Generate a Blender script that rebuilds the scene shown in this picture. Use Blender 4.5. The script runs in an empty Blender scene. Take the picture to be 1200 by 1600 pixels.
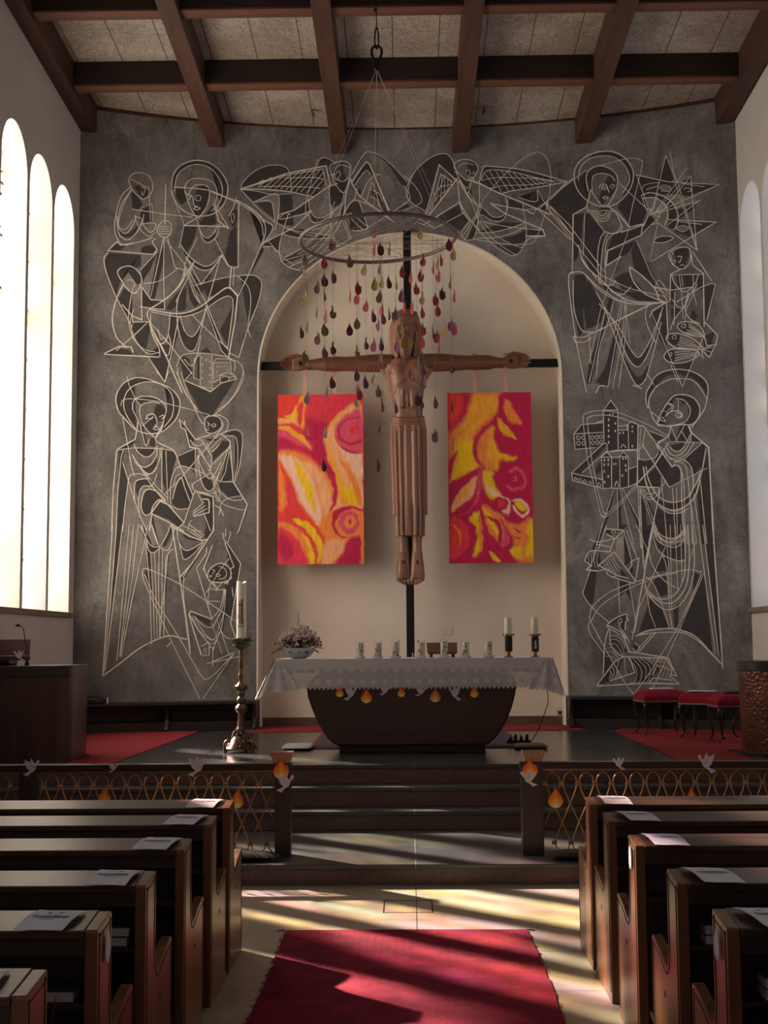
import bpy, bmesh, math, random
import numpy as np
from mathutils import Vector, Matrix
C = bpy.context.scene.collection
SC = bpy.context.scene
# ---------------------------------------------------------------- camera
F=2100.;CX=600.;CY=800.;H=1.75
PSI=math.atan(36.5/F);TH=math.atan(203/F);PH=.0072
def _basis():
    cp,sp=math.cos(PSI),math.sin(PSI);ct,st=math.cos(TH),math.sin(TH)
    f=(-sp*ct,cp*ct,st);r=(cp,sp,0.);u=(r[1]*f[2]-r[2]*f[1],r[2]*f[0]-r[0]*f[2],r[0]*f[1]-r[1]*f[0])
    c,s=math.cos(PH),math.sin(PH)
    return tuple(c*r[i]-s*u[i] for i in range(3)),tuple(c*u[i]+s*r[i] for i in range(3)),f
RR,UU,FF=_basis()
cam=bpy.data.cameras.new('camera'); co=bpy.data.objects.new('camera',cam); C.objects.link(co)
cam.sensor_fit='VERTICAL'; cam.sensor_height=36; cam.lens=F/1600*36; cam.clip_end=200
co.matrix_world=Matrix(((RR[0],UU[0],-FF[0],0),(RR[1],UU[1],-FF[1],0),(RR[2],UU[2],-FF[2],H),(0,0,0,1)))
SC.camera=co
# ---------------------------------------------------------------- light
EXPO=0.14
PANE_L=8.2
PANE_R=1.7
SUN=160.0
SC.view_settings.view_transform='Standard'; SC.view_settings.look='None'
SC.view_settings.exposure=EXPO; SC.view_settings.gamma=1; SC.view_settings.use_curve_mapping=False
w=bpy.data.worlds.new('world'); SC.world=w; w.use_nodes=True
w.node_tree.nodes['Background'].inputs[0].default_value=(.62,.76,1,1)
w.node_tree.nodes['Background'].inputs[1].default_value=.9
sun=bpy.data.lights.new('sun','SUN'); so=bpy.data.objects.new('sun',sun); C.objects.link(so)
sun.energy=SUN; sun.angle=.022; sun.color=(1,.94,.84)
EL=math.radians(31.5); AZ=math.radians(46)     # light travels towards +x and -y
sd=Vector((math.sin(AZ)*math.cos(EL),-math.cos(AZ)*math.cos(EL),-math.sin(EL)))
so.rotation_euler=sd.to_track_quat('-Z','Y').to_euler(); so.location=(-12,24,14)
# ---------------------------------------------------------------- picture -> plane helpers (points on real planes of the room)
def ray(px,py):
    a=(px-CX)/F;b=(CY-py)/F
    return tuple(FF[i]+a*RR[i]+b*UU[i] for i in range(3))
def PY(px,py,Y):
    d=ray(px,py);t=Y/d[1];return Vector((d[0]*t,Y,H+d[2]*t))
def PZ(px,py,Z):
    d=ray(px,py);t=(Z-H)/d[2];return Vector((d[0]*t,d[1]*t,Z))
X0=.035; YWALL=17.7; RW=10.34; YC=YWALL-RW
def wy(x): return YC+math.sqrt(RW*RW-(x-X0)**2)
def PW(px,py):
    d=ray(px,py); A=d[0]**2+d[1]**2; B=2*(d[0]*(-X0)+d[1]*(-YC)); c=X0**2+YC**2-RW**2
    t=(-B+math.sqrt(B*B-4*A*c))/(2*A); return Vector((d[0]*t,d[1]*t,H+d[2]*t))
# ---------------------------------------------------------------- materials
def lin(c):
    if isinstance(c,str):
        c=c.lstrip('#'); c=[int(c[i:i+2],16)/255 for i in (0,2,4)]
    else: c=[v/255 for v in c]
    return tuple((v/12.92 if v<=.04045 else ((v+.055)/1.055)**2.4) for v in c)+(1,)
MATS={}
class NT:
    def __init__(s,name):
        s.m=bpy.data.materials.new(name); s.m.use_nodes=True; s.t=s.m.node_tree
        s.b=s.t.nodes['Principled BSDF']; s.out=s.t.nodes['Material Output']; MATS[name]=s.m
    def n(s,t,**k):
        x=s.t.nodes.new(t)
        for a,v in k.items():
            if a.startswith('i_'): x.inputs[a[2:].replace('_',' ')].default_value=v
            else: setattr(x,a,v)
        return x
    def l(s,a,b): s.t.links.new(a,b)
    def coord(s,sc=(1,1,1),kind='Object'):
        tc=s.n('ShaderNodeTexCoord'); mp=s.n('ShaderNodeMapping'); mp.inputs['Scale'].default_value=sc
        s.l(tc.outputs[kind],mp.inputs[0]); return mp.outputs[0]
    def noise(s,vec,scale,detail=4,rough=.55,dist=0):
        x=s.n('ShaderNodeTexNoise'); x.inputs['Scale'].default_value=scale; x.inputs['Detail'].default_value=detail
        x.inputs['Roughness'].default_value=rough; x.inputs['Distortion'].default_value=dist
        if vec is not None: s.l(vec,x.inputs['Vector'])
        return x.outputs['Fac']
    def ramp(s,fac,stops,interp='LINEAR'):
        r=s.n('ShaderNodeValToRGB'); r.color_ramp.interpolation=interp; e=r.color_ramp.elements
        e[0].position,e[0].color=stops[0][0],lin(stops[0][1]) if not isinstance(stops[0][1],tuple) or len(stops[0][1])==3 else stops[0][1]
        e[1].position,e[1].color=stops[-1][0],lin(stops[-1][1])
        for p,c in stops[1:-1]:
            q=e.new(p); q.color=lin(c)
        s.l(fac,r.inputs[0]); return r.outputs[0]
    def mix(s,fac,a,b,mode='MIX'):
        x=s.n('ShaderNodeMix',data_type='RGBA',blend_type=mode)
        for i,v in ((0,fac),(6,a),(7,b)):
            if hasattr(v,'links'): s.l(v,x.inputs[i])
            else: x.inputs[i].default_value=v
        return x.outputs[2]
    def bump(s,h,strength=.3,dist=.01):
        b=s.n('ShaderNodeBump'); b.inputs['Strength'].default_value=strength; b.inputs['Distance'].default_value=dist
        s.l(h,b.inputs['Height']); s.l(b.outputs[0],s.b.inputs['Normal']); return b
    def set(s,col=None,rough=None,metal=None,spec=None):
        for k,v in (('Base Color',col),('Roughness',rough),('Metallic',metal),('Specular IOR Level',spec)):
            if v is None: continue
            if hasattr(v,'links'): s.l(v,s.b.inputs[k])
            else: s.b.inputs[k].default_value=v
        return s.m
def simple(name,c1,c2=None,rough=.6,metal=0,scale=12,bump=0,bd=.004,spec=.5,sc=(1,1,1)):
    t=NT(name); v=t.coord(sc); f=t.noise(v,scale)
    col=t.ramp(f,[(.3,c1),(.7,c2 or c1)]); t.set(col,rough,metal,spec)
    if bump: t.bump(f,bump,bd)
    return t.m
def wood(name,c1,c2,axis=0,rough=.4,gr=14,knots=False,spec=.5):
    t=NT(name); sc=[gr,gr,gr]; sc[axis]=gr*.07
    v=t.coord(tuple(sc)); f=t.noise(v,1.0,6,.6,.6); f2=t.noise(v,5,3,.5)
    m=t.n('ShaderNodeMath',operation='MULTIPLY_ADD'); t.l(f2,m.inputs[0]); m.inputs[1].default_value=.35; t.l(f,m.inputs[2])
    col=t.ramp(m.outputs[0],[(.45,c1),(.85,c2)]); t.set(col,rough,0,spec); t.bump(f2,.15,.002)
    return t.m
# ---------------------------------------------------------------- mesh builder
class MB:
    def __init__(s): s.v=[]; s.f=[]; s.c=None
    def add(s,vs,fs):
        o=len(s.v); s.v+= [tuple(p) for p in vs]; s.f+=[tuple(i+o for i in f) for f in fs]; return s
    def box(s,x0,x1,y0,y1,z0,z1):
        return s.add([(x,y,z) for z in(z0,z1) for y in(y0,y1) for x in(x0,x1)],[(0,2,3,1),(4,5,7,6),(0,1,5,4),(2,6,7,3),(0,4,6,2),(1,3,7,5)])
    def prism(s,poly,a,b,ax='y'):
        """polygon (u,v) extruded between a and b along ax; u,v are the other two axes in order"""
        n=len(poly)
        def P(u,v,w): return {'x':(w,u,v),'y':(u,w,v),'z':(u,v,w)}[ax]
        vs=[P(u,v,a) for u,v in poly]+[P(u,v,b) for u,v in poly]
        return s.add(vs,[tuple(range(n)),tuple(range(2*n-1,n-1,-1))]+[(i,i+n,(i+1)%n+n,(i+1)%n) for i in range(n)])
    def lathe(s,prof,cx=0,cy=0,cz=0,n=24,sx=1,sy=1,cap=True,rf=None):
        vs=[]
        for r,z in prof:
            for k in range(n):
                a=2*math.pi*k/n; q=r*(rf(a,z) if rf else 1)
                vs.append((cx+q*sx*math.cos(a),cy+q*sy*math.sin(a),cz+z))
        fs=[(i*n+k,i*n+(k+1)%n,(i+1)*n+(k+1)%n,(i+1)*n+k) for i in range(len(prof)-1) for k in range(n)]
        if cap: fs+=[tuple(range(n))[::-1],tuple((len(prof)-1)*n+k for k in range(n))]
        return s.add(vs,fs)
    def tube(s,pts,r,n=8,closed=False,cap=True):
        pts=[Vector(p) for p in pts]; N=len(pts); rs=r if isinstance(r,(list,tuple)) else [r]*N
        vs=[]; up=None
        for i,p in enumerate(pts):
            a=pts[(i-1)%N] if (i or closed) else p; b=pts[(i+1)%N] if (i<N-1 or closed) else p
            t=(b-a).normalized() if (b-a).length>1e-9 else Vector((0,0,1))
            if up is None: up=Vector((0,0,1)) if abs(t.z)<.9 else Vector((1,0,0))
            x=t.cross(up)
            if x.length<1e-5: x=t.cross(Vector((0,1,.3)))
            x.normalize(); y=t.cross(x).normalized(); up=-y if y.dot(up)<0 else y
            y=up; x=t.cross(y).normalized()
            for k in range(n):
                q=2*math.pi*k/n; vs.append(p+x*math.cos(q)*rs[i]+y*math.sin(q)*rs[i])
        M=N if closed else N-1
        fs=[(i*n+k,i*n+(k+1)%n,((i+1)%N)*n+(k+1)%n,((i+1)%N)*n+k) for i in range(M) for k in range(n)]
        if not closed and cap: fs+=[tuple(range(n))[::-1],tuple((N-1)*n+k for k in range(n))]
        return s.add(vs,fs)
    def loft(s,rings,cap=True,closed=False):
        n=len(rings[0]); vs=[p for r in rings for p in r]
        fs=[(i*n+k,i*n+(k+1)%n,(i+1)*n+(k+1)%n,(i+1)*n+k) for i in range(len(rings)-1) for k in range(n)]
        if cap: fs+=[tuple(range(n))[::-1],tuple((len(rings)-1)*n+k for k in range(n))]
        return s.add(vs,fs)
    def ball(s,c,r,n=10,m=7,sx=1,sy=1,sz=1):
        prof=[(max(math.sin(math.pi*i/m),.02)*r,-math.cos(math.pi*i/m)*r*sz) for i in range(m+1)]
        return s.lathe(prof,c[0],c[1],c[2],n,sx,sy)
    def build(s,name,mat,parent=None,smooth=None,bevel=0,label=None,seg=2,fix=True,**tags):
        me=bpy.data.meshes.new(name); o=bpy.data.objects.new(name,me); C.objects.link(o)
        if parent is not None:
            off=Vector((0,0,0)); q=parent
            while q is not None: off+=q.location; q=q.parent
            o.parent=parent
        else:
            A=np.array(s.v); off=Vector(((A[:,0].min()+A[:,0].max())/2,(A[:,1].min()+A[:,1].max())/2,A[:,2].min()))
            o.location=off
        me.from_pydata([tuple(Vector(p)-off) for p in s.v],[],s.f)
        if fix:
            bm=bmesh.new(); bm.from_mesh(me); bmesh.ops.recalc_face_normals(bm,faces=bm.faces); bm.to_mesh(me); bm.free()
        if mat: me.materials.append(MATS[mat] if isinstance(mat,str) else mat)
        if smooth is not None:
            me.polygons.foreach_set('use_smooth',[True]*len(me.polygons)); me.set_sharp_from_angle(angle=math.radians(smooth))
        if bevel:
            md=o.modifiers.new('bevel','BEVEL'); md.width=bevel; md.segments=seg; md.limit_method='ANGLE'; md.angle_limit=.6
        if label: o['label']=label
        for k,v in tags.items(): o[k]=v
        return o
def tag(o,label,cat,group=None,kind=None):
    o['label']=label; o['category']=cat
    if group: o['group']=group
    if kind: o['kind']=kind
    return o
def thing(name,label,cat,loc=(0,0,0),group=None):
    o=bpy.data.objects.new(name,None); C.objects.link(o); o.location=loc; o.empty_display_size=.1
    return tag(o,label,cat,group)
def struct(o,label=None):
    o['kind']='structure'
    if label: o['label']=label
    return o
def kids(o): return [c for c in bpy.data.objects if c.parent is o]
def copy_tree(o,parent=None):
    c=o.copy(); C.objects.link(c); c.parent=parent
    for ch in kids(o): copy_tree(ch,c)
    return c
def crom(pts,sub=6,closed=False):
    """Catmull-Rom through the points"""
    P=[Vector(p) for p in pts]; N=len(P)
    if N<3: return P
    out=[]; M=N if closed else N-1
    for i in range(M):
        p1,p2=P[i],P[(i+1)%N]
        p0=P[(i-1)%N] if (closed or i>0) else p1*2-p2
        p3=P[(i+2)%N] if (closed or i+2<N) else p2*2-p1
        for k in range(sub):
            t=k/sub
            out.append(.5*((2*p1)+(p2-p0)*t+(2*p0-5*p1+4*p2-p3)*t*t+(3*p1-p0-3*p2+p3)*t**3))
    if not closed: out.append(P[-1])
    return out
rnd=random.Random(7)
# ================================================================= materials of the room
def plaster(name,c1,c2,scale=1.2,bump=.12,rough=.85):
    t=NT(name); v=t.coord(); f=t.noise(v,scale,8,.6); g=t.noise(v,40,4,.6)
    t.set(t.ramp(f,[(.3,c1),(.7,c2)]),rough,0,.25); t.bump(g,bump,.004); return t.m
plaster('white_plaster',(205,200,194),(216,211,205))
plaster('niche_plaster',(222,210,194),(234,223,208))
def grey_render():
    t=NT('grey_render'); v=t.coord(); f=t.noise(v,1.0,10,.68,.4); g=t.noise(t.coord((1,1,.45)),2.6,9,.72,1.0); h=t.noise(v,30,6,.7)
    c=t.ramp(f,[(.28,(108,106,107)),(.5,(140,137,136)),(.70,(180,176,172))])
    d=t.ramp(g,[(.30,(165,163,161)),(.46,(222,221,219)),(.75,(255,255,254))])
    e=t.ramp(h,[(.35,(222,222,222)),(.6,(255,255,255))])
    k=t.mix(1,t.mix(1,c,d,'MULTIPLY'),e,'MULTIPLY')
    # scuffed pale flecks low on the wall
    sp=t.noise(t.coord((1,1,.6)),16,6,.75); 
    tc=t.n('ShaderNodeTexCoord'); sx=t.n('ShaderNodeSeparateXYZ'); t.l(tc.outputs['Object'],sx.inputs[0])
    mr=t.n('ShaderNodeMapRange'); t.l(sx.outputs[2],mr.inputs[0]); mr.inputs[1].default_value=2.6; mr.inputs[2].default_value=.6; mr.inputs[3].default_value=0; mr.inputs[4].default_value=.6
    s2=t.ramp(sp,[(.60,(0,0,0)),(.70,(255,255,255))])
    mm=t.n('ShaderNodeMath',operation='MULTIPLY'); t.l(s2,mm.inputs[0]); t.l(mr.outputs[0],mm.inputs[1])
    k=t.mix(mm.outputs[0],k,lin((172,168,160)))
    t.set(k,.8,0,.3); t.bump(g,.25,.008)
grey_render()
simple('mural_dark',(54,52,53),(66,63,64),.8,0,5,.15)
simple('mural_line',(216,208,196),(236,230,220),.8,0,9,.1)
simple('mural_mid',(122,118,115),(136,131,127),.8,0,5,.1)
def terrazzo(name,base,sp1,sp2,tile,off=(0,0),rough=.35,line=(60,55,50),tw=.004,rot=0):
    t=NT(name); v=t.coord(kind='Object'); 
    n1=t.noise(v,160,3,.8); n2=t.noise(v,1.3,5,.6)
    c=t.ramp(n1,[(.34,sp1),(.44,base),(.60,base),(.70,sp2)])
    c=t.mix(1,c,t.ramp(n2,[(.3,(215,215,215)),(.7,(255,255,255))]),'MULTIPLY')
    tc=t.n('ShaderNodeTexCoord'); s=t.n('ShaderNodeSeparateXYZ'); t.l(tc.outputs['Object'],s.inputs[0]); fs=[]
    for i in (0,1):
        a=t.n('ShaderNodeMath',operation='ADD'); t.l(s.outputs[i],a.inputs[0]); a.inputs[1].default_value=off[i]+100*tile[i]
        m=t.n('ShaderNodeMath',operation='MODULO'); t.l(a.outputs[0],m.inputs[0]); m.inputs[1].default_value=tile[i]
        q=t.n('ShaderNodeMath',operation='LESS_THAN'); t.l(m.outputs[0],q.inputs[0]); q.inputs[1].default_value=tw*1.6; fs.append(q.outputs[0])
    mx=t.n('ShaderNodeMath',operation='MAXIMUM'); t.l(fs[0],mx.inputs[0]); t.l(fs[1],mx.inputs[1])
    c=t.mix(mx.outputs[0],c,lin(line)); t.set(c,rough,0,.5); t.bump(n1,.05,.002)
terrazzo('floor_terrazzo',(176,164,146),(112,100,86),(206,196,178),(1.26,.87),(.0+.0,.34),.42)
terrazzo('dark_stone',(70,71,72),(44,45,46),(100,101,102),(1.25,.82),(.0,.1),.20,(124,122,120),.003)
terrazzo('step_tread',(80,80,80),(50,50,50),(132,130,130),(1.5,5.0),(.0,1.8),.28,(132,128,124),.004)
simple('red_stone',(92,68,64),(112,86,80),.42,0,20,.1)
wood('rafter_wood',(50,30,24),(86,53,39),1,.6,9)
wood('purlin_wood_shaded',(26,18,16),(46,31,26),0,.6,9)  # darker than the rafters: shade on the purlin fronts put into the colour
wood('purlin_lit_underside',(74,44,33),(112,70,52),0,.6,9)  # lighter tone stands in for light on the purlin undersides
def woodwool():
    t=NT('wood_wool_board'); v=t.coord(); n=t.noise(v,24,5,.85,2.2); m=t.noise(v,.9,4,.6)
    c=t.ramp(n,[(.36,(58,50,46)),(.46,(168,156,146)),(.60,(206,194,182)),(.8,(222,210,198))])
    st=t.ramp(m,[(.42,(220,212,208)),(.6,(255,255,255))]); c=t.mix(1,c,st,'MULTIPLY')
    tc=t.n('ShaderNodeTexCoord'); s=t.n('ShaderNodeSeparateXYZ'); t.l(tc.outputs['Object'],s.inputs[0])
    a=t.n('ShaderNodeMath',operation='ADD'); t.l(s.outputs[0],a.inputs[0]); a.inputs[1].default_value=54.12
    q=t.n('ShaderNodeMath',operation='MODULO'); t.l(a.outputs[0],q.inputs[0]); q.inputs[1].default_value=.545
    k=t.n('ShaderNodeMath',operation='LESS_THAN'); t.l(q.outputs[0],k.inputs[0]); k.inputs[1].default_value=.012
    c=t.mix(k.outputs[0],c,lin((92,80,70))); t.set(c,.95,0,.1); t.bump(n,.6,.01)
woodwool()
GOFF=0.0
def pane_mat(name,strength,pal,clear,seed=0):
    t=NT(name); ge=t.n('ShaderNodeNewGeometry')
    def gp(sc):
        mp=t.n('ShaderNodeMapping'); mp.inputs['Scale'].default_value=sc; mp.inputs['Location'].default_value=(0,GOFF,GOFF*.7); t.l(ge.outputs['Position'],mp.inputs[0]); return mp.outputs[0]
    v=gp((1,4.2,2.4))
    vo=t.n('ShaderNodeTexVoronoi'); vo.inputs['Scale'].default_value=1.0; vo.inputs['Randomness'].default_value=.9; t.l(v,vo.inputs['Vector'])
    sp=t.n('ShaderNodeSeparateColor'); t.l(vo.outputs['Color'],sp.inputs[0])
    st=[(i/len(pal),c) for i,c in enumerate(pal)]+[(1,pal[-1])]
    col=t.ramp(sp.outputs[0],st,'CONSTANT')
    # some pieces of glass let the sun through clearly, others only glow
    f2=t.noise(gp((1,1.0,.42)),1.5,1.5,.5); thr=t.ramp(f2,[(.38,(50,50,50)),(.52,(255,255,255))])
    vd=t.n('ShaderNodeTexVoronoi',feature='DISTANCE_TO_EDGE'); vd.inputs['Scale'].default_value=1.0; vd.inputs['Randomness'].default_value=.9; t.l(v,vd.inputs['Vector'])
    lead=t.n('ShaderNodeMath',operation='LESS_THAN'); t.l(vd.outputs['Distance'],lead.inputs[0]); lead.inputs[1].default_value=.035
    em=t.n('ShaderNodeEmission'); em.inputs[1].default_value=strength
    t.l(t.mix(.5,col,(1,.965,.91,1)),em.inputs[0])
    tr=t.n('ShaderNodeBsdfTransparent'); t.l(t.mix(1,t.mix(.6,col,(1,1,1,1)),thr,'MULTIPLY'),tr.inputs[0])
    m1=t.n('ShaderNodeMixShader'); m1.inputs[0].default_value=clear; t.l(em.outputs[0],m1.inputs[1]); t.l(tr.outputs[0],m1.inputs[2])
    df=t.n('ShaderNodeBsdfDiffuse'); df.inputs[0].default_value=(.02,.02,.02,1)
    m2=t.n('ShaderNodeMixShader'); t.l(lead.outputs[0],m2.inputs[0]); t.l(m1.outputs[0],m2.inputs[1]); t.l(df.outputs[0],m2.inputs[2])
    t.l(m2.outputs[0],t.out.inputs[0]); t.m.use_backface_culling=False
pane_mat('glass_sunny',PANE_L,[(255,236,170),(255,214,150),(250,240,214),(236,200,214),(255,226,140),(206,214,190),(232,170,150),(250,244,226),(240,214,236)],.42)
pane_mat('glass_shady',PANE_R,[(216,220,232),(190,206,236),(226,222,214),(214,200,196),(176,196,236),(222,226,214),(206,190,206)],.3)
pane_mat('glass_deep',PANE_L*.24,[(250,226,150),(246,190,120),(240,226,190),(226,170,186),(250,214,120),(190,204,170),(222,140,120),(244,236,206),(226,190,226)],.42)
pane_mat('glass_nave_fill',.85,[(220,222,226),(196,206,226),(226,222,214),(214,200,196)],.25)  # glow of the unseen nave windows, added as fill light
simple('dark_iron',(22,21,22),(34,32,32),.5,.7,20)
simple('sill_stone',(120,104,84),(150,132,108),.6,0,9,.2)
# ================================================================= room shell
XL,XR=-4.19,4.26; ZT=9.6; YB=-4.0; TH_=.30
def ceil_z(y): return 8.70+.035*(17.7-y)
def arch_wall(name,X,sgn,wins,mat):
    """side wall at x=X with round-headed openings (y0,y1,z0,zspring); sgn = outward direction"""
    m=MB(); ys=set([YB,17.4]); 
    for (a,b,z0,zs) in wins:
        for k in range(17): ys.add((a+b)/2-(b-a)/2*math.cos(math.pi*k/16))
    ys=sorted(ys)
    def top(w,y): r=(w[1]-w[0])/2; c=(w[0]+w[1])/2; return w[3]+math.sqrt(max(r*r-(y-c)**2,0))
    for y0,y1 in zip(ys[:-1],ys[1:]):
        ym=(y0+y1)/2; w=next((w for w in wins if w[0]<ym<w[1]),None)
        def q(a,b,c,d): m.add([(X,y0,a),(X,y1,b),(X,y1,c),(X,y0,d)],[(0,1,2,3)])
        if w is None: q(0,0,ZT,ZT)
        else:
            q(0,0,w[2],w[2]); q(top(w,y0),top(w,y1),ZT,ZT)
            m.add([(X,y0,top(w,y0)),(X,y1,top(w,y1)),(X+sgn*TH_,y1,top(w,y1)),(X+sgn*TH_,y0,top(w,y0))],[(0,1,2,3)])
    for (a,b,z0,zs) in wins:
        for y in (a,b): m.add([(X,y,z0),(X,y,zs),(X+sgn*TH_,y,zs),(X+sgn*TH_,y,z0)],[(0,1,2,3)])
        m.add([(X,a,z0),(X,b,z0),(X+sgn*TH_,b,z0),(X+sgn*TH_,a,z0)],[(0,1,2,3)])
    return struct(m.build(name,mat,smooth=30))
def wins(lst,r=.475,z0=2.14,zs=6.90): return [(c-r,c+r,z0,zs) for c in lst]
# centres of the round-headed windows; unseen nave groups added for fill light
WL=wins([16.07,15.02,13.97,12.92,11.87,10.82]+[6.4,5.35,4.3,3.25]+[-.2,-1.25,-2.3])
WR=wins([16.25,15.2,14.15]+[6.4,5.35,4.3,3.25]+[-.2,-1.25,-2.3])
wl=arch_wall('wall_left',XL,-1,WL,'white_plaster'); wr=arch_wall('wall_right',XR,1,WR,'white_plaster')
nw=0
for X,sg,W,pm in ((XL,-1,WL,'glass_sunny'),(XR,1,WR,'glass_shady')):
    for (a,b,z0,zs) in W:
        nw+=1; r=(b-a)/2; c=(a+b)/2; xx=X+sg*(TH_-.012)
        poly=[(a,z0),(b,z0)]+[(c+r*math.cos(math.pi*k/16),zs+r*math.sin(math.pi*k/16)) for k in range(17)]
        m=MB(); m.prism(poly,xx,xx+sg*.006,'x'); wo=struct(m.build('window_%d'%nw,'glass_nave_fill' if c<8 else ('glass_deep' if (c<13.5 and sg<0) else pm)))
        f=MB(); xi=X+sg*(TH_-.03)
        for k in range(1,9): z=z0+k*(zs+.3-z0)/8.6; f.box(min(xi,xi+sg*.012),max(xi,xi+sg*.012),a+.002,b-.002,z-.012,z+.012)
        f.build('glazing_bar','dark_iron',wo)
def sills(name,X,sg,W):
    W=[w for w in W if w[0]>8]
    a=min(w[0] for w in W)-.1; b=max(w[1] for w in W)+.1
    m=MB(); m.box(min(X-sg*.05,X+sg*.0),max(X-sg*.05,X),a,b,2.075,2.138); struct(m.build(name,'sill_stone',bevel=.006))
sills('trim_1',XL,-1,WL); sills('trim_2',XR,1,WR)
# rear wall, floor, ceiling
m=MB(); m.box(XL-.4,XR+.4,YB-.1,YB,0,ZT); struct(m.build('wall_rear','white_plaster'))
m=MB(); m.box(XL-.6,XR+.6,YB-.2,18.8,-.1,0); struct(m.build('floor','floor_terrazzo'))
m=MB(); m.add([(XL-.5,YB-.2,ceil_z(YB-.2)),(XR+.5,YB-.2,ceil_z(YB-.2)),(XR+.5,18.8,ceil_z(18.8)),(XL-.5,18.8,ceil_z(18.8))],[(0,1,2,3)])
m.add([(XL-.5,YB-.2,ceil_z(YB-.2)+.2),(XR+.5,YB-.2,ceil_z(YB-.2)+.2),(XR+.5,18.8,ceil_z(18.8)+.2),(XL-.5,18.8,ceil_z(18.8)+.2)],[(0,1,2,3)])
for a,b in ((0,1),(1,2),(2,3),(3,0)): m.f.append((a,b,b+4,a+4))
struct(m.build('ceiling','wood_wool_board'))
# curved altar wall with arched niche
NX0,NX1,NZS=-1.95,2.035,5.24; NC=(NX0+NX1)/2; NR=(NX1-NX0)/2
YN=18.03
def ntop(x): return NZS+math.sqrt(max(NR*NR-(x-NC)**2,0))
m=MB(); xs=set([XL-.02+i*(XR-XL+.04)/64 for i in range(65)])
xs=set(x for x in xs if not NX0<=x<=NX1)|set(NC-NR*math.cos(math.pi*k/48) for k in range(49)); xs=sorted(xs)
for a,b in zip(xs[:-1],xs[1:]):
    inn=NX0-1e-6<=a and b<=NX1+1e-6
    z0a,z0b=(ntop(a),ntop(b)) if inn else (.3,.3)
    if inn and a==xs[0]: pass
    m.add([(a,wy(a),z0a),(b,wy(b),z0b),(b,wy(b),ZT),(a,wy(a),ZT)],[(0,1,2,3)])
wall_back=struct(m.build('wall_back','grey_render',smooth=30))
m=MB()
arc=[(NX0,.3)]+[(NC-NR*math.cos(math.pi*k/48),NZS+NR*math.sin(math.pi*k/48)) for k in range(49)]+[(NX1,.3)]
for (a,za),(b,zb) in zip(arc[:-1],arc[1:]): m.add([(a,wy(a)-.004,za),(b,wy(b)-.004,zb),(b,YN,zb),(a,YN,za)],[(0,1,2,3)])
m.build('niche_reveal','niche_plaster',wall_back,smooth=40)
m=MB(); 
for (a,za),(b,zb) in zip(arc[1:-2],arc[2:-1]): m.add([(a,YN,.3),(b,YN,.3),(b,YN,zb),(a,YN,za)],[(0,1,2,3)])
m.build('niche_back','niche_plaster',wall_back,smooth=30)
# thin plaster rim of the arch
m=MB(); 
for k in range(len(arc)-1):
    (a,za),(b,zb)=arc[k],arc[k+1]
    def o(x,z):
        if z<=NZS: return (x+(.022 if x>NC else -.022),z)
        d=Vector((x-NC,z-NZS)).normalized(); return (x+d.x*.022,z+d.y*.022)
    (c,zc),(e,ze)=o(a,za),o(b,zb)
    m.add([(a,wy(a)-.006,za),(b,wy(b)-.006,zb),(e,wy(e)-.006,ze),(c,wy(c)-.006,zc)],[(0,1,2,3)])
m.build('niche_rim','niche_plaster',wall_back)
m=MB(); m.box(NX0+.01,NX1-.01,YN-.03,YN,.65,.76); struct(m.build('baseboard_niche','red_stone'))
# access panel and socket in the niche
p0=PY(691,979,YN);p1=PY(707,992,YN)
m=MB(); m.box(p0.x,p1.x,YN-.008,YN-.001,p1.z,p0.z); struct(m.build('trim_3','niche_plaster',bevel=.003))
# ceiling beams
for i,x in enumerate([-4.10,-2.507,-.873,.761,2.395,4.13]):
    y1=wy(x)+.02; y0=-3.9; h=.36; wd=.105
    m=MB(); m.add([(xx,yy,ceil_z(yy)-dz) for xx in(x-wd,x+wd) for yy in(y0,y1) for dz in(h,-.02)],[(0,1,3,2),(4,6,7,5),(0,4,5,1),(2,3,7,6),(0,2,6,4),(1,5,7,3)])
    struct(m.build('ceiling_rafter','rafter_wood',bevel=.006),'dark red-brown timber rafter running towards the altar wall')
RX=[-4.10,-2.507,-.873,.761,2.395,4.13]
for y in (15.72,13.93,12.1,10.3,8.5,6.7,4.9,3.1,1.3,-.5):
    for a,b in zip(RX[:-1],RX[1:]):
        m=MB(); m.box(a+.105,b-.105,y-.10,y+.10,ceil_z(y)-.28,ceil_z(y)+.01); pu=struct(m.build('ceiling_purlin','purlin_wood_shaded',bevel=.005),'timber purlin between two rafters')
        m=MB(); m.box(a+.105,b-.105,y-.103,y+.103,ceil_z(y)-.305,ceil_z(y)-.28); m.build('lath','purlin_lit_underside',pu,bevel=.003,label='added strip under the purlin in the lighter brown of its lit underside')  # thin added strip carries the painted light of the underside
m=MB()
pts=[(x,wy(x)) for x in [XL+.1+i*(XR-XL-.2)/40 for i in range(41)]]
for (a,ya),(b,yb) in zip(pts[:-1],pts[1:]):
    z=ceil_z(17.3)
    m.add([(a,ya,z-.03),(b,yb,z-.03),(b,yb-.03,z-.03),(a,ya-.03,z-.03),(a,ya,z+.05),(b,yb,z+.05),(b,yb-.03,z+.05),(a,ya-.03,z+.05)],[(0,1,2,3),(3,2,6,7),(4,5,6,7)])
struct(m.build('trim_4','rafter_wood'))
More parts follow.
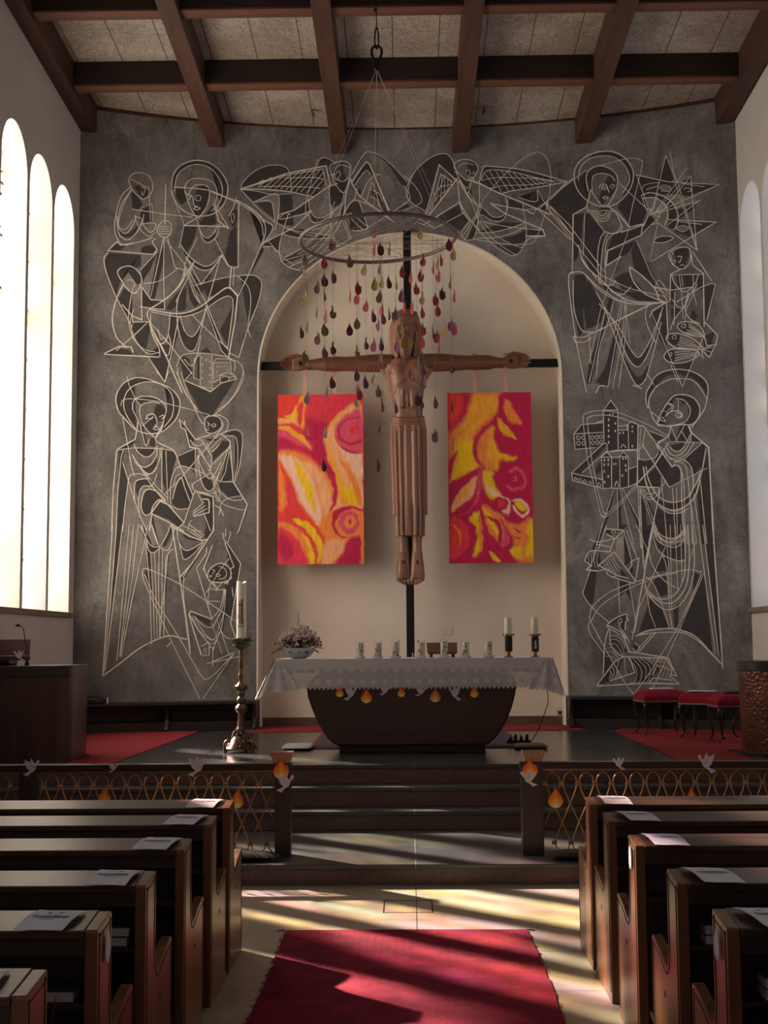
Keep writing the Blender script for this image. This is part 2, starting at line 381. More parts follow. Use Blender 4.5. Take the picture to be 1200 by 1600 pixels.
# steps and chancel
Y1,Y2,Y3,Y4=9.92,11.68,11.99,12.27; Z1,Z2,Z3,ZC=.15,.31,.48,.65
def step(name,y,z0,z1,mt,mr,back,x0=XL,x1=XR):
    m=MB(); m.box(x0,x1,y+.02,back,z0,z1-.035); a=struct(m.build(name,mr,bevel=.004))
    m=MB(); m.box(x0,x1,y-.012,back,z1-.035,z1); m.build('tread',mt,a,bevel=.006); return a
step('floor_communion_step',Y1,0,Z1,'step_tread','red_stone',18.7)
step('floor_lower_step',Y2,Z1,Z2,'step_tread','red_stone',13)
step('floor_middle_step',Y3,Z2,Z3,'step_tread','red_stone',13)
step('floor_chancel',Y4,Z3,ZC,'dark_stone','red_stone',18.7)
# small cover plate let into the aisle floor
a=PZ(600,1407,0);b=PZ(677,1426,0)
m=MB(); 
for r in ((a.x,b.x,b.y,b.y+.012),(a.x,b.x,a.y-.012,a.y),(a.x,a.x+.008,b.y,a.y),(b.x-.008,b.x,b.y,a.y)): m.box(r[0],r[1],r[2],r[3],0,.0015)
m.ball(((a.x+b.x)/2,(a.y+b.y)/2,.001),.008,8,4,1,1,.2)
struct(m.build('floor_hatch','dark_iron'),'thin dark outline of a hatch in the aisle floor')
# ================================================================= line mural scratched into the curved wall
# every figure: picture origin, enlargement, then one stroke per line:
#   c/p = curved / straight stroke, o = closed curved stroke, f/g = dark field with straight / curved outline, m = mid grey field; number = stroke width
MURAL={}
MURAL['seated_figure']=(120,220,3.81,'''
o2 310 235 335 198 385 190 430 212 453 262 443 312 400 347 360 325 328 285
c2 322 275 270 325 240 410 225 510 235 570 275 620 330 612 400 595 455 575
c2 330 285 268 380 245 490 270 545 305 545 345 480 350 440
c1.5 330 285 285 370 250 480 262 525 300 520 335 470
f 342 272 378 262 402 290 428 292 424 328 396 344 372 322
c1.5 380 275 400 280 405 300 392 325 385 300
f 322 310 350 306 392 378 372 408 335 412
f 405 385 442 380 452 480 402 490 372 470 380 425
c2 345 455 382 462 402 510 440 545 468 520 462 490 375 497
c2 238 450 252 555 300 590 345 560 385 500 400 440
c1.5 350 470 380 530 430 570 470 545
g 245 520 262 560 310 575 345 555 370 500 345 520 310 550 270 545
p1.5 320 228 430 285 440 480
p1.5 392 400 448 375 452 480
p2 330 408 530 438 690 456
p2.5 530 258 525 500
p2 520 575 517 800 523 1005
o2 485 512 520 475 560 495 560 550 522 577 482 548
p1.5 490 512 552 512
p1.5 487 526 556 526
p1.5 487 540 556 540
p1.5 490 554 552 554
p2.5 340 610 260 622 240 600 185 655 455 677 478 650 450 602 470 580
g 390 635 440 622 475 650 460 672 388 668
f 205 632 240 612 300 622 260 650 195 655
c2.2 188 665 163 700 172 770 205 860 245 950 330 1110
f 190 668 380 680 380 745 350 760 290 765 245 800 255 850 235 925 190 830 165 720
o2.5 243 785 275 752 330 750 378 795 385 850 350 905 310 892 278 850
f 292 762 340 758 380 800 384 845 360 858
c1.5 300 830 330 830 345 855 330 885 310 880
c1.5 300 870 320 900 350 910 372 880
c3 280 850 238 940 212 1060 238 1170 300 1232
f 280 880 328 880 312 960 308 1010 330 1100 285 1040 242 950
p2.5 270 975 330 1042 388 1067 385 870
c2 330 885 308 1050 330 1160 380 1230 430 1270 492 1260
c1.6 340 1000 320 1080 345 1180 400 1240 470 1258
p2 330 1045 335 1080 425 1078 340 1160 235 1250
f 342 1082 428 1080 438 1110 408 1262 360 1190 330 1120
c2 430 1075 452 1160 490 1235 495 1288
p3 163 1268 250 1225 325 1228 335 1262
p3 165 1272 490 1288
f 175 1266 245 1236 300 1242 335 1268 300 1278
p2.5 388 870 440 945 520 950
p2 370 988 520 1006
f 392 885 440 952 520 956 520 1000 435 1000 392 985
f 385 765 470 678 440 760 386 845
c1.8 400 852 500 832 600 762
p1.5 480 660 380 770
f 520 590 520 690 462 945 435 935 480 740
f 480 680 500 660 450 930 432 920
p1.8 515 590 440 930
p2 540 575 585 755 640 768
c2.5 640 765 640 815 600 880 520 948
o2.4 565 280 580 190 635 138 710 117 790 132 857 185 898 262 890 345 850 410 785 445 700 445 630 412 583 352
c2 582 300 598 210 655 157 730 142 800 168 850 230 868 300 845 380 800 420
f 565 290 575 212 622 148 700 119 790 133 868 190 897 270 886 360 860 395 846 388 872 320 862 240 800 168 730 142 655 157 600 208 582 290
c2 685 330 650 310 642 278 665 240 700 226 765 228 822 260 836 330 815 385
c2 660 330 690 275 730 262 775 270 790 300 788 350
g 718 282 762 265 786 300 784 370 750 430 718 452 692 405 705 335
c2.2 642 300 678 400 715 458 735 448 770 400 790 340
c2 668 352 680 325 692 348 700 388 718 388
o1.5 705 340 720 324 738 334 735 354 715 358
c2 694 405 710 395 735 402 715 412 694 405
f 588 282 642 288 662 352 622 382 592 335
c2.4 575 276 700 284 800 300 900 340 1010 385 1095 450 1125 530 1100 622
c1.8 800 304 930 358 1030 412 1095 485 1112 570
f 800 300 900 340 1010 385 1095 450 1125 530 1105 620 1112 560 1090 480 1030 412 930 358
p2.2 1100 622 1045 750 962 925
f 1100 622 1118 600 1055 760 955 920 1040 750
p3 720 458 638 505 900 512
p3 820 375 845 480 905 525
p1.5 560 300 640 500 610 640
f 640 512 716 512 700 580 645 690 618 600
f 728 490 760 450 808 385 832 490 770 522
c2 715 470 740 545 775 580 818 548 838 500
c2 725 500 745 575 780 607 832 570 850 495
g 728 510 745 560 778 582 815 555 825 545 820 575 780 605 745 580
c2 618 620 672 690 745 742 800 738 862 680
c2 650 700 730 765 800 762 868 680
g 640 655 690 705 745 740 800 738 862 680 862 690 800 762 745 765 690 735
p2 650 690 740 856 862 690
p1.6 720 570 640 740
p1.6 520 580 640 730 735 970
p2 820 580 905 745
p2 820 380 905 520
p3 965 355 962 752 930 758 900 742 860 680
p2 905 450 930 405 950 340
g 905 455 935 410 952 420 950 480 928 512
f 915 540 948 500 955 745 900 742 882 680
o1.2 920 450 935 435 938 460 925 490
p3.2 920 758 910 870 958 920 942 1080 902 1300
p2 938 758 930 860
c3.2 430 1005 600 1030 720 998 820 925 900 875 955 925
c2.2 440 1018 620 1048 740 1015 850 945 905 925 930 960 920 1080 898 1240
f 430 1005 600 1030 720 998 820 925 900 875 955 925 945 990 925 945 905 925 850 945 740 1015 620 1048 440 1018
c3 430 1005 540 935 610 860 655 790 700 720
c2.2 520 950 590 885 630 820 640 765
f 530 1000 560 950 620 880 650 830 640 900 600 980 560 1010
p3 430 1008 418 1030 440 1100 540 1300 628 1502
p2 430 1075 560 1220 690 1392
c2 440 1030 445 1120 475 1185 512 1208 545 1150 556 1020
c2 485 1120 500 1180 520 1170
c2 655 830 600 950 602 1110 640 1225 690 1252 722 1195 775 985
c2 615 1040 645 1135 690 1165 735 1100 775 985
g 605 1060 640 1130 690 1165 735 1110 770 1000 740 1150 715 1225 688 1252 642 1225 615 1150
g 655 870 640 930 650 1000 600 1010 610 950
f 660 830 700 925 735 972 700 990 670 940
p2 640 745 700 920 735 972
p2 660 760 778 980
p2.2 775 980 870 1210 905 1248
p2 765 980 860 1250 900 1290
f 770 982 868 1212 905 1248 900 1292 858 1262 800 1110
f 850 1130 928 985 905 1230
p1.8 690 1040 830 1180 902 1235
f 555 1030 605 1040 602 1150 565 1260 545 1340 525 1436 420 1280 490 1290 500 1210 545 1215
p2 420 1280 525 1436 565 1260 608 1045
c2 545 1150 560 1210 540 1280 500 1210
c2 640 1300 680 1340 710 1300 740 1160
c2 700 862 860 820 960 803 1060 803 1100 845 1082 955 1022 1110 965 1290
c1.8 960 808 1020 870 1036 960 1020 1110 1035 1170
f 975 806 1060 803 1100 845 1082 955 1022 1110 1036 960 1020 870
f 1022 1110 1000 1150 962 1285 980 1240
p2 965 1290 905 1262
f 745 850 860 820 905 818 912 870 850 905 778 935
p1.6 590 960 660 820 700 720
p2 860 680 780 960
f 690 790 740 856 790 780 800 800 740 920 700 880
p1.6 645 1425 690 1375
p1.6 645 1428 800 1492 862 1442 952 1420 925 1380
p1.5 735 1270 735 1465 805 1476 805 1270 735 1265
m 737 1272 803 1272 803 1474 737 1464
p1.5 700 1300 696 1412 732 1425
p1.5 700 1300 735 1270
f 715 1300 735 1275 735 1430 718 1415
p1.5 812 1322 830 1298 915 1300 920 1395
p1.5 812 1322 815 1440 850 1420
p1.5 812 1322 912 1320
m 815 1325 912 1322 918 1390 815 1438
p1.6 850 1395 900 1378 946 1402 944 1422 856 1442 850 1395 906 1408 946 1402
p1.6 906 1408 906 1430
f 852 1398 905 1410 905 1430 858 1440
f 735 1256 770 1228 806 1264
o1 745 1290 749 1290 749 1296 745 1296
o1 745 1330 749 1330 749 1338 745 1338
o1 745 1370 749 1370 749 1378 745 1378
o1 745 1410 749 1410 749 1418 745 1418
o1 790 1310 794 1310 794 1318 790 1318
o1 790 1350 794 1350 794 1358 790 1358
o1 790 1390 794 1390 794 1398 790 1398
o1 790 1430 794 1430 794 1438 790 1438
o1 768 1300 772 1300 772 1308 768 1308
p1.2 835 1340 835 1352
p1.2 850 1338 850 1350
p1.2 865 1337 865 1349
p1.2 880 1336 880 1348
p1.2 895 1335 895 1347
p1.2 890 1358 890 1370
p1.2 905 1356 905 1368
p1.2 835 1370 835 1384
p1.2 835 1395 835 1409
c1.8 595 1345 615 1290 660 1268 740 1265
c1.8 600 1350 615 1440 665 1530 720 1600
c1.8 812 1272 900 1290 940 1320 940 1370
c1.8 900 1300 965 1320 990 1375 960 1470 900 1560 840 1600
f 610 1300 640 1280 670 1300 650 1330 690 1395 645 1425
f 640 1432 800 1496 862 1448 940 1425 830 1600 730 1600
''')
MURAL['standing_figure_with_child']=(150,580,4.8,'''
o2.4 150 215 165 150 215 85 290 52 370 55 460 85 560 130 620 200 630 270 600 360 530 430 480 458 400 470 300 440 220 360 170 300
c2 300 435 240 350 208 260 225 170 275 115 350 85 420 82 500 105 560 160 582 240 570 340 510 420
f 152 215 168 150 218 85 292 53 372 56 440 75 400 82 350 85 275 115 225 170 208 260 240 350 300 415 300 438 240 380 180 320
f 510 105 560 132 620 200 630 270 600 360 530 430 480 458 505 425 560 360 582 250 560 160
c2.2 275 290 280 230 320 195 380 188 450 200 510 240 528 290 510 360 490 440 450 500
c2.2 325 300 335 260 370 240 430 232 480 245
c1.6 185 260 205 215 290 208 450 225 560 250 700 285 850 328
f 290 212 345 192 430 198 500 235 460 240 380 235 330 262 305 230
f 462 240 505 262 525 300 508 372 470 375 455 330 435 320 440 280
f 395 340 440 330 452 400 470 440 440 485 400 450 365 405
c2 325 300 345 380 380 440 440 495
c2.2 375 365 390 330 430 320 450 350 460 390
c1.8 380 350 410 360 432 345
c2 475 345 500 330 510 345 490 360
c1.8 455 350 458 395 440 412 465 415
o1.8 430 430 450 420 475 430 450 440
p1.5 350 410 430 340
p2.2 500 400 445 505 455 530
p2.6 318 375 295 510 165 582 155 600 130 900 118 1200
p1.6 275 290 320 375
p1.5 232 40 250 110 300 215 340 265
c2 330 385 350 480 375 560 400 510
f 338 420 352 405 365 480 385 555 372 562 350 510
f 445 505 440 570 400 560 410 500
p2.6 455 530 580 590 600 620 630 705 730 935
f 170 588 290 520 280 550 240 575
p1.6 160 590 290 575 480 580 590 600
p1.6 205 590 190 640 165 900 150 1200
f 175 600 205 590 190 660 198 700 240 820 220 960 200 1200 160 1200 172 800
f 300 585 440 585 420 630 380 645 340 625
c2 285 545 310 600 360 640 400 640 440 600 450 570
c2 272 630 320 700 370 720 420 690 455 630 460 560
c1.8 290 680 350 740 400 770 440 740 480 650 480 580
g 290 680 340 715 380 720 430 690 450 640 455 700 430 750 400 770 340 740
c1.8 250 640 270 720 290 790
p1.6 200 350 240 560 270 720
p2.2 270 625 420 860 530 995
p1.8 290 660 440 850 545 960
c2 460 770 420 860 360 860 330 900 320 980 330 1100
f 500 580 575 600 605 640 580 720 560 850 530 900 500 830 495 700
p1.6 495 570 495 900
p1.6 525 600 540 990
c2 240 830 260 780 320 770 380 780 430 760 460 720
c2 290 960 290 850 320 815 400 805
c1.8 200 680 240 810 300 1000 380 1200
c2.2 245 815 220 1000 200 1200
g 305 830 340 810 430 815 440 830 380 860 330 880 318 940 300 900
o2.4 340 1030 345 960 370 895 430 890 495 935 520 970 470 965 430 1010 410 1065 370 1080
g 345 1030 350 960 375 900 430 895 500 950 460 965 430 1010 410 1060 370 1075
p3 415 1065 480 975 540 1000 660 1135 620 1175
f 420 1062 482 980 540 1005 655 1135 620 1172 540 1110
p3 400 1200 420 1070 540 1130 660 1200
f 415 1080 430 1095 450 1200 425 1200
c2 470 960 540 1000 620 1035 690 1030
c2 560 1000 560 850 590 745 640 712 700 725 760 745 810 770
c2 575 960 600 860 640 800 665 870 705 975
g 580 950 605 860 640 805 660 860 700 980 680 1030 620 1030 575 990
f 635 780 665 790 720 935 700 985 668 870
c1.6 580 870 600 790 635 770
p2.4 740 905 660 1140
p2.4 740 905 880 940 885 1200
p2 765 920 800 985
f 780 920 870 945 875 1200 830 1200 815 1080 850 1050 850 960 800 950
p3 798 960 840 960 850 985 848 1060 735 1090
p1.8 815 980 735 1050
p1.8 825 1005 735 1065
p1.8 835 1030 738 1080
p1.6 730 1090 735 1045
p2.2 815 1080 860 1200
c1.6 690 1200 700 1140 720 1120
c1.6 640 1150 720 1190 800 1200
p1.8 520 920 640 800 860 540 935 440
c1.8 720 870 735 840 800 800 860 760
c1.8 720 850 735 890 780 905 850 920
c1.6 780 910 850 920 920 900
f 610 635 740 580 745 770 700 725 625 700
p1.6 610 640 745 580
p1.4 745 570 745 760
o2 815 400 822 350 860 335 920 345 945 390 935 430 880 465 830 455
g 825 395 835 355 875 342 925 355 935 395 925 430 880 462 832 455
o1.6 865 405 885 395 900 405 882 418
c1.8 835 380 850 400 835 415
o1.2 825 435 845 430 840 445
c2 868 335 920 330 980 360 992 410 975 450 940 470
c1.8 920 345 955 400 930 450 900 480
p2.6 665 400 625 360 640 425 670 435 705 570 770 580 860 730 865 710
p2.4 665 370 670 410 745 512 860 478
f 628 370 655 410 670 405 740 515 700 560 678 440 645 425
c2 705 515 740 555 790 555 800 520 740 512
p2.2 800 530 870 640 862 745 840 740
p2 770 580 800 640 860 720
c2 880 480 900 505 930 470 1000 520
p3 940 470 1005 525 1030 830 1135 1000 1070 1200
p2.4 1005 570 875 700
p1.8 1000 560 960 680 880 860
p1.8 1000 600 970 760 940 820
g 990 600 1010 700 1020 800 980 825 945 820 960 720
f 870 620 950 520 1000 530 1000 560 900 650 875 680
c1.8 830 540 860 600 900 580 930 540
p1.5 860 580 940 500
f 820 510 900 500 930 500 900 520 840 525
c2 775 600 770 700 785 800 810 870 850 900 890 860 940 720
c2 760 630 790 720 840 800 880 790 940 680
g 790 790 850 810 880 850 870 895 840 895 810 860
c2 865 760 920 820 980 830 1030 830
f 940 830 1030 835 1100 940 1000 950 910 860
c1.8 870 780 900 870 1000 960 1090 965 1100 940
c1.5 850 745 900 830 930 900 920 980 880 900
p1.5 760 640 755 800
c1.8 880 840 900 920 960 1000 1090 1040 1110 1035
c1.6 1090 935 1000 950 940 990 930 1060
c2 955 460 1030 440 1085 455 1100 520 1080 700 1040 830
c1.8 960 490 1040 490 1062 560 1062 700 1040 800
f 965 470 1040 443 1085 458 1100 520 1080 700 1045 810 1065 650 1060 560 1040 490
p2.2 890 1005 935 1030 957 1085
p1.6 935 1030 920 1080
c1.8 880 330 960 270 1050 170 1110 50 1108 0
c1.8 640 0 660 80 740 280 790 380 812 395
p1.6 600 0 700 210 760 300
f 670 72 862 155 990 100 985 125 880 325 820 345 790 310
p2 670 72 860 155 890 125
f 635 0 690 0 710 30 668 68
p2 455 0 518 82 545 0
f 458 0 545 0 518 80
''')
MURAL['standing_figure_lower']=(150,820,4.8,'''
p2.6 125 0 100 400 52 1130
p1.8 155 0 130 330 60 1110
p1.8 200 0 150 440 70 1090
f 155 0 195 0 160 300 120 600 112 700 128 330
p1.6 250 0 195 600 158 1020
p1.6 285 0 240 420 178 990
p1.6 320 0 270 420 182 980
p1.8 388 0 360 160 270 560 190 990
f 330 0 360 0 380 60 410 120 425 160 460 150 470 180 430 208 395 195 372 130
c2 330 0 375 100 395 190 430 210 470 180 530 80 560 0
c2 345 0 370 90 420 160 470 165
c2 415 0 440 80 478 170
p1.8 420 0 478 175
f 420 0 435 0 475 150 470 165
c2 480 170 540 190 575 110 590 20
f 500 160 560 0 575 0 570 60 520 165
p1.8 372 130 405 480 418 900
p1.6 412 215 430 560 440 860
p1.6 440 215 452 540 460 850
p1.8 475 175 470 500 478 850
p1.6 500 190 495 520 482 850
f 375 160 412 215 415 480 400 440
f 372 200 390 290 405 560 385 400
c2 510 840 515 500 530 330 540 220 580 180
c2 478 850 505 560 520 400 525 260 560 190
f 512 640 520 400 535 225 548 215 532 400
p3 570 0 600 200 640 460 708 970
p1.8 655 410 660 560 708 920
p3 565 10 660 60 700 85 800 120 840 105 878 50 882 0
g 830 0 872 0 870 50 835 100 815 90
g 655 75 720 80 790 118 740 118 680 105
p1.8 700 0 810 80
p1.8 720 40 800 95
p1.8 705 50 790 105
c2 605 20 625 130 670 192 740 170 800 130
c2 608 60 640 200 665 260 730 220 810 130
g 610 60 640 140 675 193 760 165 800 132 730 215 665 255 640 215
p3 840 108 720 290 628 395 636 460
p2 800 160 655 390 665 410 655 440
f 740 250 630 395 640 440 655 445 655 405 745 275
c1.8 350 340 375 328 480 370 620 440 780 540 900 620 1080 745
c1.8 350 340 360 420 440 600 570 880 780 1305
c1.8 365 370 430 530 620 840 740 1050 790 1130 830 1158 900 1110 1020 980
p1.8 800 1310 1040 960
f 365 345 400 345 420 480 410 520 368 400
c3 50 1135 180 1040 330 925 470 855 560 832 640 850 685 858
p1.8 565 880 530 915
p2.4 830 170 830 215 755 325 870 708
p2.4 875 150 860 190 808 330 838 400 865 430
o1.6 805 330 815 325 812 345
o2.4 838 395 850 340 900 298 945 290 990 310 1015 360 1000 410 960 430 900 432 860 425
g 842 392 852 345 900 302 945 295 975 320 985 370 960 410 900 428 860 420
c1.8 920 310 965 330 980 370 960 400 920 408
o1.5 900 375 915 365 932 378 915 388
c1.8 870 335 890 345 875 365 885 355
o1.2 850 385 868 380 860 395
p1.5 870 440 930 340 1000 250
p2.4 950 60 960 110 985 140 1085 290 1010 740 1060 880
p2 975 30 968 90 978 70
p2 1005 50 1008 75 988 135
p2.2 965 130 1035 315 1010 330 1015 400 970 440 960 430
f 975 140 988 145 1082 292 1015 700 975 690 990 500 1020 320 1030 315
f 970 445 990 440 985 600 950 800 920 800
o1.6 975 435 992 428 990 445
p2 865 432 850 475 825 510
p2 868 435 905 485 945 435 965 430
p1.8 880 435 920 490
c2 855 475 900 490 970 482
c1.8 840 575 890 572 930 578
p1.8 850 475 840 560 850 600
c1.8 960 485 940 600 900 670 860 710
c1.8 965 485 950 620 910 700 870 768 800 750 735 680
c1.6 970 485 962 640 925 760 885 860 820 820 740 700
c1.6 975 490 955 700 925 820 880 890 830 880
p3 865 708 712 648 695 670 790 975
f 715 655 862 712 850 760 800 730 740 690
c1.8 700 670 760 780 850 895
c1.6 720 690 780 800 870 865 900 840
p1.8 790 975 805 980 850 978
p2.4 850 890 850 975
p2.4 850 910 885 925 870 940
c1.8 785 910 820 895 850 880
p1.4 812 920 810 965
p1.4 828 925 825 970
c2 930 800 900 880 878 950 876 1060
p2 832 1040 1075 988
p2 880 1025 1030 960
c1.8 1085 950 1085 980 1070 990
c1.8 930 780 970 840 1020 855 1070 825
p1.4 910 720 1000 980
p1.4 870 740 950 980
p1.8 1020 470 1030 540
p1.8 1085 0 1060 70
''')
MURAL['flying_angel']=(370,225,4.444,'''
c1.6 30 315 40 270 110 200 200 155 290 148 345 165 370 205
g 35 310 45 270 110 200 200 157 290 150 345 167 368 205 300 225 200 258 100 290
c2.4 25 315 180 315 350 330 450 350 540 370
c1.6 25 315 120 325 250 350 380 345
p3 25 315 350 205 620 152 650 285 635 295
f 370 205 590 175 605 240 600 290 545 375 450 350 355 330 380 310
f 110 300 350 215 370 210 375 330 180 312
p1.8 60 305 360 215 600 175
p1.4 100 295 190 250
p1.4 145 300 240 232
p1.4 190 305 290 220
p1.4 230 308 340 208
p1.4 268 312 390 198
p1.4 305 315 440 188
p1.4 340 320 480 180
p1.4 375 325 520 175
p1.4 410 330 550 172
p1.4 445 335 575 182
p1.4 480 345 600 200
p1.4 515 355 605 240
c1.6 330 240 430 235 540 235 602 245
c1.6 160 298 300 295 420 298 520 302 580 310
p1.6 380 330 370 200
c1.6 600 180 610 240 625 290
c1.4 560 110 530 220 500 330 480 420 478 500
c1.6 560 150 575 110 605 95 640 105 690 140
g 562 150 578 112 605 97 640 107 690 145 655 160 650 200 640 230 630 155
f 40 325 380 345 390 460 392 570 300 555 200 470
c1.6 30 320 150 450 280 550 400 600 560 625 670 635
m 110 405 250 350 285 350 293 380 290 480 270 600 262 500 245 400 210 395
c1.8 110 408 180 375 250 348 285 352 295 390 288 500 265 600
c1.8 130 405 200 395 235 400 250 430 265 540
c2.2 0 390 80 440 190 530 250 570 235 620 170 710
c1.6 0 405 60 440 150 510 195 560 195 640 172 700
f 0 392 80 440 190 530 248 570 232 620 185 690 172 705 195 640 195 560 150 510 60 440 0 405
f 178 715 90 889 105 889 190 735
p2.2 180 715 250 712 280 750
p2.6 180 690 400 580 520 465
p2.6 700 275 640 295 400 460 300 488
c2 300 488 290 515 330 520 450 490 520 463
c1.5 300 510 340 480 375 490
f 370 470 500 395 505 460 450 488 385 495
c1.8 500 380 505 450 540 505 590 515 640 490
c1.8 500 480 520 540 570 545 640 505
g 505 420 520 480 560 510 600 512 640 490 600 530 555 545 515 520 503 480
o2 645 175 655 145 700 125 750 120 785 140 790 180 775 230 740 260 700 250 665 215
g 660 190 700 158 735 130 735 260 700 250 668 220
c1.6 665 215 700 155 745 150 785 165
c2 655 210 690 290 740 340 765 300 785 230
g 690 215 735 200 760 250 755 310 735 330 700 290
c1.6 685 210 710 190 720 215 700 240 715 250
o1.2 668 210 680 208 682 220
f 645 295 690 290 740 340 745 400 660 450 640 400
p1.5 640 300 660 600 
c1.8 745 350 720 430 640 490
c1.6 760 330 730 440 640 560 520 600
c2.4 790 240 760 350 740 500 670 635
f 745 345 765 320 760 400 740 490 720 500
c1.4 700 430 660 500 660 600 640 660
c1.4 650 420 690 520 700 600
c1.4 680 400 640 520 590 600 490 680
c1.4 720 480 680 560 600 650 480 760 320 810
c1.4 660 480 640 600 560 690 420 770
c1.6 640 560 560 640 450 720 330 790
c1.6 640 640 580 720 480 800 370 850
c1.6 680 640 620 730 520 810 430 870
f 320 800 450 740 600 650 625 650 540 720 430 800 330 830
f 320 600 450 590 500 625 640 640 600 660 450 650 330 625
c1.6 320 625 400 650 520 660 680 650
c1.4 350 590 450 625 560 640
p1.6 360 480 320 610
c2 320 610 295 720 310 810 360 855 440 880
p1.4 215 670 330 800 400 840
f 180 700 300 625 310 640 295 740 250 710
p2 750 535 795 655 690 710
p1.6 735 540 780 650
c1.5 670 640 700 690 760 690
c1.5 660 650 690 710 740 700
p2.4 790 240 800 275 850 360 1000 475 1085 540
c1.8 790 225 850 120 890 65 930 57 1000 85 1080 150 1180 260
g 930 62 1000 88 1080 150 1180 260 1200 310 1180 320 1120 250 1040 130 960 75
p3 800 265 870 160 900 122 925 145 1060 465
p2 860 370 905 270 960 210 1000 215
c1.6 820 290 850 240 900 185 930 210
m 860 380 930 240 975 225 940 270 895 410
f 800 265 870 170 905 128 945 220 905 190 870 200 820 280
f 800 275 850 350 870 335 830 300
f 945 310 1000 370 1040 470 1010 460 930 330
p1.6 940 260 1010 470
p1.6 965 250 1050 460
p1.6 895 415 940 265
c1.6 930 315 990 350 1010 400
c1.4 925 365 970 385 990 440
p1.4 985 210 960 240
p2 815 395 840 300
c2.2 740 490 790 410 830 392 900 415 1010 475
p2 850 400 910 580
g 790 420 830 398 860 430 900 560 880 590 800 520 760 470
c2 775 500 870 590 905 585 915 570
p1.6 740 510 790 480 915 580 1040 500 1180 410
c1.8 910 590 860 605 790 600
f 1040 500 1180 410 1200 440 1100 465
c1.6 1180 380 1195 300 1200 270
p1.6 1020 480 1090 545
f 760 440 800 520 770 600 800 600 880 590 840 540
''')
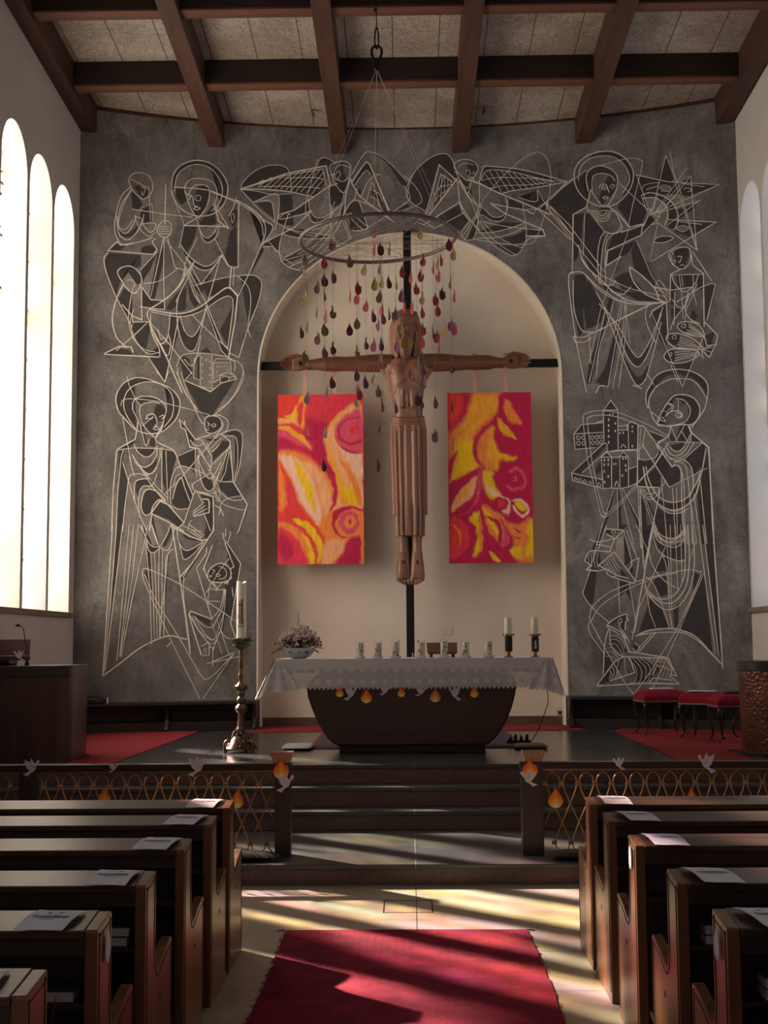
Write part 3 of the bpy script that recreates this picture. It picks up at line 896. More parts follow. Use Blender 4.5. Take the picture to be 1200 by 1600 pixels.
MURAL['hovering_angel']=(630,225,4.444,'''
c1.8 150 465 60 410 20 340 40 260 100 170 200 90 290 68 340 110 380 220
g 60 405 30 345 75 210 130 140 210 88 290 70 340 115 375 215 330 240 250 150 200 300 150 465
c1.6 0 215 80 290 125 370 120 410 60 440 0 462
c1.6 0 290 40 340 45 385 20 410 0 420
p2.6 155 490 210 300 250 145 365 250
p2 165 490 230 330 262 210 340 265
p1.5 180 490 290 215
f 262 212 300 230 350 265 340 285 200 440 220 330
p1.3 270 220 260 400
p1.3 290 230 285 370
p1.3 310 240 312 335
p1.3 330 255 335 300
c1.6 215 350 260 300 350 280
c1.5 205 420 250 360 320 310
c3 380 235 330 300 240 420 175 500
c2.4 375 250 385 330 400 420 470 530 530 600
p2.6 215 515 390 405
p2.6 390 405 410 470 465 540
f 245 505 385 425 405 470 450 530 400 600 330 580 270 530
p1.5 295 545 420 480
p1.6 110 520 230 590 100 545
p1.6 220 585 290 550
p1.6 130 565 190 535
f 130 540 150 545 215 585 200 590
o2 352 160 370 125 420 108 480 118 518 160 505 210 465 250 430 248 390 205
g 450 130 490 130 515 165 500 210 465 245 445 210
c1.6 355 185 385 230 420 290 440 300
c1.6 385 170 400 145 440 135 490 145
c1.6 435 190 455 180 465 200 450 235
c1.4 475 215 490 195 498 210
f 360 190 385 225 440 245 470 260 480 400 420 330
c1.8 385 250 420 320 445 345 465 310 470 265
c1.6 395 255 430 310 455 300 462 270
c2.6 445 260 470 230 495 250
c2.2 465 250 510 265 525 270 550 175 570 155 650 160 800 175 950 210 1140 265
p3.4 460 255 530 275 660 340 940 455 1020 490
f 530 265 555 180 575 158 650 162 800 178 950 212 1120 262 1020 285 880 310 760 330 660 330 600 310
c1.8 540 250 570 195 630 180 760 195 900 230 1040 265
p1.3 570 210 640 310
p1.3 600 190 680 330
p1.3 640 185 730 325
p1.3 680 185 770 320
p1.3 720 188 820 312
p1.3 760 195 860 305
p1.3 800 202 900 295
p1.3 840 210 940 290
p1.3 880 220 980 285
p1.3 925 232 1020 282
p1.3 960 240 1060 275
c1.5 540 255 640 235 760 235 900 240 1100 262
c1.5 600 310 700 290 850 285 1000 270
c2.2 690 345 760 325 880 310 1000 290 1140 262
c1.4 545 400 650 270 760 160 860 85 930 58 985 85 1015 150 1025 250 1010 380 980 500 930 640 890 690 840 700
c1.8 800 370 870 395 920 400 935 380 930 320
f 800 370 920 402 935 320 1000 420 1020 490 940 455
p1.6 935 320 1025 490
m 530 280 605 315 545 395 525 380
f 525 280 600 318 550 390 530 400
c1.6 710 370 720 440 690 500 620 505 560 450 535 440
c1.8 725 390 720 470 690 530 620 535 560 500 530 490
g 715 400 715 460 680 502 620 503 540 440 535 490 600 530 660 540 700 520 730 450
f 730 385 800 390 830 420 850 455 730 440
p2.8 605 412 680 430 850 460 910 490
p2.8 605 412 700 480 850 545 970 595 985 640 850 640
f 860 580 960 600 975 630 860 635
f 690 540 840 550 700 600 540 620 530 610
c1.8 530 535 640 560 760 580 960 600
c1.8 510 620 640 610 760 580 850 545
c1.8 510 655 640 650 760 620 850 575
f 660 660 760 640 850 600 850 680 760 700
f 640 690 830 700 800 760 750 775
c1.6 830 420 850 550 855 640 840 700 800 760 755 778
c1.8 480 660 600 680 720 698 840 700
c1.6 530 540 600 640 700 720 780 770
c1.5 560 550 650 640 760 700 830 720
c1.6 490 570 560 640 660 730 755 778
c1.8 845 690 880 655 985 640
p1.6 850 455 940 455 1130 270
p1.8 940 460 1165 670
p1.8 990 400 1170 630
c1.8 1180 240 1090 310 1000 400 1000 430 1050 500 1180 640
f 1180 250 1200 230 1200 500 1165 490 1160 620 1060 500 1005 425
c1.4 910 480 940 440 1000 400
c1.6 385 260 460 380 540 430
c1.4 400 280 500 420 545 430
c1.4 420 300 480 420 530 560
c1.4 450 330 510 430 520 600
c1.8 525 260 530 400 510 500 440 640 420 660
c1.6 545 405 500 500 440 600 410 640
c1.6 545 425 520 520 500 640 460 670 420 665
c1.6 465 535 420 590 400 630 430 665
f 480 550 520 500 505 600 480 660 450 660
''')
MURAL['haloed_figure_with_star']=(860,220,3.81,'''
o2.6 140 220 155 150 210 95 290 66 380 68 450 110 492 180 485 260 440 335 370 385 290 390 210 350 160 290
c2 165 240 180 160 230 110 310 90 390 105 450 160 470 240 430 310
g 230 100 300 70 380 72 450 112 490 185 482 260 460 300 470 240 450 165 390 112 310 92
c2.4 225 300 212 220 230 175 280 150 330 155 380 185 400 230 390 300 340 385 310 390
g 222 290 215 225 235 180 285 153 335 160 385 190 398 230 385 210 330 195 270 200 250 230 250 310
c2 250 320 248 240 262 205 310 195 360 210 385 240
c2 245 300 270 340 305 385 330 380
f 345 200 385 205 398 235 385 290 350 345 330 300 320 265
f 300 300 320 290 345 330 310 380 290 350
c2 290 285 300 262 330 262 340 290 350 300
c1.8 355 280 365 262 382 268 365 290
o1.6 305 280 318 270 328 285 315 290
c1.8 335 265 350 310
c2 310 340 328 332 345 340 328 346 310 340
f 130 235 215 180 150 250 170 300 230 380 205 400 140 430 135 550 0 420 0 350
p1.8 0 352 60 290 215 175
p2 0 390 110 500 320 780
p1.4 0 430 130 590
f 490 205 510 205 580 400 545 490 480 510 400 400 440 310
c1.5 290 150 420 115 480 105 535 115 545 150 490 380 460 520
p1.6 410 255 585 415
p1.6 510 200 590 420
p3 240 290 215 395 135 440 130 790
p3 310 390 350 395 400 430 470 515 560 495
f 280 415 320 385 350 400 360 410 320 430
c2 260 420 290 460 330 460 350 425
c2 245 425 285 475 335 475 360 430
c1.8 275 420 300 445 325 440 335 415
c1.8 210 405 260 420 340 415 400 430
p1.6 215 405 320 540
c2.2 320 540 380 555 425 525 410 470 390 430
c1.8 350 555 400 540 420 500
f 205 435 240 430 320 540 290 590 285 850 240 790 200 680
f 135 445 200 430 180 600 160 700 138 720
p1.6 205 435 195 680
c2.2 320 545 295 590 280 700 290 850
c2 345 550 315 620 300 750 300 850
c2 370 560 335 600 325 700 330 850
p2.6 560 500 470 530 420 545
p3.2 545 560 340 655 330 745 420 690
f 370 560 545 500 540 555 340 655
f 345 660 500 600 470 660 335 745
f 460 520 545 500 600 410 570 520 530 565 490 580
c2.2 560 495 600 400 590 450
f 600 395 590 450 640 455 600 510 565 530
p2 610 440 650 455 600 500
p2.4 540 560 545 520 580 450
f 686 90 735 230 720 240 650 245 640 310 605 330
p1.6 686 90 600 440
p1.6 686 90 760 255 875 655
p1.3 712 65 745 260 870 650
f 510 205 770 250 1000 262 820 330 740 320 620 320 560 320
f 760 255 835 215 840 255
p2 505 203 700 245 1002 262 600 440
p1.8 835 210 640 450
p1.6 835 210 870 650
p1.4 812 162 620 430
p1.6 915 275 780 255
c1.6 545 285 565 262 640 250 635 270 570 290
c1.6 645 285 670 265 712 275 710 300 660 298
c1.6 790 290 815 280 840 295 815 305
g 548 285 575 262 638 252 625 275 580 288
m 648 285 672 268 712 278 705 298 662 298
p2 880 360 600 440
p1.6 890 352 700 500
f 870 370 720 420 760 470 850 410
c2.4 540 325 600 310 690 340 745 400 760 470 740 530
c2.4 545 345 620 340 680 380 700 440 680 505
g 545 335 600 315 690 345 745 405 758 470 735 520 700 510 715 440 690 380 640 345 590 338
m 560 350 620 345 675 380 695 440 660 500 610 450 610 400
p1.6 540 325 580 430
p2 700 470 985 485 600 720
p1.6 900 498 750 480
f 720 475 980 487 820 570 740 540
o1.6 750 522 785 505 822 520 785 542
m 755 522 785 508 820 520 785 540
o1.8 615 595 650 572 700 568 732 580 690 602 640 608
g 620 595 650 575 700 572 728 580 690 600 640 605
p1.8 640 490 600 500 540 560
p1.8 640 490 870 650
p1.3 610 450 640 490 590 720
p1.3 640 310 605 440
p1.3 760 320 610 440
p1.3 780 255 610 440
o2.2 705 690 725 655 775 635 825 640 835 690 820 740 780 765 740 745
g 735 660 780 640 820 645 820 690 800 740 785 765 745 745 760 700 750 690
c1.6 735 660 720 690 725 735 760 755
c1.8 755 690 780 690 770 720 760 725
c1.4 725 715 745 712 740 730
c1.6 770 745 785 738 800 745
p2.4 840 680 845 740 910 790 915 1110
p2.4 775 765 715 795 710 960
c2 720 790 740 850 800 900 860 850 880 800
f 745 800 870 800 860 870 800 880 760 870
p1.5 720 800 905 795
p2 845 660 960 835
p1.5 765 800 780 900 790 1060
p1.5 780 800 790 870
p1.5 850 800 850 900 870 980
f 870 800 905 800 912 880 880 890
f 720 800 745 870 740 980 712 970
c2 850 880 800 980 740 1060 710 1130
c1.6 870 850 840 940 810 1000 800 1080
f 845 1000 880 1050 860 1070 830 1060
c1.8 720 940 760 990 800 990 820 920
f 715 1000 750 1000 780 990 760 1040 720 1060
f 915 870 975 852 980 870 930 1070 915 1060
p2 750 960 900 870 960 848 982 855 930 1070
p2 720 890 850 870
p2.4 610 870 720 890
c2.2 820 900 800 1000 830 1060 890 1090
p1.6 740 900 735 1100
p2.4 690 960 700 1180
o2.4 755 1110 780 1080 840 1080 890 1105 915 1160 870 1165 800 1145
g 765 1108 785 1084 825 1085 828 1120 795 1140
o1.6 780 1098 800 1090 802 1110 785 1112
p1.5 800 1140 920 1165
p1.5 810 1125 910 1160
p1.5 820 1105 905 1155
p1.5 820 1090 900 1145
p2.6 920 1080 995 1160 985 1215 930 1220 915 1165
f 915 1165 985 1130 960 1200
f 900 1165 985 1215 940 1290
o2.4 690 1165 715 1150 770 1150 850 1180 910 1240 850 1240 760 1240 700 1200
g 695 1165 720 1152 765 1152 770 1180 745 1215 710 1200
o1.6 725 1165 745 1158 745 1178 728 1178
p1.4 760 1215 900 1235
p1.4 765 1200 890 1230
p1.4 768 1185 870 1218
p1.4 770 1170 855 1200
p1.4 765 1230 890 1245
p2 910 1240 985 1210 945 1290 900 1245
p1.4 905 1240 970 1230
p1.4 905 1240 960 1260
o2.4 675 1285 700 1250 760 1235 850 1245 885 1270 830 1310 760 1325 700 1315
g 680 1285 702 1255 735 1250 735 1310 700 1312
o1.6 702 1270 720 1262 720 1280
p1.4 740 1310 860 1280
p1.4 742 1295 870 1268
p1.4 742 1275 870 1260
p1.4 740 1260 840 1250
p1.8 880 1265 910 1295 900 1250
f 715 1325 760 1326 830 1312 860 1300 805 1400 740 1380
p1.6 910 1170 785 1465 600 1020 700 960
p1.6 715 1330 760 1440
f 600 1040 660 960 695 970 695 1150 690 1250 640 1160
c2 590 1050 610 1010 680 965
c1.8 585 960 565 1030 580 1110 625 1200
p1.6 700 960 600 800 510 590
f 510 590 640 860 625 880 600 840 500 770 480 660
c3 470 750 540 800 620 880 650 950 690 965
c3 470 750 490 830 560 910 690 965
c1.6 620 880 640 830 665 850 700 900
c1.4 630 900 660 890 700 930
c1.4 625 880 670 880 705 915
c1.4 635 915 680 930 690 950
c3 165 620 200 730 290 820 390 910 500 960 690 965
c2.6 140 785 110 800 115 920 150 1175
c2.6 110 795 150 780 200 790 260 850 340 910 430 960 560 975 690 960
c1.8 200 790 280 880 370 940 480 975
f 300 850 380 870 440 900 560 900 640 955 520 950 420 900 330 890
f 380 820 430 790 460 780 500 850 560 905 430 885
c2 180 690 250 790 300 850 360 860 390 830
c2 330 850 370 900 430 915 480 870
p1.8 130 590 300 800 470 880 640 920
p1.4 470 520 300 1000 230 1320
f 145 800 200 795 215 830 200 1000 215 1120 250 1110 300 1080 320 1000 230 830 205 850 190 1000 200 1120 170 1180 130 940
c2.2 135 830 140 1000 180 1120 230 1140 290 1130 400 1070 580 980
f 215 840 280 930 315 1000 290 1090 230 1115 205 1060 205 870
p2.4 135 1165 150 1200 200 1200 250 1170
p2 140 1170 200 1170 600 975
p2.2 150 1180 215 1500
p1.8 230 1130 240 1330
f 350 930 380 930 300 1180 240 1445 215 1445 230 1330 310 1090
c1.8 380 930 350 1060 290 1240 275 1400
f 400 1060 420 1100 370 1350 340 1460 270 1440 330 1340
p1.8 330 1000 230 1440
p2.6 270 1500 290 1460 330 1460
p1.5 435 930 400 1140 340 1470
p1.5 445 940 430 1160 370 1475
p1.5 455 950 440 1230 405 1475
p1.5 425 930 380 1150
p1.4 440 950 475 1210
c2.2 290 970 400 1100 470 1230 520 1290 560 1250 610 1150 670 990
c2 270 900 380 1090 450 1270 500 1340 545 1330 600 1220 660 1030
c2 320 990 430 1290 500 1440 540 1450 580 1380 660 1080
g 420 1130 480 1240 520 1290 565 1250 600 1180 560 1320 520 1345 480 1310 440 1240
g 430 1270 500 1390 540 1400 580 1340 575 1400 540 1450 500 1440 460 1370
p2.4 490 1455 545 1475 515 1458
p2 575 1385 615 1455
''')
MURAL['haloed_figure_holding_abbey']=(880,600,4.8,'''
c2.4 635 185 620 130 625 60 660 0 690 -55 760 -95 860 -110 960 -95 1040 -50 1085 20 1070 150 1040 220 960 330
c2 640 180 645 100 700 20 790 -30 870 -40 960 -30 1020 20 1075 110
c2.2 720 320 680 270 650 190 645 110 700 10
g 625 60 660 0 690 -55 760 -95 860 -110 960 -95 1040 -50 1082 20 1075 110 1060 50 1010 -15 940 -60 860 -70 780 -60 710 0 650 80 635 150 622 130
p2 -0 0 0 0
o2.6 705 300 740 210 790 130 830 90 880 80 950 90 1000 130 1025 190 1010 260 960 305 900 305 800 315
g 800 120 835 92 880 82 930 90 935 130 900 150 870 120 830 120 820 150 790 145
g 950 92 1000 132 1024 190 1010 260 960 303 915 300 945 250 955 190 935 130
c2 840 110 900 120 945 170 950 220 920 280 850 305 790 312
g 745 210 790 145 820 150 820 185 770 240 765 290 715 300
c2.6 790 145 820 160 820 190 780 230 765 245
c2 770 150 800 155 810 180 785 195
c2.6 770 225 820 205 870 205 895 240 870 255
o2 840 230 860 215 885 235 860 255
p1.4 862 120 862 260
c2 725 260 745 250 765 280 740 275 725 260
p1.4 725 205 790 205
c2 660 210 720 260 705 300
p2.6 700 300 805 325 800 360 780 400 705 440
p3.4 940 315 960 365 1090 475 1130 1200
p2.4 700 455 795 390
f 805 365 800 430 835 435 840 410
f 880 310 930 310 950 350 950 380 920 430 860 430 850 410 890 350
p1.6 805 310 850 425 910 305
p1.6 850 425 885 350 930 430
p1.6 800 432 1050 440
f 800 460 900 440 905 470 860 500 815 495
f 955 365 1045 440 985 440 950 410
c2 800 470 830 500 880 500 930 430 950 380
c2 780 480 800 520 850 540 910 500 950 430 960 370
c2 760 500 790 550 850 560 920 530 980 440
c1.8 700 450 760 500 800 560 870 580
f 905 570 1040 445 1075 480 1040 620 980 680 960 620
p1.6 900 570 1045 440
p2.2 1070 480 1040 660 990 840
f 1070 560 1090 480 1115 1200 1060 1200 1030 700
p1.8 1025 700 1075 1200
p1.6 795 775 1080 630
p3 700 455 815 620 840 605
f 705 460 810 620 850 605 880 660 870 740 800 770 690 600 720 510
p2.8 560 740 690 600 790 440
p2.4 590 450 795 775
p2.8 560 320 555 770 720 778 720 830 640 1200
f 562 570 655 565 680 600 560 735
f 560 750 720 600 745 690 720 775 570 775
c2 560 320 600 315 640 370 700 460 700 540 620 570 560 560
c1.6 620 330 600 420 600 460 560 500
m 565 325 600 320 650 390 700 470 695 530 620 565 565 560
p1.4 580 330 570 560
c2.6 830 610 870 620 885 680 890 900 910 1200
c2.4 830 590 900 570 960 630 975 760 950 850
c2 840 580 905 600 930 680 960 980 970 1200
c1.8 830 600 880 640 905 760 910 1000 930 1200
c2.6 620 620 640 720 700 830 780 880 850 885 930 850 1000 740 1030 650
c3 600 620 620 740 680 870 780 940 860 945 940 900 1000 820 1030 680
c1.8 720 920 800 970 880 965 940 930
g 660 800 740 880 830 890 940 850 1000 760 985 820 920 900 850 935 780 930 700 880
c2 575 780 600 840 650 865 700 840 720 780
c2 600 790 630 825 670 820 690 790
c1.6 590 785 610 830 660 845 705 800
g 600 800 640 850 690 840 710 800 690 800 650 825
f 690 920 780 975 880 965 890 1100 820 1150 740 1130 690 1060
c2 680 1060 730 1130 800 1160 860 1150 905 1100
c2 680 1090 750 1170 830 1190 905 1160
c2 560 780 580 1200 590 1200
p2.6 575 790 590 1200
f 585 860 610 870 620 1000 640 1200 600 1200 590 1000
f 600 850 640 880 690 1000 660 1060 640 1000
c1.6 600 850 650 1000 700 1150
c1.6 620 870 680 1030 740 1200
p1.5 735 700 780 1200
p1.5 820 780 840 1150
p1.5 850 780 855 1150
p1.5 760 730 720 830
p2 980 820 1030 1200
p1.5 960 900 1000 1200
f 1000 780 1025 720 1070 1200 1040 1200
p1.8 300 200 357 122 408 195 300 198 305 430
p1.8 408 195 412 495 330 510
f 305 195 357 128 402 192
f 308 205 404 200 408 492 340 500 310 440
p1.8 80 375 135 305 300 290
p1.8 80 375 300 362
p1.8 80 375 88 490 240 478
f 85 372 138 308 300 295 300 360
f 84 380 300 366 302 440 240 474 92 488
c1.6 150 300 148 250 170 220 230 203 320 202 430 220 540 265 640 310 790 390
c1.6 182 300 180 265 200 245 260 235 330 235 430 255 520 290 600 320
p1.5 150 300 180 560 240 800 280 980 310 1000
p1.5 182 300 215 580 260 800 300 960
c1.6 280 980 310 1000 400 930 560 760
p1.5 300 960 320 980 440 870 560 740
f 640 350 770 400 705 432
p1.8 640 350 770 400
c2.4 230 300 270 285 300 270 300 200
p1.8 410 318 480 310 480 345 412 345
p1.8 478 308 518 275 560 305 560 490 412 497
p1.8 487 305 490 490
f 414 350 482 348 486 490 414 494
f 490 308 520 280 555 305 556 488 492 488
p1.8 62 668 310 440 328 455 330 510
p1.8 62 668 72 725 300 785
p1.8 62 668 300 718
f 66 665 308 448 325 460 240 560 135 665 200 690
f 66 676 300 724 300 780 76 722
f 240 640 330 500 290 560 290 640 250 680
p1.6 140 668 330 500
p1.8 285 550 325 512 362 548 285 550 300 785 362 780 362 548
f 288 552 360 552 360 778 302 780
f 288 548 325 516 358 546
p1.8 362 548 425 548
p1.8 422 545 450 508 488 545 422 545 425 775
p1.8 488 545 490 770
f 425 550 488 550 488 770 428 772
f 368 560 422 560 422 770 368 775
f 424 542 450 512 486 542
p1.8 362 780 430 785 490 772 555 740
p1.6 485 640 555 615
f 488 645 555 622 555 735 490 765
p1.8 330 510 360 545
c1.8 330 510 480 500 550 505 560 560
c1.8 430 480 450 455 470 480
c1.8 385 770 400 730 420 770
o1.5 98 395 110 390 125 400 120 418 105 415
o1.5 138 395 150 388 162 400 158 415 145 412
o1.5 205 395 218 388 230 400 222 415 210 412
o1.5 240 392 252 385 262 395 256 412 245 410
o1.5 270 390 282 383 294 393 288 410 275 408
o1.5 100 440 112 432 125 442 120 460 105 456
o1.5 140 438 152 430 164 440 158 458 145 454
o1.5 210 436 222 428 232 440 226 455 214 452
o1.5 243 434 255 426 266 438 260 452 248 450
o1.5 274 432 286 424 296 436 290 450 278 448
o1.3 82 715 92 700 105 718
o1.3 112 725 124 708 138 728
o1.3 148 735 160 718 174 738
o1.3 190 742 202 728 216 748
o1.3 260 762 270 740 284 768
o1.6 338 262 343 262 343 275 338 275
o1.6 338 305 343 305 343 318 338 318
o1.6 338 345 343 345 343 358 338 358
o1.6 338 388 343 388 343 400 338 400
o1.6 338 432 343 432 343 445 338 445
o1.4 345 225 350 225 350 234 345 234
o1.4 370 222 375 222 375 232 370 232
o1.4 388 290 392 290 392 302 388 302
o1.4 388 345 392 345 392 358 388 358
o1.4 423 362 427 362 427 375 423 375
o1.4 448 360 452 360 452 373 448 373
o1.4 515 315 520 315 520 328 515 328
o1.4 515 350 520 350 520 362 515 362
o1.4 515 460 520 460 520 474 515 474
o1.6 305 565 310 565 310 578 305 578
o1.6 335 563 340 563 340 576 335 576
o1.6 305 600 310 600 310 612 305 612
o1.6 335 598 340 598 340 610 335 610
o1.6 305 650 310 650 310 662 305 662
o1.6 335 688 340 688 340 700 335 700
o1.6 308 730 313 730 313 742 308 742
o1.6 445 552 450 552 450 565 445 565
o1.6 468 552 473 552 473 565 468 565
o1.6 465 605 470 605 470 618 465 618
o1.6 440 680 445 680 445 693 440 693
o1.6 468 640 473 640 473 653 468 653
o1.4 376 595 380 595 380 606 376 606
o1.4 392 594 396 594 396 605 392 605
p1.5 380 785 250 1200
f 372 790 388 785 345 980 270 1200 248 1200
f 400 785 418 785 430 900 440 1090 415 1085 410 950
p1.5 405 785 412 1090
p1.5 430 785 480 1020 530 1200
p1.5 445 785 580 1050
f 442 785 470 830 585 1050 580 1110 480 880
''')
MURAL['haloed_figure_lower']=(890,820,4.615,'''
p1.8 265 0 205 180
p1.8 235 0 140 350 95 490
f 232 0 265 0 190 185 160 180
f 140 340 195 335 170 560 150 575 100 490
c1.8 95 470 105 520 170 605 290 710
p2.4 255 45 260 30 390 38 320 110 290 195 175 185
c2 145 105 200 125 280 110 350 95
p2 190 140 300 160
p2.4 265 65 330 105
f 262 35 350 38 340 70 290 75 262 60
o1.4 300 50 320 45 335 55 315 65
c2.4 175 185 140 195 120 225 108 260
p3 108 260 150 290 122 325 205 335
f 150 190 220 190 225 320 150 320 150 290 115 258
c1.4 165 190 135 230 140 270
c1.4 180 190 155 230 160 300
c1.4 195 192 175 240 185 310
c1.4 210 195 195 250 210 320
p2.4 200 300 320 195 475 405
p2.4 205 290 340 365 425 385
c2 205 335 260 325 290 370 470 425
p2.4 420 325 475 410 500 240 440 265 450 290 425 325
f 425 330 460 280 455 370
f 365 310 425 385 370 385
p2 300 380 350 365
c1.3 240 260 260 300 290 330
c1.3 255 245 280 300 310 345
c1.3 270 235 300 300 335 355
c1.3 285 225 320 290 355 340
c1.3 300 210 335 280 370 320
p1.4 345 110 335 210
p1.4 355 100 350 230
p1.4 365 95 365 250
p1.4 375 85 378 270
p1.4 385 60 392 290
p1.8 390 40 450 270
p1.8 410 40 490 250
f 388 50 405 60 445 260 420 280 395 300 380 180
f 350 0 415 0 390 35 358 35
p1.5 350 400 362 640
p1.5 430 430 475 690
f 360 400 430 425 450 560 400 480 362 520
p2.6 515 0 535 320 600 0
p2.6 605 0 530 400 450 830
f 520 20 575 120 600 20 540 260
p1.8 480 0 560 180
f 530 0 595 0 590 30 560 140
c2 610 20 660 75 720 98 780 85 825 30
c2 600 30 650 95 720 125 820 70
c2 600 40 640 120 720 160 780 155 825 110
f 620 20 660 75 740 98 820 50 825 0 625 0
c2 600 80 640 190 720 240 800 262 832 250
f 600 70 640 125 720 160 825 120 832 245 780 258 700 230 640 170
c2 570 190 600 300 680 400 770 455
f 670 230 720 245 700 330 620 340 640 280
c2.4 830 0 832 300 810 420 760 500 690 535 620 525 560 470
c2.4 850 0 862 200 850 400 800 510 730 565 650 555 570 500
c2.4 885 0 900 240 880 420 820 550 740 608 660 600 580 520 540 440
p1.4 690 0 715 300 720 520
p1.4 725 0 735 600
p1.4 760 0 780 480
p1.4 800 0 810 420
c1.6 670 220 700 320 720 600 740 750
c1.6 545 370 600 420 650 530 720 750
p1.8 540 400 580 640 620 740
f 620 380 690 350 710 500 660 520 600 430
f 575 530 660 600 720 745 500 770 570 560
f 745 612 790 560 780 740 755 740
p1.6 690 160 500 600 470 770
p1.4 915 100 860 280
c1.8 150 640 165 590 280 490 450 420 600 375 780 335 880 325 930 340 942 370 800 700 600 1030 480 1200 445 1220
c1.6 160 680 220 590 330 510 470 440 620 380 780 345
c1.8 150 640 150 690 260 900 400 1140 460 1220
c1.8 170 680 140 710 145 780 250 930
p1.6 970 340 760 830 600 1180
f 880 340 945 360 960 340 965 350 1030 930 980 870 880 790 810 760 800 700 900 480
p3 1030 0 1105 1035
p2 960 0 1075 940
p1.8 925 0 1050 930
f 965 0 1025 0 1060 430 1090 940 1075 930 1010 400
c3 475 805 560 765 680 748 780 755 900 800 1000 900 1095 1005
c2.4 500 795 600 780 720 775 820 780 930 840 1020 930 1090 1000
p2.4 500 915 620 780
p1.8 490 900 590 790
c2.6 275 740 270 720 320 680 370 655 405 645 415 655 410 675 425 685 405 700 400 760
g 280 735 320 685 370 660 405 650 410 680 400 760 370 740 340 700
o1.6 350 690 370 675 375 700 355 710
c2 370 700 360 740 400 790 435 860
p2.6 275 725 365 770 420 825
p2 290 750 360 790 415 825
c2.4 285 740 260 820 250 900 245 1020 240 1080
c1.8 290 750 295 860 340 930 400 950
c1.3 300 800 340 800 385 840 400 890
c1.3 285 830 340 830 380 880 390 930
c1.3 275 860 330 860 360 900 380 940
c1.3 268 890 310 885 345 920 365 945
c1.3 262 920 300 915 330 940 350 960
c1.3 262 950 290 945 320 965 340 975
f 300 810 340 820 380 860 415 915 350 930 310 890
p3 385 800 430 915 710 960
p2.4 400 950 700 965
p2 440 770 465 780
c1.6 470 850 500 880 490 915 450 890
f 460 860 498 878 485 905 460 890
p2.6 195 1160 320 990 390 950
p2.6 195 1162 560 1142 790 1148
p2.6 290 1125 470 1065 430 950
c1.4 360 960 340 1060 370 1110
c1.4 300 1010 320 1060 300 1110
c1.4 320 1000 345 1060 330 1105
c1.4 280 1040 300 1070 285 1110
c1.4 400 950 395 1020 410 1075
c1.3 420 960 480 1040 470 1130 430 1140
c1.3 450 955 515 1040 510 1120 490 1138
c1.3 480 958 545 1030 545 1110 520 1140
c1.3 510 960 575 1020 575 1100 555 1135
c1.3 545 962 610 1020 590 1080
c1.3 570 965 650 1030 640 1105
c1.3 600 968 685 1030 660 1108
c1.3 630 968 710 1030 690 1110
c1.3 660 970 735 1030 715 1112
p2.6 710 960 770 1090 730 1080 740 1040 695 965
p2 725 1090 790 1148
p2.2 570 1140 600 1105 740 1120
p1.8 600 1090 630 1010 740 1050
f 200 1155 330 1000 380 960 360 1040 280 1120 290 1130
f 250 950 265 930 330 1000 270 1060 245 1080
f 440 960 700 1000 640 1020 590 1100 560 1135 480 1135
''')
mural_labels={'seated_figure':'scratched line figure with large halo seated between two small kneeling figures, upper left of wall',
'standing_figure_with_child':'scratched line figure with halo holding a jar, small figure beside it, lower left of wall',
'standing_figure_lower':'long scratched robe folds above a small figure raising its arms',
'flying_angel':'scratched line angel left of the arch crown','hovering_angel':'scratched line angel right of the arch crown',
'haloed_figure_with_star':'scratched line figure with halo below a many pointed star, upper right of wall',
'haloed_figure_holding_abbey':'scratched line figure with tilted halo holding up a small abbey, lower right of wall',
'haloed_figure_lower':'scratched robe hem with two crouching striped figures at its foot'}
def ribbon(m,pts,wd,off,closed):
    n=len(pts); L=[];R_=[]
    for i in range(n):
        a=pts[(i-1)%n] if (closed or i) else pts[i]; b=pts[(i+1)%n] if (closed or i<n-1) else pts[i]
        d1=(pts[i]-a); d2=(b-pts[i]); d1=d1.normalized() if d1.length>1e-6 else d2.normalized(); d2=d2.normalized() if d2.length>1e-6 else d1
        t=(d1+d2); t=t.normalized() if t.length>.2 else d1
        nn=Vector((-t.y,t.x)); k=1/max(.45,abs(nn.dot(Vector((-d1.y,d1.x)))))
        ww=wd*(.82+.36*rnd.random())
        for S,s in ((L,1),(R_,-1)):
            q=pts[i]+nn*ww/2*k*s; S.append((q.x,wy(q.x)-off,q.y))
    M=n if closed else n-1; o=len(m.v); m.v+=L+R_
    m.f+=[(o+i,o+(i+1)%n,o+n+(i+1)%n,o+n+i) for i in range(M)]
def field(bmx,pts,off,reg):
    """flat outline -> triangulated, cut into narrow strips, bent onto the curved wall"""
    b=bmesh.new(); vs=[b.verts.new((p.x,0,p.y)) for p in pts]
    try: b.faces.new(vs)
    except Exception: b.free(); return
    bmesh.ops.triangulate(b,faces=b.faces[:],ngon_method='EAR_CLIP')
    x0=min(p.x for p in pts); x1=max(p.x for p in pts); k=math.floor(x0/.12)+1
    while k*.12<x1:
        bmesh.ops.bisect_plane(b,geom=b.verts[:]+b.edges[:]+b.faces[:],plane_co=(k*.12,0,0),plane_no=(1,0,0)); k+=1
    o=len(bmx.v); b.verts.ensure_lookup_table()
    for i,v in enumerate(b.verts): v.index=i; bmx.v.append((v.co.x,wy(v.co.x)-off,v.co.z))
    for f in b.faces: bmx.f.append(tuple(o+v.index for v in f.verts))
    b.free()
def clean(pts,closed):
    out=[]
    for p in pts:
        if not out or (p-out[-1]).length>1e-4: out.append(p)
    if closed and len(out)>2 and (out[0]-out[-1]).length<1e-4: out.pop()
    return out
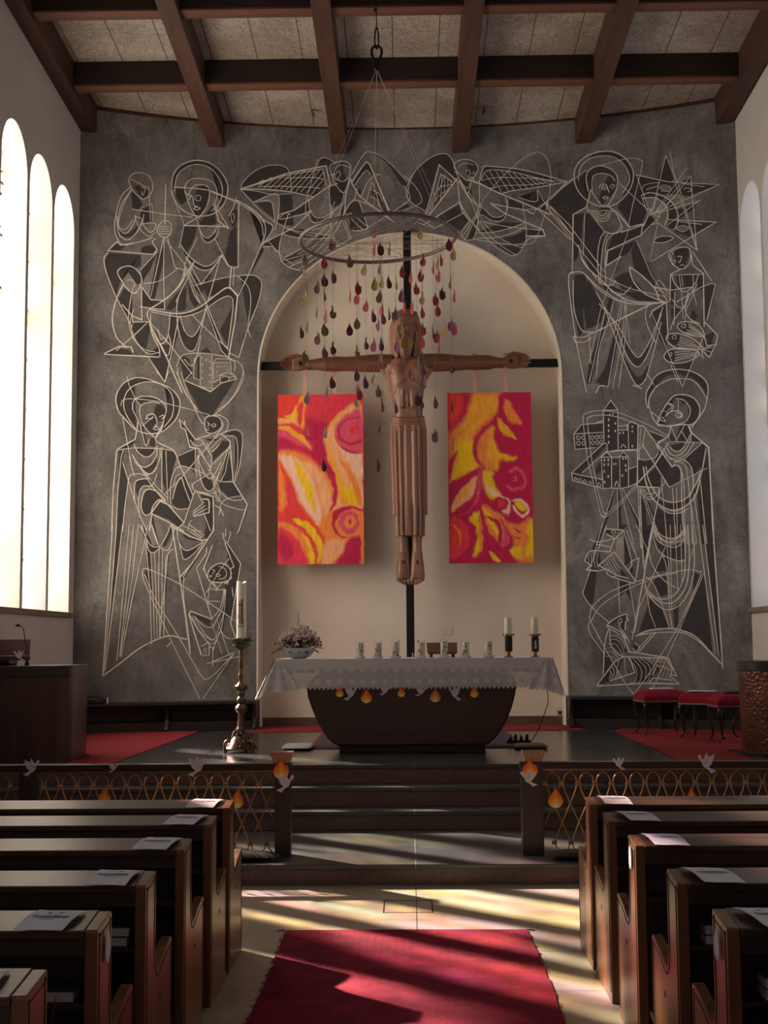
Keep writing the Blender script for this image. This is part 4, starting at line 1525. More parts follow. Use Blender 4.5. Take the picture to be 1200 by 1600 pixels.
for name,(ox,oy,s,txt) in MURAL.items():
    ML=MB();MD=MB();MM=MB(); cnt=0
    for ln in txt.strip().splitlines():
        tk=ln.split(); k=tk[0][0]; wpx=float(tk[0][1:] or 2); v=[float(a) for a in tk[1:]]
        if len(v)<6 and k in 'fgmo': continue
        P=[Vector((a,b)) for a,b in zip(v[::2],v[1::2])]
        closed=k in 'ofgm'
        if k in 'cog': P=crom(P,5 if len(P)<7 else 4,closed)
        else:
            Q=[]
            for i,p in enumerate(P):
                Q.append(p)
                if i+1<len(P) and k=='p':
                    n=int((P[i+1]-p).length/60)
                    for j in range(1,n+1): Q.append(p.lerp(P[i+1],j/(n+1)))
            P=Q
        W=[]
        for p in P:
            q=PW(ox+p.x/s,oy+p.y/s); W.append(Vector((q.x,q.z)))
        W=clean(W,closed)
        if len(W)<2: continue
        cnt+=1
        if k in 'cpo': ribbon(ML,W,wpx*.62*17.5/F,.0062,closed)
        elif k=='m': field(MM,W,.0042+.00002*(cnt%20),0)
        elif len(W)>2: field(MD,W,.0024+.00004*(cnt%30),0)
    a=ML.build(name,'mural_line',wall_back,fix=False,label=mural_labels[name])
    if MD.v: MD.build('dark_field','mural_dark',a,fix=False)
    if MM.v: MM.build('grey_field','mural_mid',a,fix=False)
# ================================================================= two abstract paintings hung from the crossbar
def paint(name,base,strokes,x0,x1,y0,y1,nx=150,ny=300):
    """colour grid of a hand painted abstract: strokes = (colour, softness, outline points) in picture units of the close-up"""
    gx=np.linspace(x0,x1,nx); gy=np.linspace(y0,y1,ny); X,Y=np.meshgrid(gx,gy)
    r=np.random.RandomState(3)
    def nz(sx,sy):
        a=r.rand(ny//sy+3,nx//sx+3); yi=np.linspace(0,a.shape[0]-2.001,ny); xi=np.linspace(0,a.shape[1]-2.001,nx)
        y_=yi.astype(int); x_=xi.astype(int); fy=(yi-y_)[:,None]; fx=(xi-x_)[None,:]
        fy=fy*fy*(3-2*fy); fx=fx*fx*(3-2*fx)
        return a[y_][:,x_]*(1-fy)*(1-fx)+a[y_+1][:,x_]*fy*(1-fx)+a[y_][:,x_+1]*(1-fy)*fx+a[y_+1][:,x_+1]*fy*fx
    Xw=X+(nz(9,9)-.5)*18+(nz(4,4)-.5)*6; Yw=Y+(nz(9,9)-.5)*18+(nz(4,4)-.5)*6
    img=np.ones((ny,nx,3))*np.array(lin(base)[:3])
    for col,soft,pts in strokes:
        P=crom([Vector((a,b)) for a,b in zip(pts[::2],pts[1::2])],5,True)
        ins=np.zeros_like(X,dtype=bool); dist=np.full_like(X,1e9)
        for a,b in zip(P,P[1:]+P[:1]):
            c=((a.y>Yw)!=(b.y>Yw)); 
            with np.errstate(divide='ignore',invalid='ignore'):
                xi=(b.x-a.x)*(Yw-a.y)/(b.y-a.y+1e-12)+a.x
            ins^=c&(Xw<xi)
            dx,dy=b.x-a.x,b.y-a.y; L=dx*dx+dy*dy+1e-9
            t=np.clip(((Xw-a.x)*dx+(Yw-a.y)*dy)/L,0,1)
            dist=np.minimum(dist,np.hypot(Xw-a.x-t*dx,Yw-a.y-t*dy))
        sd_=np.where(ins,dist,-dist); al=np.clip(.5+sd_/(2*soft),0,1); al=(al*al*(3-2*al))[...,None]
        img=img*(1-al)+np.array(lin(col)[:3])*al
    img*= (1+(nz(3,14)-.5)*.22+(nz(2,2)-.5)*.08)[...,None]
    return np.clip(img,0,1)
t=NT('canvas_paint'); at_=t.n('ShaderNodeAttribute',attribute_name='paint'); t.set(at_.outputs['Color'],.5,0,.35); t.bump(t.noise(t.coord((1,1,.35)),60,4,.6),.3,.003)
simple('canvas_edge',(205,50,56),(222,96,60),.7,0,9)
simple('ribbon_cloth',(196,150,128),(208,164,142),.8,0,30)
RED=(232,58,78);CRM=(196,28,78);ORG=(246,140,66);PEA=(248,176,122);YEL=(248,196,28);YOR=(250,172,50);PNK=(226,84,112);PALE=(244,196,170);SCA=(236,66,52)
LP=[(RED,40,[75,90,800,90,800,560,75,560]),(CRM,40,[300,300,480,330,500,560,560,860,540,1010,470,800,380,650,250,560,80,590,80,430,300,420]),
(PNK,25,[80,380,330,480,350,560,200,480,80,430]),(YOR,14,[80,290,200,270,270,110,330,110,300,220,290,370,240,340,80,330]),(SCA,12,[80,110,250,105,220,170,150,240,80,280]),
(YEL,10,[130,270,190,245,235,170,225,260,210,290]),(RED,8,[250,170,290,160,270,330,240,320,240,240]),
(PEA,10,[80,300,200,292,250,350,200,325,80,320]),(YOR,10,[80,350,200,372,300,450,350,550,270,480,160,400,80,372]),
(ORG,22,[80,570,230,570,380,650,500,780,560,900,540,1060,490,1200,500,1300,420,1490,420,1300,360,1180,280,1040,220,900,150,760,80,670]),
(PALE,22,[90,600,200,610,330,720,400,900,440,1080,420,1180,330,1080,240,940,180,760,100,650]),(PEA,20,[260,640,400,700,500,850,530,960,500,1080,450,1080,420,900,350,760]),
(YEL,8,[205,640,270,690,330,780,375,900,392,1060,340,1000,300,890,250,780]),(SCA,20,[80,670,150,740,220,900,270,1020,400,1170,470,1300,440,1400,330,1190,80,1110]),
(ORG,14,[85,690,120,760,150,900,150,1000,90,1060]),(RED,16,[130,800,190,900,210,1080,160,1080,150,940]),
(YEL,12,[200,1130,330,1160,420,1260,455,1360,430,1480,400,1490,410,1380,360,1270,270,1190]),(RED,9,[230,1180,330,1260,400,1370,405,1500,380,1500,370,1380,300,1270]),
(ORG,16,[80,1150,180,1170,280,1250,350,1370,360,1500,310,1500,260,1350,180,1240,80,1210]),(YEL,10,[280,1240,340,1310,385,1420,380,1500,345,1500,330,1380]),
(RED,22,[80,1210,190,1250,270,1360,320,1500,80,1500]),(CRM,20,[90,1260,180,1300,200,1420,150,1480,90,1420]),
(PEA,18,[780,180,620,230,530,320,480,420,470,520,520,660,580,800,590,920,540,1060,520,1100,600,1060,690,1030,800,1040,800,880,780,700]),
(YOR,14,[640,240,560,310,505,400,495,500,540,620,600,760,640,880,700,1000,660,1020,590,960,560,800,510,660,485,520,490,400,540,310]),
(PNK,16,[780,230,680,250,600,310,560,400,570,470,620,530,700,560,790,575]),(PALE,16,[590,520,700,570,790,600,790,800,740,760,660,640]),(CRM,10,[560,430,590,500,680,550,780,580,700,585,610,540]),
(CRM,10,[770,290,690,300,620,350,600,420,640,480,710,500,780,470,780,500,710,520,630,500,580,430,610,340,690,285]),(PNK,10,[770,330,700,340,650,380,650,430,690,460,770,440,760,460,690,475,630,440,635,370,690,330]),
(RED,9,[740,350,690,370,680,410,720,430,770,420]),(ORG,9,[600,640,680,700,760,870,780,1020,740,1000,700,860,640,720]),(YEL,14,[620,870,700,880,740,960,740,1030,680,1010]),
(CRM,9,[500,660,560,780,580,900,560,1010,510,1090,540,980,540,860,480,740,450,700]),
(ORG,16,[500,1090,560,1060,660,1020,780,1060,790,1270,640,1320,540,1400,460,1500,440,1490,490,1330,480,1200]),
(CRM,9,[560,1060,650,1025,760,1045,780,1070,690,1050,610,1090,560,1160,590,1250,650,1285,720,1270,640,1300,560,1240,530,1150]),(PNK,12,[620,1090,690,1060,750,1100,760,1180,720,1240,650,1250,600,1190,590,1130]),
(ORG,8,[660,1110,710,1100,735,1140,715,1190,665,1210,635,1170,635,1130]),(CRM,6,[668,1140,690,1135,695,1160,675,1170]),
(PEA,20,[480,1310,620,1310,690,1290,620,1400,540,1490,450,1500]),(CRM,20,[660,1310,800,1260,800,1400,800,1500,580,1500,620,1420]),(ORG,14,[760,1180,800,1100,800,1500,770,1500,780,1350])]
RP=[(ORG,45,[330,70,560,70,560,250,440,330,340,480,330,620,380,700,250,740,110,830,100,420,200,330,300,200]),(CRM,40,[100,80,300,80,300,200,190,330,100,370]),(SCA,30,[110,90,220,90,210,230,120,340]),
(YOR,35,[400,110,530,110,520,220,420,310,320,400,250,520,180,560,180,480,300,330,370,210]),(YEL,30,[170,520,300,470,330,560,360,660,340,720,200,770,120,820,150,700,190,620]),(YOR,30,[320,110,400,110,350,250,240,370,180,400,260,280]),
(CRM,20,[590,80,820,80,820,700,650,640,560,600,500,500,500,370,520,280,560,180]),(ORG,16,[600,130,650,170,740,330,660,330,600,230]),(CRM,8,[560,90,600,100,575,200,600,280,650,340,740,360,640,350,560,270,545,180]),
(YOR,12,[530,290,600,330,700,465,640,450,560,400]),(CRM,12,[520,260,470,340,400,370,340,450,310,510,330,620,380,690,370,620,340,520,390,430,450,370,530,340]),
(YOR,22,[505,370,500,500,560,580,690,610,660,640,560,640,520,720,440,700,380,640,360,560,390,450,440,390]),(ORG,18,[480,400,450,480,440,600,500,690,520,720,420,690,370,600,370,500,420,420]),(YEL,8,[505,375,490,470,520,560,600,600,690,625,600,635,520,580,480,500]),
(CRM,10,[530,370,560,430,640,460,740,490,700,600,600,580,530,520,510,430]),
(YEL,20,[390,730,460,720,500,780,500,850,560,920,540,960,470,960,420,900,385,800]),(CRM,14,[500,830,500,760,560,690,660,670,760,700,810,760,820,900,700,940,580,920]),(PNK,10,[620,730,700,700,760,740,780,830,730,890,640,890,600,850,720,870,750,800,700,730,640,750]),
(CRM,7,[620,760,680,750,720,790,700,830,650,830,610,800]),(PNK,6,[650,770,690,775,700,800,680,820,650,810,680,800]),
(PALE,9,[400,730,430,830,500,900,560,930,630,970,640,1030,620,1110,560,1070,600,1010,520,950,440,900]),(CRM,9,[500,970,540,945,600,960,620,1000,590,1050,530,1060,490,1020]),(RED,7,[530,975,580,970,590,1010,540,1030]),
(CRM,14,[410,920,480,1000,560,1080,650,1130,780,1140,820,1100,820,920,720,950,800,1050,760,1110,690,1080,650,1010,640,960,630,1080,560,1070,470,990,420,920]),(YEL,7,[680,975,730,980,770,1020,755,1060,710,1050,680,1010]),
(PALE,5,[640,970,690,960,760,980,795,1050,780,1100,730,1110,680,1080,650,1020,668,1010,700,1070,750,1085,772,1050,750,1000,690,980]),
(CRM,16,[110,830,240,770,370,700,390,800,390,900,410,960,370,1040,300,1110,110,1110,110,1000]),(CRM,14,[100,650,180,560,160,640,120,780,100,790]),
(PEA,12,[350,770,330,880,280,960,200,1020,125,1070,130,1000,190,900,260,840]),(YOR,10,[290,830,250,860,180,930,150,1000,200,960,260,900]),(CRM,12,[110,830,160,880,130,990,110,990]),
(PNK,12,[370,720,385,850,360,960,280,1060,180,1100,300,1030,350,900]),
(YEL,14,[360,1060,350,1150,400,1270,380,1390,340,1470,300,1430,340,1300,330,1200,270,1130]),(ORG,14,[370,1100,400,1250,385,1370,345,1450,360,1330,350,1200]),
(RED,18,[105,1130,200,1120,270,1200,290,1300,220,1410,110,1460]),(CRM,14,[200,1120,290,1150,340,1250,320,1360,240,1450,110,1480,230,1400,280,1300,260,1190]),(SCA,10,[120,1160,190,1190,200,1290,140,1360]),(ORG,6,[130,1170,190,1210,205,1290,180,1350,190,1270,150,1200]),
(CRM,14,[370,1060,400,1180,480,1300,600,1400,700,1480,480,1480,400,1400,400,1270]),(ORG,14,[400,1000,480,1060,560,1100,600,1200,650,1280,650,1350,600,1380,540,1330,450,1230,410,1110]),
(YEL,8,[400,1020,420,1100,480,1200,530,1270,520,1180,460,1080]),(CRM,9,[410,1100,500,1120,560,1200,560,1300,520,1320,530,1220,480,1150]),(CRM,10,[540,1130,620,1200,660,1300,640,1380,560,1370,600,1300,590,1220]),(PNK,8,[570,1180,610,1250,610,1320,560,1360,540,1320,580,1280]),
(ORG,22,[580,1150,700,1170,820,1140,830,1480,700,1480,640,1400,660,1300]),(YEL,18,[780,1170,830,1150,830,1400,760,1430,760,1300]),(YEL,10,[620,1380,680,1350,740,1380,720,1450,650,1430]),
(CRM,5,[660,1200,720,1230,700,1235]),(RED,5,[640,1270,720,1290,700,1300]),(ORG,9,[700,1180,780,1230,770,1350,720,1440,740,1340,750,1250]),(CRM,16,[110,1490,250,1470,440,1380,500,1470,700,1490]),(YEL,8,[440,1390,500,1430,550,1470,480,1470])]
def hang(label,rect,img,straps,YP):
    (pxl,pyt),(pxr,pyb)=rect; a=PY(pxl,pyt,YP); b=PY(pxr,pyb,YP)
    x0,x1,z1,z0=a.x,b.x,a.z,b.z
    r=thing('abstract_painting',label,'painting',((x0+x1)/2,YP+.015,z0),'red and yellow abstract canvases in the niche')
    m=MB(); m.box(x0,x1,YP+.002,YP+.034,z0,z1); m.build('stretcher','canvas_edge',r)
    ny,nx,_=img.shape; vs=[];fs=[]
    for j in range(ny):
        for i in range(nx):
            u=i/(nx-1); v=j/(ny-1); vs.append((x0+u*(x1-x0),YP-.001+.002*math.sin(u*9+v*4)*math.sin(v*7)*min(1,8*u*(1-u)),z1+v*(z0-z1)))
    for j in range(ny-1):
        for i in range(nx-1): k=j*nx+i; fs.append((k,k+1,k+nx+1,k+nx))
    m=MB(); m.add(vs,fs); o=m.build('painted_canvas','canvas_paint',r,fix=False,smooth=60)
    ca=o.data.color_attributes.new('paint','FLOAT_COLOR','POINT'); q=np.ones((ny*nx,4)); q[:,:3]=img.reshape(-1,3); ca.data.foreach_set('color',q.ravel().astype(np.float32))
    for sx,zt in straps:
        p=PY(sx,600,YP); m=MB(); m.box(p.x-.026,p.x+.026,YP+.012,YP+.016,z1-.05,zt); m.build('hanging_strap','ribbon_cloth',r)
YP=17.635
zt=PY(520,554,YP).z
hang('left abstract canvas of red and peach swirls with one long yellow flame',((434,617),(569,881)),paint('l',RED,LP,75,800,90,1503),[(476.5,zt),(522.5,zt)],YP)
hang('right abstract canvas of crimson spirals on orange and yellow',((699,614),(834,879)),paint('r',CRM,RP,100,828,72,1488),[(742,zt),(790.5,zt)],YP)
# ================================================================= large carved crucifix
wood('carved_wood',(100,66,52),(160,114,92),2,.38,7)
wood('carved_wood_arm',(84,48,36),(126,80,60),0,.4,7)
simple('black_iron_bar',(18,18,19),(28,27,28),.45,.3,30,.1)
YX=17.62
cr=thing('crucifix','tall carved wooden crucified figure on a thin black iron cross spanning the niche','crucifix',(.03,YX,1.0))
pt=PY(634,360,YX); xc=.028; hw=.052
m=MB(); m.box(xc-hw,xc+hw,YX+.0,YX+.05,.655,pt.z); m.build('upright_bar','black_iron_bar',cr,bevel=.004)
zb=PY(640,568,YX).z
m=MB(); m.box(NX0+.003,NX1-.003,YX-.001+.051,YX+.095,zb-.055,zb+.055); m.build('cross_bar','black_iron_bar',cr,bevel=.004)
def ell(cx,cy,cz,rx,ry,n=28,p=2.0,f=None):
    out=[]
    for k in range(n):
        a=2*math.pi*k/n; c,s=math.cos(a),math.sin(a)
        x=abs(c)**(2/p)*(1 if c>0 else -1)*rx; y=abs(s)**(2/p)*(1 if s>0 else -1)*ry
        if f: x,y=f(a,x,y)
        out.append((cx+x,cy+y,cz))
    return out
def zp(py): return PY(640,py,YX-.12).z
def xp(px,py=640): return PY(px,py,YX-.12).x
S=(xp(700)-xp(600))/100    # metres per picture unit at the figure
cx0=xp(637); yb=YX-.14
body=MB()
# torso : (picture y, half width px, depth m, x shift px)
T=[(655,22,.115,1),(640,22.5,.125,1),(625,24,.15,0),(610,27,.18,-1),(595,29.5,.19,-1),(582,33,.185,-1),(572,36,.16,-1),(564,30,.13,-1),(559,17,.10,-1)]
body.loft([ell(cx0+sx*S,yb,zp(y),w*S,d,28,2.3) for y,w,d,sx in T])
# neck
body.loft([ell(cx0-1*S,yb-.01,zp(y),w*S,d) for y,w,d in [(575,13,.11),(560,11,.10),(548,11,.10)]])
# head
hd=[(562,3,.03),(558,8,.08),(552,11,.12),(545,13,.15),(535,15,.17),(523,16.5,.185),(512,17.5,.19),(502,17.5,.185),(494,16,.165),(489,12,.12),(486,6,.06)]
body.loft([ell(cx0-3*S,yb-.045,zp(y),w*S,d,24,2.2) for y,w,d in hd])
# brow, nose, lips, cheeks
hx=cx0-3*S; fy=yb-.045-.185
body.loft([[(hx-.012,fy+.0,zp(519)),(hx+.012,fy,zp(519)),(hx+.012,fy+.05,zp(519)),(hx-.012,fy+.05,zp(519))],[(hx-.024,fy-.045,zp(531)),(hx+.024,fy-.045,zp(531)),(hx+.02,fy+.04,zp(531)),(hx-.02,fy+.04,zp(531))],[(hx-.028,fy-.03,zp(533.5)),(hx+.028,fy-.03,zp(533.5)),(hx+.02,fy+.05,zp(533.5)),(hx-.02,fy+.05,zp(533.5))]])
for s in(-1,1):
    body.tube([(hx+s*.015,fy-.005,zp(519)),(hx+s*.06,fy-.005,zp(517)),(hx+s*.115,fy+.055,zp(519))],[.016,.02,.014])
    body.ball((hx+s*.062,fy+.022,zp(521.5)),.026,10,8,1,.7,.6)
    body.ball((hx+s*.07,fy+.045,zp(530)),.045,10,8,1,.8,1)
body.tube([(hx-.045,fy+.008,zp(538.5)),(hx,fy-.012,zp(538)),(hx+.045,fy+.008,zp(538.5))],.011)
body.tube([(hx-.035,fy+.01,zp(541)),(hx,fy-.008,zp(541.5)),(hx+.035,fy+.01,zp(541))],.012)
# collar bones, pectorals, rib arch, navel ridge
for s in(-1,1):
    body.tube([(cx0-S,yb-.12,zp(567)),(cx0+s*14*S,yb-.12,zp(566)),(cx0+s*28*S,yb-.07,zp(564))],[.012,.018,.012])
    body.ball((cx0+s*12*S,yb-.10,zp(583)),.13,14,10,1,.75,.8)
    rp=[(cx0+s*2*S,yb-.185,zp(598)),(cx0+s*9*S,yb-.18,zp(600)),(cx0+s*17*S,yb-.15,zp(606)),(cx0+s*23*S,yb-.09,zp(618))]
    body.tube([tuple(p) for p in crom(rp,4)],.017)
    for i,(a,b) in enumerate([(592,588),(600,595),(608,603)]):
        body.tube([(cx0+s*20*S,yb-.13,zp(a+8)),(cx0+s*26*S,yb-.07,zp(b+6)),(cx0+s*29*S,yb,zp(b+2))],.011)
body.tube([(cx0,yb-.165,zp(606)),(cx0,yb-.15,zp(640))],.010)
for s in(-1,1): body.tube([(cx0+s*7*S,yb-.15,zp(612)),(cx0+s*8*S,yb-.13,zp(640))],[.03,.03])
# chest flare to the arms (triangular web under the armpit)
for s in(-1,1):
    sx=-1
    body.loft([[(cx0+(s*24+sx)*S,yb-.08,zp(561)),(cx0+(s*24+sx)*S,yb+.08,zp(561)),(cx0+(s*26+sx)*S,yb+.08,zp(602)),(cx0+(s*26+sx)*S,yb-.08,zp(602))],
               [(cx0+(s*44+sx)*S,yb-.06,zp(562)),(cx0+(s*44+sx)*S,yb+.06,zp(562)),(cx0+(s*44+sx)*S,yb+.06,zp(576)),(cx0+(s*44+sx)*S,yb-.06,zp(576))]])
# legs and feet
for s in(-1,1):
    lx=cx0+s*10.5*S+2*S
    L_=[(640,9,.07),(700,9,.08),(800,10,.10),(835,9,.09),(848,7.5,.075),(858,7.5,.075),(868,9,.085)]
    body.loft([ell(lx,yb+.0,zp(y),w*S,d,16) for y,w,d in L_])
fig=body.build('carved_body','carved_wood',cr)
rm=fig.modifiers.new('r','REMESH'); rm.mode='VOXEL'; rm.voxel_size=.0105; rm.use_smooth_shade=True
sm=fig.modifiers.new('s','SMOOTH'); sm.factor=.5; sm.iterations=2
for s in(-1,1):
    ft=MB(); lx=cx0+s*10.5*S+2*S
    F_=[(862,8,.07,0),(872,9,.085,-.03),(885,10.5,.085,-.06),(897,11.5,.07,-.085),(905,11.5,.05,-.10)]
    ft.loft([ell(lx+s*.0,yb+dy,zp(y),w*S,d,16,2.6) for y,w,d,dy in F_])
    for k in range(5):
        tx=lx+s*(-8.2+[0,5.6,9.6,13.4,16.8][k])*S; r=.027 if k==0 else .0165; ln=[914,915,913.5,911.5,909][k]
        ft.tube([(tx,yb-.10,zp(898)),(tx,yb-.125,zp(ln-5)),(tx,yb-.12,zp(ln))],[r,r*1.05,r*.85],8)
    fo=ft.build('carved_foot','carved_wood',cr)
    rm=fo.modifiers.new('r','REMESH'); rm.mode='VOXEL'; rm.voxel_size=.006; rm.use_smooth_shade=True
    sm=fo.modifiers.new('s','SMOOTH'); sm.factor=.5; sm.iterations=1
# arms with hands
for s,xe,hw_ in((-1,437,-1),(1,834,1)):
    a=MB(); zA=PY(640,567,yb).z
    def xq(px): return PY(px,567,yb).x
    sh=636+s*38; wr=480 if s<0 else 787
    n=[(sh-s*16,.120),(sh,.125),(sh+s*18,.122),(sh+s*38,.108),(sh+s*58,.098),(sh+s*72,.104),(sh+s*90,.098),(wr-s*8,.066),(wr,.060)]
    rings=[]
    for px,r in n:
        x=xq(px); rings.append([(x,yb+.0+r*.85*math.cos(2*math.pi*k/18),zA+(-.005 if abs(px-636)>60 else .0)+r*math.sin(2*math.pi*k/18)*.98) for k in range(18)])
    a.loft(rings)
    # palm and fingers, open towards the nave
    x0_=xq(wr); x1_=xq(wr+s*22); 
    a.loft([[(x0_,yb-.04,zA+.055),(x0_,yb+.04,zA+.055),(x0_,yb+.04,zA-.055),(x0_,yb-.04,zA-.055)],[((x0_+x1_)/2,yb-.045,zA+.085),((x0_+x1_)/2,yb+.035,zA+.085),((x0_+x1_)/2,yb+.035,zA-.09),((x0_+x1_)/2,yb-.045,zA-.09)],[(x1_,yb-.035,zA+.085),(x1_,yb+.03,zA+.085),(x1_,yb+.03,zA-.085),(x1_,yb-.035,zA-.085)]])
    for k,(dz,ln) in enumerate([(.064,17),(.022,20.5),(-.022,20),(-.064,15.5)]):
        b=x1_+s*ln*S
        a.tube([(x1_-s*.04,yb-.0,zA+dz*.95),(x1_+s*ln*S*.45,yb-.012,zA+dz),(x1_+s*ln*S*.78,yb-.03,zA+dz*.92),(b,yb-.05,zA+dz*.86)],[.020,.019,.017,.013],8)
    a.tube([(x0_+s*.04,yb-.03,zA+.075),(x0_+s*.13,yb-.055,zA+.10),(x0_+s*.22,yb-.06,zA+.085),(x0_+s*.30,yb-.06,zA+.07)],[.03,.028,.024,.016],8)
    ao=a.build('carved_arm','carved_wood_arm',cr)
    rm=ao.modifiers.new('r','REMESH'); rm.mode='VOXEL'; rm.voxel_size=.0062; rm.use_smooth_shade=True
    sm=ao.modifiers.new('s','SMOOTH'); sm.factor=.5; sm.iterations=2
    nl=MB(); q=(x0_+x1_)/2; nl.lathe([(.03,-.01),(.026,.004),(.012,.012)],0,0,0,12); nl.v=[(q+p[0],yb-.05-p[2],zA+p[1]) for p in nl.v]; nl.build('nail_wound','black_iron_bar',cr,smooth=40)
# hair falling on both sides
h=MB()
cap=[(483.5,3,.03),(484.5,8,.08),(487.5,13.5,.13),(493,18.5,.17),(503,22,.19),(515,22,.19),(530,21,.16),(545,20,.13),(558,18,.10),(563,15,.08)]
h.loft([ell(cx0-2*S,yb+.045,zp(y),w*S,d,32,2.3) for y,w,d in cap])
for s in(-1,1):
    for k in range(4):
        px_=cx0-2*S+s*(14.5+2.6*k)*S*.98
        yy=[yb-.10+.025*k]*6
        h.tube([(px_-s*.05,yb-.10+.02*k,zp(497)),(px_,yb-.13+.03*k,zp(512)),(px_+s*.006,yb-.12+.03*k,zp(530)),(px_-s*.004,yb-.11+.03*k,zp(548)),(px_-s*.012,yb-.10+.03*k,zp(561))],[.03,.032,.03,.028,.018],8)
for k in range(7): # combed forelock ridges
    u=(k-3)/3; h.tube([(cx0-2*S+u*.08,yb-.0,zp(486+abs(u)*2)),(cx0-2*S+u*.13,yb-.11,zp(489+abs(u)*4)),(cx0-2*S+u*.16,yb-.185+.05*abs(u),zp(497+abs(u)*7)),(cx0-3*S+u*.155,yb-.215+.07*abs(u),zp(504+abs(u)*7))],[.02,.028,.028,.018],8)
ho=h.build('carved_hair','carved_wood',cr); rm=ho.modifiers.new('r','REMESH'); rm.mode='VOXEL'; rm.voxel_size=.010; rm.use_smooth_shade=True
b_=MB(); b_.loft([ell(cx0-3*S,fy+.085-.01,zp(y),w*S,d,20,2.2,lambda a,x,y:(x*(1+.05*math.cos(9*a)),y*(1+.05*math.cos(9*a)))) for y,w,d in [(543,11.5,.085),(550,11,.10),(557,9,.085),(563,5.5,.06),(566,3,.03)]])
b_.build('carved_beard','carved_wood',cr,smooth=50)
# loin cloth: wide sash and long pleated skirt in two tiers
def pleat(n,amp):
    return lambda a,x,y:(x*(1+amp*math.copysign(abs(math.cos(n*a))**.5,math.cos(n*a))),y*(1+amp*2*math.copysign(abs(math.cos(n*a))**.5,math.cos(n*a))))
def xs_(py): return cx0+(2.2*(py-650)/200+.5)*S
g=MB()
g.loft([ell(xs_(y),yb,zp(y),w*S,d,120,2.4,pleat(19,.035)) for y,w,d in [(668,27.5,.17),(690,27.8,.175),(720,27.5,.175),(750,27,.17),(780,26.5,.17),(805,26.3,.165)]])
g.build('carved_skirt','carved_wood',cr,smooth=25,bevel=0)
g=MB(); g.loft([ell(xs_(y),yb-.005,zp(y),w*S,d,120,2.4,pleat(15,.045)) for y,w,d in [(790,22.5,.18),(806,22.5,.178),(822,22,.172),(838,21.3,.165)]])
g.build('carved_under_skirt','carved_wood',cr,smooth=25)
g=MB()
rr=[]
for i in range(25):
    y=650+i*.85; k=i%5; bul=[0,.006,.009,.006,0][k]; rr.append(ell(xs_(y),yb,zp(y)+0,(24.5+i*.13)*S+bul,.150+.0009*i+bul,60,2.4))
rr=[[(p[0],p[1],p[2]-.055*max(0,(yb-p[1])/.16)**1.0) for p in r] for r in rr]
g.loft(rr); g.build('carved_sash','carved_wood',cr,smooth=60)
# nail heads on the feet, wound in the side
for s in(-1,1):
    g=MB(); lx=cx0+s*10.5*S+2*S; g.ball((lx,yb-.125,zp(883)),.03,10,8,.7,.5,2.0); g.build('nail_wound','black_iron_bar',cr,smooth=60)
# ================================================================= altar and what stands on it
wood('altar_wood',(44,26,24),(66,38,34),0,.28,6)
simple('altar_plinth',(24,20,20),(34,28,27),.5,0,9)
def cloth_mat(name,lace):
    t=NT(name); v=t.coord()
    tc=t.n('ShaderNodeTexCoord'); s=t.n('ShaderNodeSeparateXYZ'); t.l(tc.outputs['Object'],s.inputs[0])
    t.set((.64,.62,.66,1),.85,0,.1)
    if lace:
        # openwork: rows of small lozenges
        def wave(a,b,sc):
            m=t.n('ShaderNodeMath',operation='MULTIPLY_ADD'); t.l(s.outputs[0],m.inputs[0]); m.inputs[1].default_value=a
            q=t.n('ShaderNodeMath',operation='MULTIPLY'); t.l(s.outputs[2],q.inputs[0]); q.inputs[1].default_value=b; t.l(q.outputs[0],m.inputs[2])
            r=t.n('ShaderNodeMath',operation='SINE'); t.l(m.outputs[0],r.inputs[0]); return r.outputs[0]
        a=wave(420,420,1); b=wave(420,-420,1); p=t.n('ShaderNodeMath',operation='MULTIPLY'); t.l(a,p.inputs[0]); t.l(b,p.inputs[1])
        c=t.n('ShaderNodeMath',operation='GREATER_THAN'); t.l(p.outputs[0],c.inputs[0]); c.inputs[1].default_value=.12
        d=wave(28,28,1); e=wave(28,-28,1); pe=t.n('ShaderNodeMath',operation='MULTIPLY'); t.l(d,pe.inputs[0]); t.l(e,pe.inputs[1])
        g=t.n('ShaderNodeMath',operation='LESS_THAN'); t.l(pe.outputs[0],g.inputs[0]); g.inputs[1].default_value=.55
        h=t.n('ShaderNodeMath',operation='MULTIPLY'); t.l(c.outputs[0],h.inputs[0]); t.l(g.outputs[0],h.inputs[1])
        tr=t.n('ShaderNodeBsdfTransparent'); ms=t.n('ShaderNodeMixShader'); hm=t.n('ShaderNodeMath',operation='MULTIPLY'); t.l(h.outputs[0],hm.inputs[0]); hm.inputs[1].default_value=.5; t.l(hm.outputs[0],ms.inputs[0]); t.l(t.b.outputs[0],ms.inputs[1]); t.l(tr.outputs[0],ms.inputs[2]); t.l(ms.outputs[0],t.out.inputs[0])
    t.bump(t.noise(v,120,2),.1,.001)
cloth_mat('altar_linen',False); cloth_mat('altar_lace',True)
AY0,AY1=13.42,14.40
def ax(px,py=1060): return PY(px,py,AY0).x
def az(py): return PY(640,py,AY0).z
al=thing('altar','dark red-brown wooden altar with sloping sides on a black plinth','altar',(.05,13.9,ZC))
out=[(502,1051),(490,1056),(481,1064),(478.5,1074),(480,1088),(487,1108),(494,1125),(502,1141),(511,1154),(521,1163),(529,1166),(759,1166),(766,1163),(777,1153),(786,1140),(794,1124),(801,1106),(806,1086),(808,1072),(806,1062),(798,1054),(788,1051)]
pts=[(ax(a,b),az(b)) for a,b in out]
m=MB(); m.prism(pts,AY0+.06,AY1-.06,'y'); m.build('altar_body','altar_wood',al,bevel=.02,seg=3,smooth=40)
